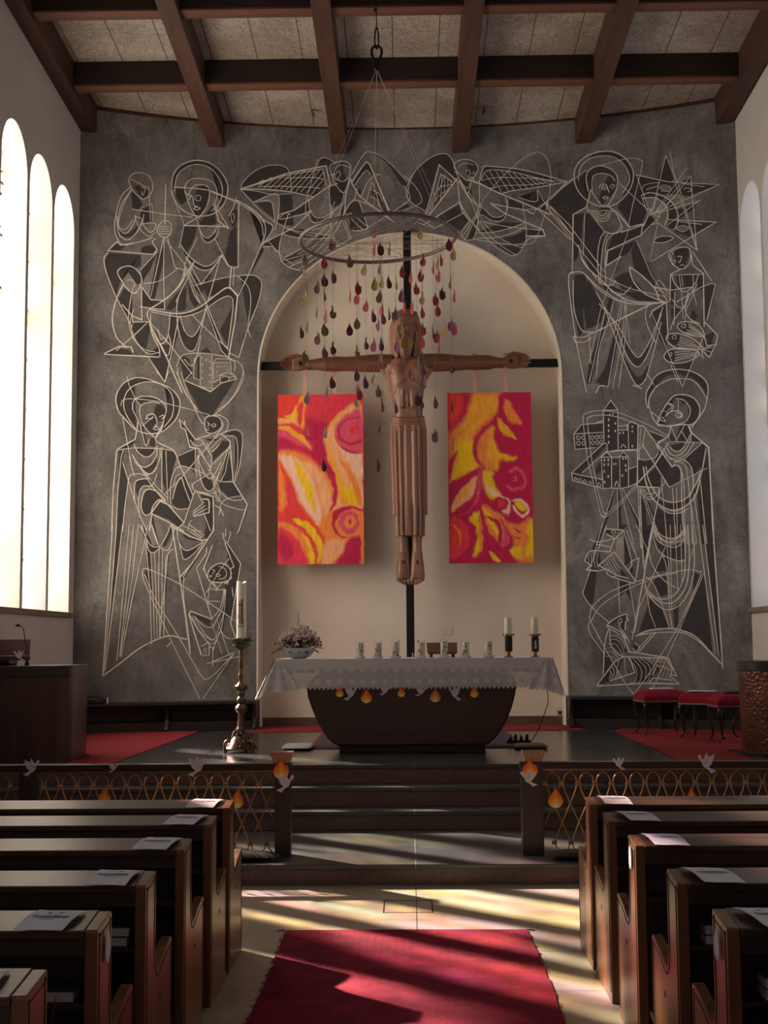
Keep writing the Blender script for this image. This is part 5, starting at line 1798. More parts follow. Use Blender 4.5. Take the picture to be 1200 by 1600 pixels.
m=MB(); m.box(ax(529,1170),ax(760,1170),AY0+.12,AY1-.12,ZC,az(1164)+.01); m.build('plinth','altar_plinth',al,bevel=.01)
X0A,X1A=ax(430,1030),ax(862,1030); ZA=1.585
m=MB(); m.box(X0A+.006,X1A-.006,AY0+.004,AY1-.004,ZA-.14,ZA-.004); m.build('altar_slab','altar_wood',al,bevel=.008)
# cloth
cl=thing('altar_cloth','white altar cloth with a wide lace border and zigzag hem draped over the altar','tablecloth',((X0A+X1A)/2,13.9,ZA))
def sheet(name,P,nu,nv,mat):
    m=MB(); vs=[P(i/nu,j/nv) for j in range(nv+1) for i in range(nu+1)]
    fs=[(j*(nu+1)+i,j*(nu+1)+i+1,(j+1)*(nu+1)+i+1,(j+1)*(nu+1)+i) for j in range(nv) for i in range(nu)]
    m.add(vs,fs); return m.build(name,mat,cl,fix=False,smooth=60)
e=.006
m=MB(); m.box(X0A-e,X1A+e,AY0-e,AY1+e,ZA-.003,ZA+.001); m.build('linen_top','altar_linen',cl,bevel=.002)
sheet('linen_front',lambda u,v:(X0A-e+(X1A-X0A+2*e)*u,AY0-e-.003*math.sin(u*60)*v,ZA-.10*v),120,4,'altar_linen')
def hem(u,n): return abs(((u*n)%1)-.5)*2
NF=62
sheet('lace_front',lambda u,v:(X0A-e+(X1A-X0A+2*e)*u+0,AY0-e-.002-.006*math.sin(u*38)*v,ZA-.10-v*(.178+.028*hem(u,NF))),NF*4,6,'altar_lace')
for s,xe in((-1,X0A-e),(1,X1A+e)):
    dx=.155 if s<0 else .10
    def side(u,v,s=s,xe=xe,dx=dx):
        y=AY0-e+(AY1-AY0+2*e)*u; wv=.03*math.sin(u*17)*v; cor=(1-u)**6+u**6
        zz=ZA-v*(.30+.08*cor+.02*hem(u,22)); return (xe+s*(dx*v*(.45+.75*cor)+wv+.004),y-.03*v*(1-u)**4,zz)
    sheet('lace_side',side,88,8,'altar_lace')
    # pointed corner fold turned forward
    def corner(u,v,s=s,xe=xe,dx=dx):
        a=Vector((xe,AY0-e-.004,ZA-.02)); b=Vector((xe+s*dx*1.05,AY0-.04,ZA-.385)); c=Vector((xe-s*.26,AY0-.02,ZA-.30-.03*hem(u,7))); d=Vector((xe-s*.10,AY0-.012,ZA-.02))
        p=b.lerp(c,u); q=a.lerp(d,u*.8); r=q.lerp(p,v); r.y-=.02*math.sin(u*14)*v; r.z+=.05*math.sin(math.pi*u)*v*.6; return tuple(r)
    sheet('corner_fold',corner,24,8,'altar_lace')
# small patterned candles
def candle_mat():
    t=NT('decorated_wax'); v=t.coord(); tc=t.n('ShaderNodeTexCoord')
    oi=t.n('ShaderNodeObjectInfo'); ad=t.n('ShaderNodeVectorMath',operation='ADD'); t.l(v,ad.inputs[0]); 
    sc_=t.n('ShaderNodeVectorMath',operation='SCALE'); t.l(oi.outputs['Location'],sc_.inputs[0]); sc_.inputs['Scale'].default_value=7.3; t.l(sc_.outputs[0],ad.inputs[1])
    vo=t.n('ShaderNodeTexVoronoi'); vo.inputs['Scale'].default_value=44; t.l(ad.outputs[0],vo.inputs['Vector'])
    sp=t.n('ShaderNodeSeparateColor'); t.l(vo.outputs['Color'],sp.inputs[0])
    pal=t.ramp(sp.outputs[0],[(0,(226,220,196)),(.30,(48,66,50)),(.46,(226,218,200)),(.60,(176,52,58)),(.70,(70,104,78)),(.82,(222,196,150)),(1,(60,48,60))],'CONSTANT')
    lt=t.n('ShaderNodeMath',operation='LESS_THAN'); t.l(vo.outputs['Distance'],lt.inputs[0]); lt.inputs[1].default_value=.42
    t.set(t.mix(lt.outputs[0],lin((226,222,204)),pal),.4,0,.4)
candle_mat()
simple('ivory_wax',(226,222,202),(236,232,214),.45,0,5)
simple('white_ceramic',(208,208,206),(222,222,220),.3,0,5)
t=NT('clear_glass'); t.b.inputs['Transmission Weight'].default_value=1; t.b.inputs['Roughness'].default_value=.03; t.b.inputs['IOR'].default_value=1.2; t.b.inputs['Base Color'].default_value=(1,1,1,1)
for i,(px,d) in enumerate([(562.5,'farthest left, nearest the flower bowl'),(590.5,'second from the flower bowl'),(618.5,'third from the flower bowl, pink top'),(658,'just right of the black cross post'),(694,'with yellow top before the book stand'),(727.5,'red and green, right of the book stand'),(763.5,'nearest the thick altar candles')]):
    x=PY(px,1022,13.62).x; b=ZA+.002
    r=thing('decorated_candle','small patterned pillar candle on white saucer, '+d,'candle',(x,13.62,b),'small decorated candles in a row on the altar')
    m=MB(); m.lathe([(.012,0),(.042,.0),(.056,.006),(.06,.018),(.057,.02),(.04,.012),(.01,.011)],x,13.62,b,28); m.build('saucer','white_ceramic',r,smooth=40)
    h=.155+.006*((i*37)%5)/4
    m=MB(); m.lathe([(.033,.012),(.035,.016),(.035,h-.004),(.032,h),(.02,h-.008),(.004,h-.010)],x,13.62,b,24); m.build('wax_body','decorated_wax',r,smooth=40)
    m=MB(); m.tube([(x,13.62,b+h-.011),(x+.001,13.62,b+h+.006)],.0015,6); m.build('wick','dark_iron',r)
    m=MB(); m.lathe([(.039,.014),(.039,h+.022),(.0375,h+.022),(.0375,.014)],x,13.62,b,24,cap=False); m.build('glass_sleeve','clear_glass',r,smooth=40)
simple('copper_fitting',(150,96,70),(176,118,88),.35,.8,20)
simple('violet_cloth',(34,22,40),(48,32,54),.8,0,30)
simple('black_cloth',(20,19,24),(28,27,32),.8,0,30)
simple('pale_print',(196,184,200),None,.7)
for px,band,d in ((795,'black_cloth','thick ivory altar candle with plain black band on copper foot'),(836.5,'violet_cloth','thick ivory altar candle with violet band bearing a pale emblem on copper foot')):
    x=PY(px,1022,13.62).x; b=ZA+.002
    zt=PY(px,965,13.62).z-b; zm=PY(px,996,13.62).z-b; z1=PY(px,1018,13.62).z-b
    r=thing('altar_candle',d,'candle',(x,13.62,b),'pair of thick candles on the right of the altar')
    m=MB(); m.lathe([(.05,0),(.05,.006),(.03,.012),(.018,.02),(.018,z1),(.03,z1+.004)],x,13.62,b,24); m.build('copper_foot','copper_fitting',r,smooth=30)
    m=MB(); m.lathe([(.037,z1),(.038,z1+.004),(.038,zm),(.037,zm+.004)],x,13.62,b,24); m.build('band','%s'%band,r,smooth=30)
    m=MB(); m.lathe([(.02,zm),(.045,zm+.014),(.047,zm+.024),(.044,zm+.03),(.036,zm+.025)],x,13.62,b,24); 
    for k in range(6): a=k*math.pi/3; m.ball((x+.05*math.cos(a),13.62+.05*math.sin(a),b+zm+.03),.01,8,6)
    m.build('copper_collar','copper_fitting',r,smooth=40)
    m=MB(); m.lathe([(.036,zm+.02),(.038,zm+.03),(.038,zt-.004),(.034,zt),(.016,zt-.01),(.004,zt-.012)],x,13.62,b,28); m.build('wax_body','ivory_wax',r,smooth=40)
    m=MB(); m.tube([(x,13.62,b+zt-.012),(x+.001,13.62,b+zt+.008)],.002,6); m.build('wick','dark_iron',r)
    if band=='violet_cloth':
        m=MB(); q=13.62-.0385; zc=b+(z1+zm)/2
        m.prism([(x-.012,zc-.04),(x+.012,zc-.04),(x+.008,zc+.005),(x+.012,zc+.025),(x,zc+.045),(x-.012,zc+.025),(x-.008,zc+.005)],q-.001,q+.0,'y'); m.build('emblem','pale_print',r)
# book stand
wood('mid_wood',(82,50,40),(112,72,58),0,.4,9)
xa,xb=PY(668,1010,13.95).x,PY(713,1010,13.95).x; b=ZA+.002
r=thing('book_stand','small brown wooden book stand leaning back behind the decorated candles','book stand',((xa+xb)/2,13.95,b))
zt=PY(690,1005.5,13.95).z
m=MB(); m.add([(xa-.005,13.86,b+.05),(xb+.005,13.86,b+.05),(xb+.01,14.02,zt+.005),(xa-.01,14.02,zt+.005),(xa-.005,13.845,b+.055),(xb+.005,13.845,b+.055),(xb+.01,14.005,zt+.01),(xa-.01,14.005,zt+.01)],[(0,1,2,3),(4,5,6,7),(0,1,5,4),(1,2,6,5),(2,3,7,6),(3,0,4,7)]); m.build('rest_board','mid_wood',r,bevel=.002)
m=MB(); m.box(xa,xb,13.82,13.86,b+.035,b+.058); m.build('ledge','mid_wood',r,bevel=.002)
for sx in (xa+.02,xb-.05):
    m=MB(); m.prism([(13.84,b),(14.06,b),(14.01,zt-.01),(13.87,b+.05)],sx,sx+.03,'x'); m.build('side_foot','mid_wood',r,bevel=.002)
m=MB(); gx=PY(647.5,1015,13.7).x; m.lathe([(.022,0),(.024,.004),(.024,.05),(.0225,.05),(.0225,.006)],gx,13.7,ZA+.002,20,cap=False); m.add([],[]); o=m.build('glass_tumbler','clear_glass',smooth=40); tag(o,'small clear glass on altar right of the cross post','glass')
# flower bowl
simple('grey_glaze',(150,158,162),(174,182,184),.25,0,7)
simple('leaf_green',(44,66,40),(84,110,60),.55,0,14)
simple('leaf_yellow',(112,128,66),(146,158,84),.6,0,14)
simple('bloom_pink',(186,150,162),(214,186,190),.7,0,30)
simple('bloom_plum',(70,46,66),(104,72,90),.7,0,30)
simple('bloom_cream',(206,204,186),(226,222,204),.7,0,30)
fx=PY(467,1015,13.75).x; fy_=13.75; b=ZA+.002
r=thing('flower_bowl','grey glazed bowl with a loose bouquet of pink, plum and cream blossoms','flower arrangement',(fx,fy_,b))
bw=[(.06,0),(.075,.004),(.12,.03),(.155,.07),(.168,.105),(.160,.108),(.145,.07),(.1,.03),(.02,.02)]
m=MB(); m.lathe(bw,fx,fy_,b,36); m.build('bowl','grey_glaze',r,smooth=40)
fr=random.Random(5)
def leaf(m,base,d,L,W,up=Vector((0,0,1))):
    d=d.normalized(); sd_=d.cross(up); sd_=sd_.normalized() if sd_.length>.01 else Vector((1,0,0)); nn=sd_.cross(d)
    P=[base,base+d*L*.35+sd_*W/2+nn*L*.05,base+d*L*.7+sd_*W*.38+nn*L*.03,base+d*L-nn*L*.12,base+d*L*.7-sd_*W*.38+nn*L*.03,base+d*L*.35-sd_*W/2+nn*L*.05,base+d*L*.5+nn*L*.0]
    m.add([tuple(p) for p in P],[(0,1,6),(1,2,6),(2,3,6),(3,4,6),(4,5,6),(5,0,6)])
def star(m,c,rad,n=5):
    nrm=Vector((fr.uniform(-.6,.6),-1,fr.uniform(-.2,.9))).normalized(); u=nrm.cross(Vector((0,0,1))).normalized(); w_=nrm.cross(u); vs=[tuple(c+nrm*rad*.3)]
    for k in range(2*n):
        a=math.pi*k/n; q=rad*(1 if k%2==0 else .55); vs.append(tuple(c+u*q*math.cos(a)+w_*q*math.sin(a)))
    vs.append(tuple(c-nrm*rad*.5)); N=2*n
    m.add(vs,[(0,1+k,1+(k+1)%N) for k in range(N)]+[(N+1,1+(k+1)%N,1+k) for k in range(N)])
stm=MB();bl={'bloom_pink':MB(),'bloom_plum':MB(),'bloom_cream':MB()};lf=MB();ly=MB()
for i in range(170):
    a=fr.uniform(0,2*math.pi); q=math.sqrt(fr.random()); 
    tip=Vector((fx+.215*q*math.cos(a),fy_+.16*q*math.sin(a),b+.13+.17*(1-q*q)+fr.uniform(-.01,.05)))
    base=Vector((fx+.06*math.cos(a)*q,fy_+.05*math.sin(a)*q,b+.07)); stm.tube([base,base.lerp(tip,.6)+Vector((0,0,.02)),tip],.0018,4)
    k='bloom_plum' if tip.z<b+.21 and fr.random()<.55 else ('bloom_cream' if fr.random()<.30 else 'bloom_pink')
    for j in range(fr.randint(4,8)): star(bl[k],tip+Vector((fr.gauss(0,.014),fr.gauss(0,.014),fr.gauss(0,.012))),fr.uniform(.008,.016))
    if fr.random()<.7: leaf(lf,base.lerp(tip,.6),Vector((math.cos(a)+fr.uniform(-.5,.5),math.sin(a)+fr.uniform(-.5,.5),fr.uniform(-.3,.6))),fr.uniform(.04,.08),fr.uniform(.015,.03))
for d,L in ((Vector((-1,-.2,-.25)),.20),(Vector((-1,-.1,.0)),.12),(Vector((1,-.2,.10)),.15),(Vector((.9,-.3,-.3)),.12),(Vector((.5,-.9,-.6)),.09),(Vector((-.4,-.9,-.5)),.09),(Vector((.1,-1,-.5)),.08)):
    leaf(lf,Vector((fx+d.x*.12,fy_+d.y*.10,b+.10)),d,L,.075)
for k in range(22):
    z=b+.18+.014*k; leaf(ly,Vector((fx-.005+.01*math.sin(k),fy_-.02,z)),Vector((math.cos(k*2.4),math.sin(k*2.4),.7)),.045*(1-k/34),.016)
stm.tube([(fx,fy_-.02,b+.08),(fx-.005,fy_-.02,b+.46)],.003,5)
stm.build('stems','leaf_green',r,kind='stuff')
for k,mm in bl.items(): mm.build({'bloom_pink':'pink_blossoms','bloom_plum':'plum_blossoms','bloom_cream':'cream_blossoms'}[k],k,r,fix=False,kind='stuff')
lf.build('green_leaves','leaf_green',r,fix=False,kind='stuff'); ly.build('yellow_green_sprig','leaf_yellow',r,fix=False)
# ================================================================= easter candle on baroque stand
def gilt():
    t=NT('aged_gilt'); v=t.coord(); f=t.noise(v,60,4,.7); t.set(t.ramp(f,[(.35,(58,44,36)),(.65,(140,116,92))]),.36,.8,.5); t.bump(t.noise(v,90,3,.6),.8,.006)
gilt()
ex,ey=-1.70,13.72
def ez(py): return PY(378,py,ey).z
r=thing('candle_stand','tall baroque gilt candle stand with scrolled feet on the dark chancel floor','candle stand',(ex,ey,ZC))
pr=[(1150,13),(1144,12),(1142,15),(1139,16),(1137,13),(1134,12),(1128,10.5),(1120,9),(1114,10),(1112,15),(1108,19),(1104,16),(1100,9),(1096,13),(1092,14),(1088,8),(1084,12),(1080,10),(1076,17),(1072,19),(1068,11),(1063,7),(1058,10),(1053,9),(1048,6),(1040,9),(1033,8),(1028,5),(1022,8),(1016,6),(1011,18),(1009,27),(1007,27),(1005,9)]
k_=ey/F
m=MB(); m.lathe([(w_*k_*.5*1.0,ez(y)) for y,w_ in pr],ex,ey,0,28,rf=lambda a,z:1+.07*math.cos(6*a)); m.build('turned_shaft','aged_gilt',r,smooth=50)
m=MB(); m.lathe([(.16,ZC+.045),(.15,ZC+.06),(.12,ZC+.10),(.085,ZC+.15),(.08,ez(1150))],ex,ey,0,24,rf=lambda a,z:1+.12*math.cos(3*a+.4)); 
for k in range(26): a=k*2.4; q=.13-.004*k; m.ball((ex+q*math.cos(a),ey+q*math.sin(a),ZC+.05+.006*k),.024,8,6)
m.build('ornate_base','aged_gilt',r,smooth=50)
for k in range(3):
    a=math.radians(200+120*k); d=Vector((math.cos(a),math.sin(a),0)); P=[]
    for (q,z) in [(.06,.22),(.085,.16),(.09,.12),(.115,.115),(.145,.12),(.165,.10),(.172,.06),(.15,.03),(.13,.045),(.142,.065)]:
        P.append(Vector((ex,ey,ZC+z))+d*q)
    m=MB(); m.tube(crom(P,4),.014,8); m.tube([Vector((ex,ey,ZC+.06))+d*.165,Vector((ex,ey,ZC))+d*.165],[.016,.02],8); m.build('scroll_foot','aged_gilt',r,smooth=50)
# wreath
wr_=MB(); zr=ez(1007)+.012
for k in range(420):
    a=fr.uniform(0,2*math.pi); q=.085+fr.gauss(0,.012); t_=fr.uniform(0,2*math.pi)
    d=Vector((math.cos(a)*math.cos(t_),math.sin(a)*math.cos(t_),abs(math.sin(t_))*.7+.05)); leaf(wr_,Vector((ex+q*math.cos(a),ey+q*math.sin(a),zr+.012+abs(fr.gauss(0,.008)))),d,fr.uniform(.028,.045),.014)
wr_.tube([(ex+.085*math.cos(a),ey+.085*math.sin(a),zr+.014) for a in [2*math.pi*k/24 for k in range(24)]],.012,8,True)
tag(wr_.build('green_wreath','leaf_green',fix=False),'small dark green leaf wreath around the foot of the tall candle','wreath')
zb_=zr; zt=ez(908)
r=thing('easter_candle','tall ivory easter candle with dark red cross and year, inside a green wreath','candle',(ex,ey,zb_))
rad=.0485
m=MB(); n=36; rings=[]
for z in (zb_,zb_+.01): rings.append([(ex+rad*math.cos(2*math.pi*k/n),ey+rad*math.sin(2*math.pi*k/n),z) for k in range(n)])
rings.append([(ex+rad*math.cos(2*math.pi*k/n),ey+rad*math.sin(2*math.pi*k/n),zt-.012+.010*math.sin(2*2*math.pi*k/n+.6)) for k in range(n)])
rings.append([(ex+rad*.85*math.cos(2*math.pi*k/n),ey+rad*.85*math.sin(2*math.pi*k/n),zt-.010+.010*math.sin(2*2*math.pi*k/n+.6)) for k in range(n)])
rings.append([(ex+rad*.3*math.cos(2*math.pi*k/n),ey+rad*.3*math.sin(2*math.pi*k/n),zt-.05) for k in range(n)])
m.loft(rings); m.build('wax_body','ivory_wax',r,smooth=45)
simple('dark_red_wax',(104,34,48),(120,44,56),.5)
def curved(m,x0,x1,z0,z1,off=.0012):
    """patch wrapped on the front of the candle; x in metres along the surface"""
    K=4; vs=[]
    for z in (z0,z1):
        for k in range(K+1):
            a=(x0+(x1-x0)*k/K)/rad; vs.append((ex+(rad+off)*math.sin(a),ey-(rad+off)*math.cos(a),z))
    m.add(vs,[(k,k+1,K+2+k,K+1+k) for k in range(K)])
m=MB()
curved(m,-.018,-.006,ez(975),ez(939)); curved(m,.003,.018,ez(975),ez(936)); curved(m,-.028,.022,ez(946.5),ez(944.5)); m.build('cross_emblem','dark_red_wax',r)
m=MB(); curved(m,-.036,-.031,ez(968),ez(961)); curved(m,-.031,-.026,ez(966),ez(959)); curved(m,-.034,-.028,ez(965),ez(964)); m.build('alpha_letter','dark_red_wax',r)
m=MB(); curved(m,.026,.029,ez(974),ez(969)); curved(m,.034,.037,ez(974),ez(969)); curved(m,.026,.037,ez(969),ez(968)); m.build('omega_letter','dark_red_wax',r)
def text_mesh(s,size,bold=.0):
    cu=bpy.data.curves.new('t','FONT'); cu.body=s; cu.size=size; cu.align_x='CENTER'; cu.align_y='CENTER'; cu.offset=bold; cu.resolution_u=2
    ob=bpy.data.objects.new('t',cu); C.objects.link(ob); dg=bpy.context.evaluated_depsgraph_get(); me=bpy.data.meshes.new_from_object(ob.evaluated_get(dg))
    v=[tuple(p.co) for p in me.vertices]; f=[tuple(p.vertices) for p in me.polygons]; bpy.data.objects.remove(ob); bpy.data.curves.remove(cu); bpy.data.meshes.remove(me); return v,f
v,f=text_mesh('2025',.036,.0006); zc=ez(978.5)
m=MB(); m.add([(ex+(rad+.0014)*math.sin(p[0]/rad),ey-(rad+.0014)*math.cos(p[0]/rad),zc+p[1]) for p in v],f); m.build('year','dark_red_wax',r,fix=False)
# ================================================================= hanging mobile of paper flames
simple('mauve_ring',(98,80,84),(122,104,108),.5,0,9)
simple('thread',(170,156,150),None,.6)
simple('hook_steel',(34,30,32),(50,46,48),.4,.7,20)
for n_,c in (('flame_red',(150,44,50)),('flame_crimson',(122,32,58)),('flame_maroon',(84,42,50)),('flame_olive',(122,104,58)),('flame_gold',(160,124,66)),('flame_purple',(92,44,76)),('flame_dark',(62,44,46))):
    simple(n_,c,tuple(min(255,int(v*1.15)) for v in c),.6,0,30,spec=.25)
MYC=13.5
def mp(px,py,y=MYC): return PY(px,py,y)
rc=mp(590.5,374); RX_=(mp(712,370).x-mp(469,370).x)/2
mo=thing('flame_mobile','hanging ring mobile with many red and olive paper flames on threads above the altar','mobile',tuple(rc))
ring=[(rc.x+RX_*math.cos(a),rc.y+RX_*math.sin(a),rc.z+.03*math.cos(a+.3)) for a in [2*math.pi*k/64 for k in range(64)]]
m=MB(); m.tube(ring,.019,10,True); m.build('ring','mauve_ring',mo,smooth=60)
# net of strings over the ring
m=MB(); nr=random.Random(11)
for k in range(26):
    a=nr.uniform(0,2*math.pi); b=a+nr.uniform(1.6,4.4)
    p=Vector((rc.x+RX_*math.cos(a),rc.y+RX_*math.sin(a),rc.z+.03*math.cos(a+.3))); q=Vector((rc.x+RX_*math.cos(b),rc.y+RX_*math.sin(b),rc.z+.03*math.cos(b+.3)))
    m.tube([p,(p+q)/2-Vector((0,0,.015)),q],.0016,4)
m.build('string_net','thread',mo)
top=mp(588.5,108); 
for a in (math.radians(c) for c in (20,95,160,205,275,335)):
    m=MB(); m.tube([top,(rc.x+RX_*math.cos(a),rc.y+RX_*math.sin(a),rc.z)],.0018,4); m.build('suspension_cord','thread',mo)
m=MB(); L=[mp(a,b) for a,b in ((588.5,108),(585.5,99),(582,88),(580.5,80),(583,74),(588.5,72),(594,74),(596.5,80),(595,88),(591.5,99))]
m.tube(crom(L,3,True),.014,8,True); m.ball(mp(588.5,107),.028,10,8,1,1,1.1); m.build('steel_loop','hook_steel',mo,smooth=60)
m=MB(); L=[mp(a,b) for a,b in ((588.5,77),(586,70),(585.5,58),(587,46),(588.5,43),(590,46),(591.5,58),(591,70))]
m.tube(crom(L,3,True),.008,8,True); m.build('snap_link','hook_steel',mo,smooth=60)
ct=mp(587.5,0); zt_=ceil_z(MYC); m=MB(); m.tube([mp(588.5,46),ct,(ct.x,MYC,zt_)],.006,6); m.build('hanging_cable','hook_steel',mo)
m=MB(); m.ball(mp(587,15),.018,10,8); m.tube([mp(585.5,14),mp(586,18)],.012,6); m.build('cable_clamp','hook_steel',mo,smooth=60)
def flame_shape(kind):
    A={0:[(0,-.5),(.28,-.46),(.44,-.28),(.46,-.05),(.30,.15),(.14,.30),(.04,.5),(-.02,.36),(-.14,.20),(-.34,.04),(-.46,-.12),(-.44,-.32),(-.26,-.47)],
       1:[(0,-.5),(.30,-.45),(.47,-.25),(.50,.02),(.44,.16),(.36,.0),(.26,-.02),(.22,.14),(.12,.30),(.06,.5),(-.06,.34),(-.20,.20),(-.28,.04),(-.34,.14),(-.46,-.08),(-.46,-.30),(-.28,-.46)],
       2:[(0,-.5),(.30,-.45),(.46,-.26),(.44,-.02),(.30,.12),(.12,.22),(.02,.34),(.10,.5),(-.12,.40),(-.30,.20),(-.44,-.02),(-.48,-.22),(-.40,-.38),(-.22,-.48)],
       3:[(0,-.5),(.32,-.44),(.46,-.22),(.42,.0),(.50,.16),(.28,.08),(.24,.26),(.14,.16),(.04,.5),(-.10,.28),(-.22,.12),(-.30,.26),(-.46,-.04),(-.46,-.28),(-.28,-.46)],
       4:[(0,-.5),(.34,-.42),(.48,-.20),(.36,.0),(.16,.10),(.14,.28),(.18,.5),(-.08,.34),(-.16,.10),(-.12,-.04),(-.34,.02),(-.46,-.14),(-.44,-.32),(-.26,-.46)]}[kind]
    return A
# x, y, apparent width (picture units), colour, outline
FL='''519 381 11 c 0|477 404 9 o 0|474 419 6 m 0|507 409 10 r 0|547 407 11 o 1|584 388 4 c 0|595 388 11 m 3|568 420 10 o 0|584 361 8 c 1|592 418 4 m 0|495 448 10 m 2|507.5 437 11 m 1|522 432 8 m 3|472 468 11 o 2|478 454 2 g 0|508 460 3 m 0|546 462 3 r 0|560 449 11 r 3|557 465 10 r 1|571 477 10 c 0|585 443 11 o 2|596 440 9 o 4|592 462 11 m 0|494 487 3 m 0|508 493 6 c 0|520.5 487 11 o 4|558 504 11 o 0|584.5 493 8 m 2|596 482 6 r 0|607.5 388 4 m 0|656 363 8 o 0|702 381 12 c 0|708 396 9 o 0|660.5 405 10 c 4|629 423 10 r 0|641 432 6 r 0|657.5 430 10 r 1|676 418 3 r 0|683 410 5 o 0|690 405 5 r 3|684.5 430 7 r 1|608.5 440 9 d 0|617.5 442 2 g 0|620.5 442 2 g 0|651 450 10 r 1|702.5 441 3 d 0|659 465 9 o 4|627 461 10 p 2|691.5 458 11 d 3|681 467 11 r 3|709 462 4 r 0|631 478 5 r 0|643 480 6 r 3|684.5 484 10 r 0|660.5 487 8 r 0|617 490 12 m 3|609 490 3 m 0|595 483 6 r 0|599.5 496 8 r 1|479 510 5 d 0|472 518 6 m 1|508 514 12 o 2|495.5 528 11 m 2|508 549 10 c 0|521 543 9 m 4|477 557 12 o 2|546.5 514 11 m 0|573 536 7 m 4|583 538 10 c 0|596 538 7 m 1|559 549 8 o 4|558 585 9 m 0|572 596 9 p 0|584 591 10 o 0|520 596 10 m 0|509.5 611 3 d 0|479 620 10 d 0|558 606 6 m 0|562 614 9 r 3|558 626 10 o 0|592 610 10 o 1|598 619 9 o 4|598.5 633 5 r 0|590 506 6 p 1|626 511 11 o 0|650.5 507 8 r 0|661.5 514 10 r 3|659 534 11 r 0|682 525 11 c 3|677.5 517 2 m 0|685 542 3 c 0|694 516 10 g 0|704.5 507 10 p 3|709.5 513 10 c 0|596.5 537 8 p 4|595 555 5 m 1|631 534 10 g 0|642 532 9 g 0|620 540 9 p 3|660 558 13 o 3|652 565 8 r 0|642.5 581 9 m 0|662 577 8 p 4|662 592 9 c 0|707 573 8 d 4|681 628 8 g 0|653.5 623 12 d 3|660 628 6 d 4|620 635 5 m 0|595 669 10 m 0|679.5 680 11 r 3|592 726 5 p 3|481 671 5 d 0|507.5 673 8 d 0|507 726 8 d 0|707 633 4 d 4|706.5 693 4 d 4'''
COL={'r':'flame_red','c':'flame_crimson','m':'flame_maroon','o':'flame_olive','g':'flame_gold','p':'flame_purple','d':'flame_dark'}
fl=[s.split() for s in FL.split('|')]
fm_extra=MB(); th=MB(); cnt=0
for i,(px,py,wd,c,sh) in enumerate(fl):
    px,py,wd=float(px),float(py),float(wd)
    x=mp(px,py).x-rc.x; mx=math.sqrt(max(RX_**2*.98-x*x,.0)); y=MYC+nr.uniform(-.95,.95)*mx
    q=PY(px,py,y); W=.084*(1 if wd<11.5 else 1.1); Hh=.142; full=W*F/y
    ang=math.acos(max(.08,min(1,wd/full)))*nr.choice((-1,1)); n0=Vector((math.cos(ang),math.sin(ang)))
    vs=[];sg=nr.choice((-1,1))
    P=crom([Vector((a*sg,b)) for a,b in flame_shape(int(sh))],2,True)
    m=MB(); tk=.0012
    for s in(-1,1):
        for p in P:
            bend=.012*(1-4*p.x*p.x); vs.append((q.x+n0.x*p.x*W-n0.y*(bend+s*tk),q.y+n0.y*p.x*W+n0.x*(bend+s*tk),q.z+p.y*Hh))
    n=len(P); fs=[tuple(range(n)),tuple(range(2*n-1,n-1,-1))]+[(k,(k+1)%n,(k+1)%n+n,k+n) for k in range(n)]
    if i<100: m.add(vs,fs); m.build('paper_flame',COL[c],mo)
    else: fm_extra.add(vs,fs)
    th.tube([(q.x,q.y,q.z+.05),(q.x,q.y,rc.z)],.0009,3)
if fm_extra.v: fm_extra.build('paper_flames_rest','flame_maroon',mo,kind='stuff')
th.build('threads','thread',mo,kind='stuff')
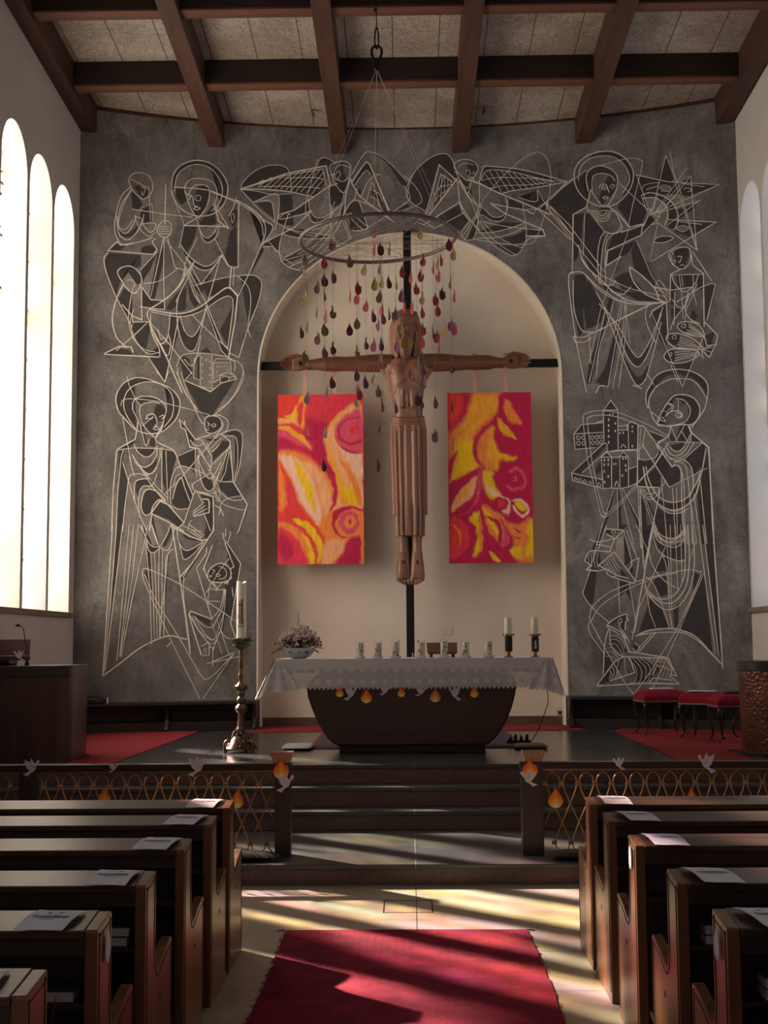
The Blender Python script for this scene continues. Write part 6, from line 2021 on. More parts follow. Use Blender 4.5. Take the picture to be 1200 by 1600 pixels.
# ================================================================= communion rail and paper cut-outs
wood('rail_wood',(34,24,22),(54,38,34),2,.35,7)
wood('rail_wood_flat',(34,24,22),(54,38,34),0,.3,7)
simple('bronze_wire',(156,112,72),(196,150,102),.34,.55,30)
YR=10.35; RP_=.1262
def crossing_rail(name,label,xa,xb,posts,x_first):
    r=thing(name,label,'railing',((xa+xb)/2,YR,Z1))
    m=MB(); m.box(xa,xb,YR-.055,YR+.055,.785,.838); m.build('hand_rail','rail_wood_flat',r,bevel=.006)
    m=MB(); m.box(xa+.02,xb-.02,YR-.012,YR+.012,.772,.785); m.build('brass_strip','bronze_wire',r)
    for a,b in posts:
        m=MB(); m.box(a,b,YR-.06,YR+.06,Z1,.84); m.build('post','rail_wood',r,bevel=.005)
    edges=sorted(posts); spans=[]; lo=xa
    for a,b in edges:
        if a-lo>.2: spans.append((lo,a))
        lo=b
    if xb-lo>.2: spans.append((lo,xb))
    for a,b in spans:
        m=MB(); col=MB(); zt,zc,z1,z2,zb,zl=.760,.672,.525,.385,.232,.168
        k0=math.ceil((a-x_first+.02)/RP_); k1=math.floor((b-x_first-.02)/RP_)
        for k in range(k0-1,k1+1):
            x=x_first+k*RP_; h=RP_/2
            ok=lambda q:a+.01<q<b-.01
            # arch from collar k to collar k+1
            P=[(x+.012,YR,zc),(x+.013,YR,zc+.022),(x+.024,YR,zt-.032),(x+h,YR,zt),(x+RP_-.024,YR,zt-.032),(x+RP_-.013,YR,zc+.022),(x+RP_-.012,YR,zc)]
            def clip(P):
                Q=[p for p in crom(P,5) if a+.004<p[0]<b-.004]
                if len(Q)>1: m.tube(Q,.0052,6)
            clip(P)
            clip([(x+.012,YR+.004,zc),(x+.020,YR+.004,zc-.04),(x+h,YR+.004,z1),(x+RP_,YR+.004,z2),(x+1.5*RP_-.018,YR+.004,zb+.04),(x+1.5*RP_-.012,YR+.004,zb)])
            clip([(x+RP_-.012,YR-.004,zc),(x+RP_-.020,YR-.004,zc-.04),(x+h,YR-.004,z1),(x,YR-.004,z2),(x-h+.018,YR-.004,zb+.04),(x-h+.012,YR-.004,zb)])
            xx=x+h
            clip([(xx+.012,YR,zb),(xx+.016,YR,zb-.03),(xx+h-.02,YR,zl+.008),(xx+h,YR,zl),(xx+h+.02,YR,zl+.008),(xx+RP_-.016,YR,zb-.03),(xx+RP_-.012,YR,zb)])
            for q,z in ((x,zc),(xx,zb)):
                if ok(q): col.tube([(q-.019,YR,z-.001),(q+.019,YR,z-.001)],.0105,8); col.tube([(q-.014,YR,z+.014),(q+.014,YR,z+.014)],.006,6)
        m.build('wire_lattice','bronze_wire',r,smooth=60); col.build('collars','bronze_wire',r,smooth=60)
crossing_rail('communion_rail','left low dark rail with looped bronze wire lattice, beside the left pews',XL+.02,-.895,[(-1.02,-.90),(-2.965,-2.84)],-1.148)
crossing_rail('communion_rail','right low dark rail with looped bronze wire lattice, beside the right pews',.835,XR-.02,[(.842,1.005),(2.86,2.985)],1.15)
# paper cut-outs
simple('paper_white',(196,186,200),(206,196,208),.8,0,20)
simple('pencil_line',(60,52,66),None,.8)
DOVE=[(.46,.38),(.50,.30),(.42,.17),(.33,.10),(.27,-.02),(.20,-.18),(-.08,-.34),(-.20,-.50),(-.50,-.37),(-.22,-.27),(-.10,-.20),(-.16,-.14),(-.30,-.02),(-.22,-.03),(-.36,.10),(-.27,.09),(-.42,.24),(-.32,.22),(-.46,.42),(-.22,.32),(-.12,.28),(-.05,.34),(-.03,.50),(.05,.40),(.15,.24),(.22,.14),(.26,.20),(.30,.32),(.37,.40)]
def cut(name,px,py,wpx,hpx,yy,outline,mat,label,cat,group,flip=1,rot=0,details=True,extra=None):
    c=PY(px,py,yy); k=yy/F; w_,h_=wpx*k,hpx*k; ca,sa=math.cos(rot),math.sin(rot)
    def T(u,v,o=0):
        x=u*flip*w_; z=v*h_; return (c.x+x*ca-z*sa,yy-o-.004*(u*u*4),c.z+x*sa+z*ca)
    P=outline; n=len(P); m=MB()
    m.add([T(u,v,0) for u,v in P]+[T(u,v,.0016) for u,v in P],[tuple(range(n)),tuple(range(2*n-1,n-1,-1))]+[(i,(i+1)%n,(i+1)%n+n,i+n) for i in range(n)])
    o=m.build(name,mat); tag(o,label,cat,group)
    if extra=='dove' and wpx>24:
        m=MB(); L=[(-.05,.30),(.02,.10),(.14,-.02),(.24,.02)]; pts=[Vector(T(u,v,.0022)) for u,v in L]
        m.tube(crom(pts,4),.0012,4); o2=m.build('drawn_wing_line','pencil_line',o)
        off=o.location; 
    return o
def flame_paint():
    t=NT('painted_flame'); tc=t.n('ShaderNodeTexCoord'); s=t.n('ShaderNodeSeparateXYZ'); t.l(tc.outputs['Generated'],s.inputs[0])
    nz=t.noise(t.coord((1,1,.5)),26,3,.5); a=t.n('ShaderNodeMath',operation='MULTIPLY_ADD'); t.l(nz,a.inputs[0]); a.inputs[1].default_value=.5; t.l(s.outputs[2],a.inputs[2])
    d=t.n('ShaderNodeMath',operation='SUBTRACT'); t.l(s.outputs[0],d.inputs[0]); d.inputs[1].default_value=.5
    e=t.n('ShaderNodeMath',operation='ABSOLUTE'); t.l(d.outputs[0],e.inputs[0]); g=t.n('ShaderNodeMath',operation='MULTIPLY_ADD'); t.l(e.outputs[0],g.inputs[0]); g.inputs[1].default_value=.9; t.l(a.outputs[0],g.inputs[2])
    gm=t.n('ShaderNodeMath',operation='MULTIPLY'); t.l(g.outputs[0],gm.inputs[0]); gm.inputs[1].default_value=.6
    t.set(t.ramp(gm.outputs[0],[(.22,(240,228,196)),(.36,(246,190,80)),(.58,(236,122,54)),(.80,(206,56,48))]),.75,0,.2)
flame_paint()
FLO=[(0,-.5),(.20,-.47),(.36,-.38),(.46,-.22),(.48,-.05),(.40,.10),(.34,.22),(.28,.12),(.20,.20),(.10,.34),(.02,.5),(-.06,.40),(-.16,.28),(-.30,.14),(-.34,.22),(-.44,.02),(-.48,-.16),(-.42,-.34),(-.24,-.46)]
DROP=[(0,-.5),(.22,-.47),(.40,-.36),(.49,-.18),(.44,.0),(.28,.16),(.12,.32),(.0,.5),(-.10,.32),(-.26,.16),(-.42,.02),(-.49,-.16),(-.42,-.35),(-.22,-.47)]
yf=YR-.062
for a in [(49,1199,26,28,'dove cut from pale paper on the far left rail post, head right',1),(177,1200,16,14,'smallest paper dove low on the left rail, between its two posts',1),(308,1198,30,31,'bright paper dove on the left rail, lit by the sun',1),
          (967,1193,19,20,'smaller paper dove on the right rail, head left',-1),(1104.5,1192,28,32,'larger paper dove on the right rail near the hammered pulpit',-1)]:
    cut('paper_dove',a[0],a[1],a[2],a[3],yf,DOVE,'paper_white',a[4],'paper dove','paper doves on the communion rail',a[5],extra='dove')
cut('paper_flame',439.5,1201,25,32,yf-.001,FLO,'painted_flame','painted paper flame above the dove on the left rail end post','paper flame','paper flames')
cut('paper_dove',445.5,1223,28,30,yf-.006,DOVE,'paper_white','paper dove on the left rail end post under a flame','paper dove','paper doves on rail ends',1,extra='dove')
cut('paper_flame',828,1200,25,31,yf-.001,FLO,'painted_flame','painted paper flame above the dove on the right rail end post','paper flame','paper flames')
cut('paper_dove',826.5,1216,27,26,yf-.006,DOVE,'paper_white','paper dove on the right rail end post under a flame','paper dove','paper doves on rail ends',-1,extra='dove')
for a in [(163.5,1243,20,28,'painted flame tied in the left rail lattice, farthest left'),(371,1247,19,31,'painted flame in the left rail lattice beside the front pew end'),(868,1246,24,32,'whole painted flame in the right rail lattice near the post'),(1080,1241,13,24,'painted flame in the right rail lattice behind the pews, only its tip showing')]:
    cut('paper_flame',a[0],a[1],a[2],a[3],YR-.014,DROP,'painted_flame',a[4],'paper flame','paper flames in the rail lattice')
ya=AY0-.008
m=MB(); pts=[]
for px,py in ((500,1080),(531,1078),(572,1076),(601,1078),(627,1076),(657,1078),(680,1075),(711,1074),(741,1072),(800,1070)): pts.append(tuple(PY(px,py-2,ya-.004)))
m.tube(crom(pts,3),.0018,5); tag(m.build('garland_string','thread'),'thin string carrying paper doves and flames across the altar front','string')
for i,a in enumerate([(531,1081,13,16,'first'),(572.5,1087,18,23,'second'),(627,1081,13,16,'middle'),(680,1086,17,22,'fourth'),(741,1081,14,17,'last')]):
    cut('paper_flame',a[0],a[1],a[2],a[3],ya-.008,DROP,'painted_flame','painted paper flame on the altar garland, %s flame from the left'%a[4],'paper flame','paper flames on the altar garland')
for a in [(547.5,1083,21,23,'first',1),(601,1079,17,15,'second',1),(657.5,1080,19,16,'third',1),(711,1083,20,24,'last',-1)]:
    cut('paper_dove',a[0],a[1],a[2],a[3],ya-.009,DOVE,'paper_white','pale paper dove on the altar garland, %s dove from the left'%a[4],'paper dove','paper doves on the altar garland',a[5])
# wicker baskets on the rail ends
simple('wicker',(150,104,84),(190,142,118),.6,0,60,.4)
for px,lab in ((440.5,'small square wicker basket on the left rail end'),(833,'small square wicker basket on the right rail end')):
    c=PY(px,1192,YR); z0=.839; hb=.078
    r=thing('wicker_basket',lab,'basket',(c.x,YR,z0),'wicker baskets on the rail ends')
    def ring(z,w_,o=0): 
        k=(z-z0)/hb; h=w_*(.72+.28*k)+o; return [(c.x+h*sx*(1 if abs(sx)==1 else 1),YR+h*.72*sy,z) for sx,sy in ((-1,-1),(0,-1),(1,-1),(1,0),(1,1),(0,1),(-1,1),(-1,0))]
    W_=.082; m=MB(); m.loft([ring(z0,W_),ring(z0+hb,W_)],cap=False); m.loft([ring(z0,W_,-.004),ring(z0+hb,W_,-.004)],cap=False); m.box(c.x-W_*.7,c.x+W_*.7,YR-W_*.5,YR+W_*.5,z0,z0+.004); m.build('basket_wall','wicker',r)
    m=MB()
    for k in range(9):
        z=z0+.006+k*.0085; rg=ring(z,W_,.002); m.tube(rg,.0038,6,True)
    m.build('woven_bands','wicker',r,smooth=60)
    m=MB(); m.tube(ring(z0+hb,W_,.001),.0062,8,True); m.build('rim','wicker',r,smooth=60)
# kneeling cushions in front of the rail
simple('black_leather',(26,25,27),(40,38,40),.42,0,14,.3)
def cushion(name,label,x0,x1,y0,y1,z,h,mat,cat='cushion',pw=.55,group=None):
    m=MB(); nu,nv=28,12; top=[];bot=[]
    for j in range(nv+1):
        for i in range(nu+1):
            u=i/nu*2-1; v=j/nv*2-1
            e_=max(0,(1-abs(u)**6)*(1-abs(v)**4))**pw
            # rounded plan
            x=(x0+x1)/2+(x1-x0)/2*u*(1-.06*abs(v)**3); y=(y0+y1)/2+(y1-y0)/2*v*(1-.12*abs(u)**5)
            wv=.06*math.sin(u*9+v*3)*math.sin(v*5)
            top.append((x,y,z+h*(.5+.5*e_*(1+wv)))); bot.append((x,y,z+h*(.5-.5*e_)))
    n=len(top); fs=[]
    for j in range(nv):
        for i in range(nu):
            k=j*(nu+1)+i; fs+=[(k,k+1,k+nu+2,k+nu+1),(n+k,n+k+nu+1,n+k+nu+2,n+k+1)]
    m.add(top+bot,fs); o=m.build(name,mat,smooth=70,fix=False); tag(o,label,cat,group)
    return o
cushion('kneeling_cushion','long black kneeling cushion before the left rail, right end showing past the pew',-2.6,-.96,10.0,10.27,Z1,.065,'black_leather')
cushion('kneeling_cushion','long black kneeling cushion before the right rail, beside the post',1.0,2.7,10.0,10.27,Z1,.065,'black_leather')
# ================================================================= pews, books and leaflets
wood('pew_end_wood',(64,40,28),(130,84,54),2,.30,6)
wood('pew_board',(42,27,21),(84,55,40),0,.30,9)
wood('pew_back',(30,20,18),(48,32,27),0,.42,7)
simple('groove_dark',(20,12,10),None,.8)
PEWY=[7.33,6.66,5.87,5.02,4.25,3.47]
def end_profile():
    a=[(0,0),(0,.863),(.004,.868),(.196,.888),(.20,.882),(.20,.62)]
    b=crom([Vector(p) for p in ((.20,.62),(.208,.560),(.235,.520),(.27,.518),(.38,.548),(.53,.572),(.555,.558))],5)
    return a+[(p.x,p.y) for p in b[1:]]+[(.555,0)]
EP=end_profile()
def inset(P,d):
    n=len(P); out=[]
    V=[Vector(p) for p in P]
    for i in range(n):
        a,b,c=V[i-1],V[i],V[(i+1)%n]; e1=(b-a).normalized() if (b-a).length>1e-6 else Vector((1,0)); e2=(c-b).normalized() if (c-b).length>1e-6 else e1
        n1=Vector((e1.y,-e1.x)); n2=Vector((e2.y,-e2.x)); q=(n1+n2); q=q.normalized() if q.length>.1 else n1
        out.append(b+q*d/max(.5,q.dot(n1)))
    return out
def make_pew(x,y,s,xw,label):
    """s=+1 right of the aisle, -1 left; x = aisle face of the near end panel"""
    r=thing('church_pew',label,'pew',(x,y,0),'rows of pews either side of the aisle')
    xe=x+s*.040
    def bx(xa,xb,y0,y1,z0,z1): m=MB(); m.box(min(xa,xb),max(xa,xb),y+y0,y+y1,z0,z1); return m
    m=MB(); m.prism([(y+a,b) for a,b in EP],min(x,xe),max(x,xe),'x'); e_=m.build('end_panel','pew_end_wood',r,bevel=.004)
    # engraved line following the outline
    g=MB(); off=[p for p in inset(EP,.026)]; off=[p for p in off if p.y>.03]
    L=[(x-s*.0005,y+p.x,p.y) for p in off]; L=[(L[0][0],L[0][1],.05)]+L+[(L[-1][0],L[-1][1],.05)]
    g.tube(L,.0022,4); g.build('engraved_line','groove_dark',e_)
    g=MB(); g.tube([(x-s*.001,y+.30,.40),(x+s*.001,y+.30,.40)],.014,12); g.build('peg_hole','groove_dark',e_)
    m=MB(); m.prism([(y+a,b) for a,b in EP],min(xw,xw-s*.05),max(xw,xw-s*.05),'x'); m.build('end_panel','pew_end_wood',r)
    bx(xe,xw-s*.05,.0,.0,0,0)
    m=MB(); xa,xb=min(xe,xw-s*.05),max(xe,xw-s*.05)
    m.prism([(y-.010,.842),(y-.010,.868),(y+.204,.890),(y+.204,.864)],xa,xb,'x'); m.build('top_board','pew_board',r,bevel=.004)
    m=bx(xe,xw-s*.05,.002,.022,.79,.845); m.build('front_lip','pew_back',r)
    m=bx(xe,xw-s*.05,.150,.175,.10,.862); m.build('back_panel','pew_back',r)
    m=bx(xe,xw-s*.05,.006,.150,.628,.646); m.build('book_shelf','pew_back',r)
    m=bx(xe,xw-s*.05,.175,.53,.425,.455); m.build('seat','pew_board',r,bevel=.004)
    m=bx(xe,xw-s*.05,.44,.465,.0,.425); m.build('seat_support','pew_back',r)
    m=MB(); m.prism([(y-.01,.17),(y-.01,.195),(y-.10,.165),(y-.10,.14)],xa,xb,'x'); m.build('kneeler','pew_back',r,bevel=.004)
    return r
ordn=['front','second','third','fourth','fifth','sixth']
for i,y in enumerate(PEWY):
    make_pew(-.97,y,-1,XL+.10,'dark wooden pew left of the aisle, %s from the altar rail'%ordn[i])
for i,y in enumerate(PEWY[:5]+[3.50]):
    make_pew(.97,y+(.05 if i<3 else 0),1,XR-.10,'dark wooden pew right of the aisle, %s from the altar rail'%ordn[i])
# leaflets
simple('leaflet_paper',(206,202,214),(214,210,220),.8,0,9,spec=.15)
simple('print_grey',(66,60,70),None,.8); simple('print_pale',(120,114,126),None,.8)
tv,tf=text_mesh('Gottesdienst',.0215,.0009)
tv2,tf2=text_mesh('Christuskirche',.009,.0)
sv=sorted
def leaflet(xc,y,s,i,label,turn=0):
    b=.8815; W=.150; L=.196
    r=thing('service_leaflet',label,'leaflet',(xc,y+.07,b),'service leaflets laid on the pew ends')
    z=lambda v:(.012*math.sin(math.pi*min(max(v,0),1))+.004)
    sh=.028*s
    def P(u,v,o=0): # u across 0..1, v towards the altar 0..1
        x=xc+(u-.5)*W+turn*(v-.5); yy=y-.030+L*v; cur=.011*math.sin(math.pi*v)+.012*max(0,(.35-(u if s<0 else u)))**1.5*6*.35+.003*math.sin(math.pi*u)
        base=.8685+(.0225)*min(max((L*v-.03)/.204,0),1)
        return (x,yy,base+.003+cur-.0*v+o)
    for nm,o in (('lower_sheet',0),('cover_sheet',.0016)):
        m=MB(); nu,nv=6,14; m.add([P(i_/nu,j_/nv,o*(1+1.5*j_/nv)) for j_ in range(nv+1) for i_ in range(nu+1)],[(j_*(nu+1)+i_,j_*(nu+1)+i_+1,(j_+1)*(nu+1)+i_+1,(j_+1)*(nu+1)+i_) for j_ in range(nv) for i_ in range(nu)])
        q=m.build(nm,'leaflet_paper',r,fix=False,smooth=60)
    m=MB(); m.add([P(.5+p[0]/W,.50+p[1]/L*1.15,.0052) for p in tv],tf); m.build('printed_title','print_grey',r,fix=False)
    m=MB()
    for k,(u0,u1,v) in enumerate([(.30,.70,.40),(.36,.64,.36)]): m.add([P(u0,v,.0050),P(u1,v,.0050),P(u1,v+.012,.0050),P(u0,v+.012,.0050)],[(0,1,2,3)])
    m.build('printed_lines','print_pale',r,fix=False)
    m=MB(); D=[(a*.11,c*.13) for a,c in DOVE]
    for dx in (-.12,.12): 
        n=len(D); m.add([P(.5+dx+a,.72+c,.0050) for a,c in D],[tuple(range(n))])
    m.build('printed_doves','print_pale',r,fix=False)
LXX=[(335,1250),(305,1273),(259,1315),(197,1362),(118,1430),(10,1535)]
for i,y in enumerate(PEWY):
    xl=[-1.115,-1.105,-1.10,-1.107,-1.135,-1.135][i]
    leaflet(xl,y,-1,i,'white folded leaflet on the pew left of the aisle, %s pew from the altar rail'%ordn[i],turn=[.03,.05,.04,.02,.03,.0][i])
for i,y in enumerate(PEWY[:5]):
    y=y+(.05 if i<3 else 0)
    leaflet([1.115,1.125,1.11,1.115,1.13][i],y,1,i,'white folded leaflet on the pew right of the aisle, %s pew from the altar rail'%ordn[i],turn=[-.02,-.05,-.03,-.05,-.06][i])
# oval paper tags hooked on pew ends
OV=[(.5*math.cos(2*math.pi*k/24),.5*math.sin(2*math.pi*k/24)*(1+.1*math.sin(2*math.pi*k/24))) for k in range(24)]
def tagpaper(x,y,z,s,label,h=.10,w=.062):
    m=MB(); n=24; m.add([(x-s*.004,y+u*w,z+v*h) for u,v in OV]+[(x-s*.0055,y+u*w,z+v*h) for u,v in OV],[tuple(range(n)),tuple(range(2*n-1,n-1,-1))]+[(i,(i+1)%n,(i+1)%n+n,i+n) for i in range(n)])
    tag(m.build('oval_tag','leaflet_paper'),label,'tag','oval paper tags on the pew ends')
tagpaper(.966,PEWY[2]+.15,.80,1,'white oval paper tag at the top of the third right pew end')
tagpaper(.966,PEWY[4]+.11,.79,1,'white oval paper tag at the top of the fifth right pew end')
tagpaper(-.966,PEWY[4]+.11,.79,-1,'white oval paper tag on the fifth left pew end')
# hymn books on the shelves
simple('page_block',(150,142,150),(162,154,160),.8,0,60)
simple('cover_dark',(40,38,46),(52,48,56),.5,0,14)
simple('cover_red',(96,30,40),(110,38,46),.5,0,14)
simple('ribbon_red',(140,24,50),None,.6)
def book(x,y,z,w,label,cov='cover_dark',rib=False,h=.034):
    r=thing('hymn_book',label,'book',(x,y,z),'hymn books on the pew shelves')
    y0=y+.012; dp=.10
    m=MB(); m.box(x-w/2+.002,x+w/2-.002,y0+.002,y0+dp,z+.002,z+h-.002); m.build('pages','page_block',r)
    m=MB(); m.box(x-w/2,x+w/2,y0,y0+dp+.002,z,z+.002); m.box(x-w/2,x+w/2,y0,y0+dp+.002,z+h-.002,z+h); m.box(x-w/2,x+w/2,y0+dp,y0+dp+.002,z,z+h); m.build('cover',cov,r)
    if rib:
        m=MB(); m.tube([(x+.01,y0+.004,z+h*.6),(x+.01,y0-.006,z+h*.3),(x+.005,y0-.008,z-.03),(x-.004,y0-.008,z-.06)],.0018,5); m.build('marker_ribbon','ribbon_red',r)
zs=.6465
book(-1.115,PEWY[3],zs+.035,.165,'upper hymn book on the fourth left pew shelf, next to the pew end')
book(-1.115,PEWY[3],zs,.150,'lower hymn book on the fourth left pew shelf, under another',)
book(-1.292,PEWY[3],zs+.0,.165,'hymn book on the fourth left pew shelf, farther from the aisle',h=.066)
book(-1.11,PEWY[4],zs,.13,'hymn book with red marker ribbon on the fifth left pew shelf',rib=True)
book(-1.30,PEWY[4],zs,.19,'dark hymn book lying on the fifth left pew shelf, left of the ribboned one',cov='cover_dark')
book(-1.10,PEWY[0],zs,.10,'hymn book on the front left pew shelf')
book(1.145,PEWY[3],zs,.15,'lower hymn book on the fourth right pew shelf','cover_dark',True)
book(1.145,PEWY[3],zs+.035,.15,'upper hymn book on the fourth right pew shelf')
book(1.16,PEWY[4],zs,.15,'lower hymn book on the fifth right pew shelf','cover_red',True)
book(1.16,PEWY[4],zs+.035,.15,'upper hymn book on the fifth right pew shelf',)
# ================================================================= rugs
def herring():
    t=NT('red_herringbone'); tc=t.n('ShaderNodeTexCoord'); s=t.n('ShaderNodeSeparateXYZ'); t.l(tc.outputs['Object'],s.inputs[0])
    def M(op,a,b=None,c=None):
        x=t.n('ShaderNodeMath',operation=op)
        for i,v in enumerate((a,b,c)):
            if v is None: continue
            if hasattr(v,'links'): t.l(v,x.inputs[i])
            else: x.inputs[i].default_value=v
        return x.outputs[0]
    xx=M('PINGPONG',s.outputs[0],.021); w_=M('MULTIPLY_ADD',s.outputs[1],1.0,xx); sn=M('SINE',M('MULTIPLY',w_,2*math.pi/.021)); n=t.noise(t.coord(),5,4,.6); n2=t.noise(t.coord(),220,2,.6)
    f=M('MULTIPLY_ADD',sn,.5,.5); f=M('MULTIPLY_ADD',n2,.35,f)
    c=t.ramp(f,[(.2,(88,14,38)),(.75,(152,34,64)),(1.0,(180,58,86))]); c=t.mix(1,c,t.ramp(n,[(.3,(200,200,200)),(.7,(255,255,255))]),'MULTIPLY')
    t.set(c,.95,0,.1); t.bump(f,.8,.006)
herring()
simple('red_carpet',(126,44,50),(146,54,58),.95,0,200,.3,spec=.1)
simple('red_fringe',(120,20,40),(140,30,48),.95,0,30)
rx0,rx1,ry0,ry1=-.765,.70,1.6,8.37
r=thing('aisle_runner','long red herringbone woven runner on the pale aisle floor','rug',((rx0+rx1)/2,(ry0+ry1)/2,.001))
m=MB(); nu,nv=24,140; q=random.Random(9)
jl=[q.uniform(-.006,.006) for _ in range(nv+1)]; jr=[q.uniform(-.006,.006) for _ in range(nv+1)]
def RPt(i,j,z):
    u=i/nu; v=j/nv; x=rx0+(rx1-rx0)*u+(jl[j] if i==0 else 0)+(jr[j] if i==nu else 0)+.012*math.sin(v*9)*(1-abs(2*u-1)*0)
    return (x,ry0+(ry1-ry0)*v,z+.0025*math.sin(v*31+u*4)*.5)
m.add([RPt(i,j,.010) for j in range(nv+1) for i in range(nu+1)],[(j*(nu+1)+i,j*(nu+1)+i+1,(j+1)*(nu+1)+i+1,(j+1)*(nu+1)+i) for j in range(nv) for i in range(nu)])
o_=len(m.v); ed=[(0,j) for j in range(nv+1)]+[(i,nv) for i in range(1,nu+1)]+[(nu,j) for j in range(nv-1,-1,-1)]
m.add([RPt(i,j,.010) for i,j in ed]+[RPt(i,j,.001)[:2]+(.001,) for i,j in ed],[(k,k+1,k+1+len(ed),k+len(ed)) for k in range(len(ed)-1)])
m.build('woven_runner','red_herringbone',r,fix=False,smooth=60)
m=MB()
for k in range(260):
    s=q.choice((-1,1)); v=q.random(); y=ry0+(ry1-ry0)*v; x=(rx1 if s>0 else rx0)+.012*math.sin(v*9); L=q.uniform(.006,.022)
    m.tube([(x-s*.004,y,.006),(x+s*L*.6,y+q.uniform(-.008,.008),.006),(x+s*L,y+q.uniform(-.015,.015),.003)],.0016,4)
for (x,s) in ((rx0,-1),(rx1,1)): m.tube([(x,ry1-.005,.008),(x+s*.03,ry1+.005,.006),(x+s*.05,ry1-.005,.004)],.004,5)
m.build('frayed_threads','red_fringe',r,fix=False,kind='stuff')
def flat_rug(name,label,pts,mat,z=ZC,h=.008):
    m=MB(); m.prism(pts,z+.0005,z+h,'z'); return tag(m.build(name,mat),label,'carpet')
flat_rug('chancel_carpet','red carpet on the left of the chancel beside the wooden pulpit',[(-3.17,12.45),(-2.73,12.45),(-2.62,16.9),(-3.3,17.0),(-4.1,16.6),(-4.1,13.53),(-3.17,13.53)],'red_carpet')
flat_rug('chancel_carpet','red carpet on the right of the chancel under the stools',[(3.15,12.4),(2.47,12.4),(2.5,16.6),(2.64,16.95),(4.15,16.85),(4.15,13.57),(3.15,13.57)],'red_carpet')
flat_rug('niche_carpet','narrow red carpet strip behind the altar along the niche',[(-2.2,16.75),(2.18,16.75),(2.08,17.55),(1.9,17.96),(-1.85,17.96),(-2.0,17.55)],'red_carpet')
def oriental():
    t=NT('patterned_rug'); v=t.coord(); vo=t.n('ShaderNodeTexVoronoi',distance='MANHATTAN'); vo.inputs['Scale'].default_value=24; vo.inputs['Randomness'].default_value=.25; t.l(v,vo.inputs['Vector'])
    t.set(t.ramp(vo.outputs['Distance'],[(.15,(44,42,46)),(.35,(104,100,102)),(.6,(60,56,60))]),.95,0,.1)
oriental()
simple('rug_border',(96,44,46),None,.95)
r=thing('altar_rug','small grey patterned rug with red border partly under the altar','rug',(.05,15.2,ZC))
m=MB(); m.box(-1.06,1.2,14.05,16.55,ZC+.0005,ZC+.006); m.build('rug_border','rug_border',r)
m=MB(); m.box(-1.01,1.15,14.1,16.5,ZC+.002,ZC+.0075); m.build('patterned_field','patterned_rug',r)
simple('pale_weave',(150,146,144),(186,182,178),.9,0,60,.4)
cushion('floor_cushion','flat pale woven cushion on the floor left of the altar foot',-1.32,-1.0,13.86,14.5,ZC+.008,.035,'pale_weave')
cushion('floor_cushion','flat black cushion on the floor right of the altar foot',1.08,1.42,13.82,14.3,ZC,.045,'black_leather')
# ================================================================= benches along the curved wall
wood('bench_wood',(34,28,27),(50,42,40),0,.45,5)
def bench(label,xa,xb,zt):
    r=thing('wall_bench',label,'bench',((xa+xb)/2,16.9,ZC))
    N=14; xs=[xa+(xb-xa)*k/N for k in range(N+1)]
    def curve_box(nm,d0,d1,z0,z1,mat='bench_wood'):
        rings=[[(x,wy(x)-d0,z0),(x,wy(x)-d1,z0),(x,wy(x)-d1,z1),(x,wy(x)-d0,z1)] for x in xs]
        m=MB(); m.loft(rings); return m.build(nm,mat,r,bevel=.003)
    curve_box('seat_board',.005,.44,zt-.035,zt)
    curve_box('back_panel',.01,.03,ZC+.12,zt-.036)
    curve_box('foot_board',.01,.32,ZC,ZC+.12)
    curve_box('red_rail',.03,.045,ZC+.24,ZC+.25,'rug_border')
    for x in (xa+.03,(xa+xb)/2,xb-.03):
        yw=wy(x); m=MB(); P=crom([Vector(p) for p in ((yw-.40,ZC),(yw-.40,ZC+.05),(yw-.33,ZC+.14),(yw-.36,ZC+.26),(yw-.42,zt-.036))],4)
        m.prism([(p.x,p.y) for p in P]+[(yw-.05,zt-.036),(yw-.05,ZC)],x-.022,x+.022,'x'); m.build('side_support','bench_wood',r)
bench('dark wooden bench curving along the wall left of the niche',-4.12,-1.93,1.02)
bench('dark wooden bench curving along the wall right of the niche, behind the stools',2.02,4.2,1.045)
# things on the left bench
m=MB(); a=PY(112,1092,16.0)
bx_=-4.0; zb=1.0205
o=cushion('black_bag','flat black bag lying on the left wall bench','',0,0,0,0,0,'black_leather') if False else None
m=MB(); m.loft([[(x,16.52+.0*x,zb),(x,16.82,zb),(x,16.82,zb+h),(x,16.52,zb+h*.9)] for x,h in ((-4.08,.07),(-3.98,.085),(-3.86,.075),(-3.76,.045))]); tag(m.build('black_bag','black_leather',bevel=.012),'flat black bag lying on the left wall bench','bag')
m=MB(); m.box(-3.72,-3.70,16.62,16.64,zb,zb+.07); tag(m.build('white_card','leaflet_paper'),'tiny white folded card upright beside the black bag on the bench','card')
m=MB(); m.box(-4.10,-3.93,16.34,16.50,zb,zb+.03); tag(m.build('white_book','page_block',bevel=.002),'pale closed book on the left wall bench before the bag','book')
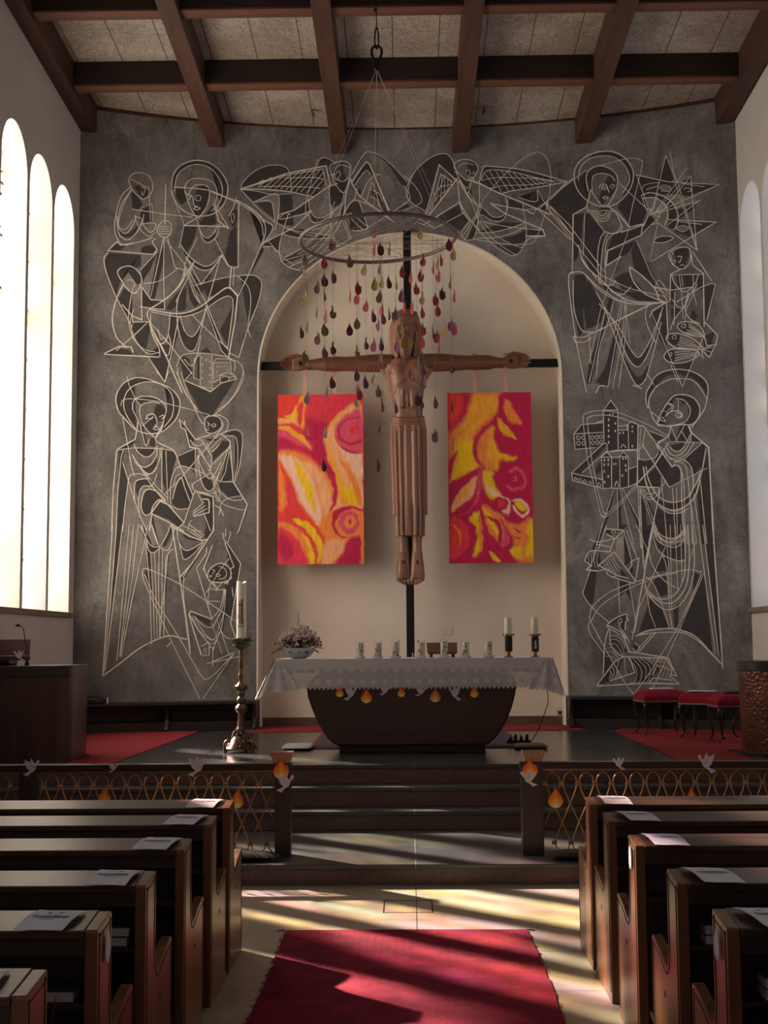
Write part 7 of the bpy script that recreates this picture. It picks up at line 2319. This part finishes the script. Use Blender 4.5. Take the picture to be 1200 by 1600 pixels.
# ================================================================= wooden pulpit on the left
wood('pulpit_wood',(50,30,27),(82,50,43),2,.32,5)
wood('matt_wood',(44,27,25),(72,46,41),0,.8,5,spec=.1)
wood('pulpit_cap',(36,28,27),(52,42,40),0,.28,5)
r=thing('wooden_pulpit','tall dark wooden pulpit with rounded corner at the left edge, reading desk on top','pulpit',(-3.75,13.0,ZC))
xr=-3.19
def rounded(xl,xr,y0,y1,rad,z):
    out=[(xl,y0,z)]
    for cx,cy,a0 in ((xr-rad,y0+rad,-90),(xr-rad,y1-rad,0)):
        for k in range(9): a=math.radians(a0+90*k/8); out.append((cx+rad*math.cos(a),cy+rad*math.sin(a),z))
    out.append((xl,y1,z)); return out
m=MB(); m.loft([rounded(-4.16,xr,12.70,13.5,.14,ZC),rounded(-4.16,xr,12.70,13.5,.14,1.445)]); m.build('curved_body','pulpit_wood',r,smooth=40)
m=MB(); m.loft([rounded(-4.17,xr+.008,12.69,13.51,.15,1.445),rounded(-4.17,xr+.008,12.69,13.51,.15,1.55)]); m.build('cap_board','pulpit_cap',r,smooth=40,bevel=.006)
m=MB(); m.box(-3.98,-3.83,12.9,13.2,1.55,1.66); m.build('desk_post','pulpit_cap',r,bevel=.02)
c0=PY(0,1027,12.78); c1=PY(39,1027,12.78); zt=PY(20,999,13.0).z
m=MB(); xl,xr2=-4.15,c1.x+.05
m.add([(xl,12.74,1.625),(xr2,12.74,1.625),(xr2-.08,13.05,zt),(xl,13.05,zt),(xl,12.75,1.60),(xr2,12.75,1.60),(xr2-.08,13.07,zt-.02),(xl,13.07,zt-.02)],[(0,1,2,3),(4,7,6,5),(0,4,5,1),(1,5,6,2),(2,6,7,3),(3,7,4,0)]); m.build('reading_board','matt_wood',r,bevel=.004)
m=MB(); m.box(xl,xr2+.01,12.72,12.75,1.60,1.645); m.build('book_ledge','pulpit_wood',r,bevel=.004)
m=MB(); mx_=PY(42,1040,12.9).x
pp=[(mx_,12.9,1.55),(mx_,12.9,1.63),(mx_-.006,12.9,1.72),(mx_-.02,12.88,1.82),(PY(36,982,12.86).x,12.86,PY(36,982,12.86).z),(PY(28,976,12.84).x,12.84,PY(28,976,12.84).z)]
r2=thing('microphone','thin black gooseneck microphone standing on the wooden pulpit','microphone',(mx_,12.9,1.55))
m.tube(crom(pp[1:],4),.0045,8); m.build('gooseneck','black_iron_bar',r2,smooth=60)
m=MB(); m.lathe([(.022,0),(.022,.02),(.013,.03),(.012,.09),(.006,.10)],mx_,12.9,1.551,16); m.build('base','black_iron_bar',r2,smooth=40)
m=MB(); m.ball(PY(28,977,12.84),.017,12,8,1.5,1,.8); m.build('mic_head','black_iron_bar',r2,smooth=60)
cut('paper_dove',30,1024,18,18,12.70,DOVE,'paper_white','grey paper dove stuck on the pulpit reading desk','paper dove',None,-1)
# ================================================================= hammered metal pulpit on the right
def hammered():
    t=NT('hammered_copper'); v=t.coord(); vo=t.n('ShaderNodeTexVoronoi',feature='SMOOTH_F1'); vo.inputs['Scale'].default_value=38; t.l(v,vo.inputs['Vector']); f=t.noise(v,3,4,.6)
    t.set(t.ramp(f,[(.3,(88,52,44)),(.7,(134,84,70))]),.38,.55,.5); t.bump(vo.outputs['Distance'],.9,.012)
hammered()
cxp=3.19+.42; r=thing('hammered_pulpit','round pulpit clad in hammered copper with dark cap at the right edge','pulpit',(cxp,13.1,ZC))
m=MB(); m.lathe([(.405,0),(.41,.01),(.425,.80)],cxp,13.1,ZC,64); m.build('hammered_body','hammered_copper',r,smooth=50)
m=MB(); m.lathe([(.43,.80),(.44,.805),(.44,.885),(.43,.895),(.2,.90)],cxp,13.1,ZC,64); m.build('dark_cap','pulpit_cap',r,smooth=40)
m=MB(); m.lathe([(.43,0),(.43,.03),(.41,.035)],cxp,13.1,ZC,64); m.build('base_ring','pulpit_cap',r,smooth=40)
# ================================================================= upholstered stools
simple('red_velvet',(116,16,36),(140,24,46),.8,0,40,.15,spec=.2)
simple('black_lacquer',(20,18,20),(30,27,30),.22,0,10)
simple('silver_trim',(110,104,110),(140,134,140),.4,.3,60)
def make_stool():
    r=thing('upholstered_stool','x','stool')
    W,D,Hh=.27,.21,.47
    m=MB(); nu=18; vs=[];fs=[]
    for j in range(nu+1):
        for i in range(nu+1):
            u=i/nu*2-1; v=j/nu*2-1; e_=((1-abs(u)**8)*(1-abs(v)**8)); e_=max(0,e_)**.4
            vs.append((u*W,v*D,Hh-.035+.060*e_+.02*(1-u*u)*(1-v*v)*e_))
    for j in range(nu):
        for i in range(nu): k=j*(nu+1)+i; fs.append((k,k+1,k+nu+2,k+nu+1))
    m.add(vs,fs); m.box(-W,W,-D,D,Hh-.085,Hh-.035); m.build('cushion','red_velvet',r,smooth=60)
    m=MB(); m.box(-W+.004,W-.004,-D+.004,D-.004,Hh-.115,Hh-.085); m.build('apron','black_lacquer',r,bevel=.004)
    m=MB(); 
    for k in range(2): s=(-1,1)[k]; m.box(-W-.002,W+.002,s*D-.002,s*D+.002,Hh-.098,Hh-.084)
    for k in range(2): s=(-1,1)[k]; m.box(s*W-.002,s*W+.002,-D,D,Hh-.098,Hh-.084)
    m.build('braid_trim','silver_trim',r)
    for sx in(-1,1):
        for sy in(-1,1):
            x,y=sx*(W-.03),sy*(D-.03); d=Vector((sx,sy,0)).normalized()
            P=[Vector((x,y,Hh-.10))-d*.0,Vector((x,y,Hh-.15))+d*.020,Vector((x,y,Hh-.23))+d*.006,Vector((x,y,.14))-d*.022,Vector((x,y,.05))-d*.016,Vector((x,y,.015))+d*.012,Vector((x,y,.010))+d*.026]
            P=crom(P,4); n=len(P); rs=[.026-.016*min(1,i/(n*.62)) for i in range(n)]; rs[-4:]=[.011,.014,.016,.012]
            m=MB(); m.tube(P,rs,10); m.build('cabriole_leg','black_lacquer',r,smooth=60)
    return r
st=make_stool(); zf=ZC+.008
SP=[(2.97,16.05,8,'red velvet stool with curved black legs nearest the altar'),(3.36,15.3,-35,'red velvet stool with curved black legs in the middle of three'),(3.55,14.75,4,'red velvet stool with curved black legs, frontmost beside the hammered pulpit'),]
for i,(x,y,a,lab) in enumerate(SP):
    o=st if i==0 else copy_tree(st); o.location=(x,y,zf); o.rotation_euler=(0,0,math.radians(a)); tag(o,lab,'stool','red velvet stools on the right chancel carpet')
def sheetpile(x,y,z,w_,d,a,lab,h=.008,mat='leaflet_paper'):
    m=MB(); ca,sa=math.cos(a),math.sin(a); P=[(-w_/2,-d/2),(w_/2,-d/2),(w_/2,d/2),(-w_/2,d/2)]
    m.prism([(x+p*ca-q_*sa,y+p*sa+q_*ca) for p,q_ in P],z,z+h,'z'); tag(m.build('paper_booklet',mat,bevel=.001),lab,'booklet','booklets lying on the stools')
zt=ZC+.008+.47+.036
sheetpile(2.98,16.05,zt+.008,.24,.17,.1,'pale booklet lying on the stool nearest the altar',.014)
sheetpile(3.30,15.3,zt+.008,.30,.21,-.3,'white sheets lying on the middle stool',.008)
sheetpile(3.52,14.72,zt+.008,.22,.16,.1,'booklet with dark cover lying on the frontmost stool',.02,'cover_dark')
# ================================================================= small things
# round sensors under the ceiling
for px,py,lab in ((488,179.5,'small round metal sensor under the ceiling left of centre'),(757.5,175.5,'small round metal sensor under the ceiling right of centre')):
    ys_=min([15.9+.01*k for k in range(170)],key=lambda y:abs(PY(px,py,y).z-(ceil_z(y)-.075))); c=PY(px,py,ys_); zc=ceil_z(ys_)
    r=thing('ceiling_sensor',lab,'sensor',(c.x,ys_,c.z),'round sensors under the ceiling')
    m=MB(); m.lathe([(.004,-.032),(.02,-.03),(.031,-.012),(.032,.018),(.026,.030),(.006,.032)],c.x,ys_,c.z,20); m.build('metal_body','copper_fitting' if False else 'silver_trim',r,smooth=40)
    m=MB(); m.tube([(c.x,ys_,c.z+.03),(c.x,ys_,zc)],.006,8); m.build('stem','hook_steel',r)
# wall socket and cable
a=PY(879,1113,YN-.01)
r=thing('wall_socket','small socket low at the right edge of the niche','socket',(a.x-.03,YN-.012,a.z-.05))
m=MB(); m.box(a.x-.08,a.x+.01,YN-.014,YN-.001,a.z-.06,a.z+.06); m.build('plate','paper_white',r,bevel=.004)
m=MB(); m.box(a.x-.055,a.x-.015,YN-.022,YN-.013,a.z-.03,a.z+.02); m.build('plug','black_iron_bar',r,bevel=.003)
m=MB(); P=[PY(855,1078,14.3),PY(856,1098,14.35),PY(848,1122,14.45),PY(840,1142,14.6),PZ(828,1160,ZC+.008),PZ(815,1166,ZC+.006),PZ(790,1167,ZC+.006),PZ(768,1163,ZC+.006)]
m.tube(crom(P,5),.0045,6); tag(m.build('power_cable','black_iron_bar',smooth=60),'thin dark cable hanging from the altar cloth down to the floor','cable')
# black power strip with plugs
c=PZ(812,1164,ZC); r=thing('power_strip','small black cluster of plugs on the floor right of the altar foot','power strip',(c.x,c.y+.15,ZC))
m=MB(); cy_=c.y+.15; m.box(c.x-.13,c.x+.13,cy_-.03,cy_+.03,ZC,ZC+.04); m.build('socket_bar','black_iron_bar',r,bevel=.006)
for k in range(4):
    x=c.x-.09+.06*k; m=MB(); m.lathe([(.019,.04),(.021,.05),(.018,.075+.01*(k%2)),(.008,.085+.02*(k%2)),(.005,.10)],x,cy_,ZC,12); m.build('plug','black_iron_bar',r,smooth=40)
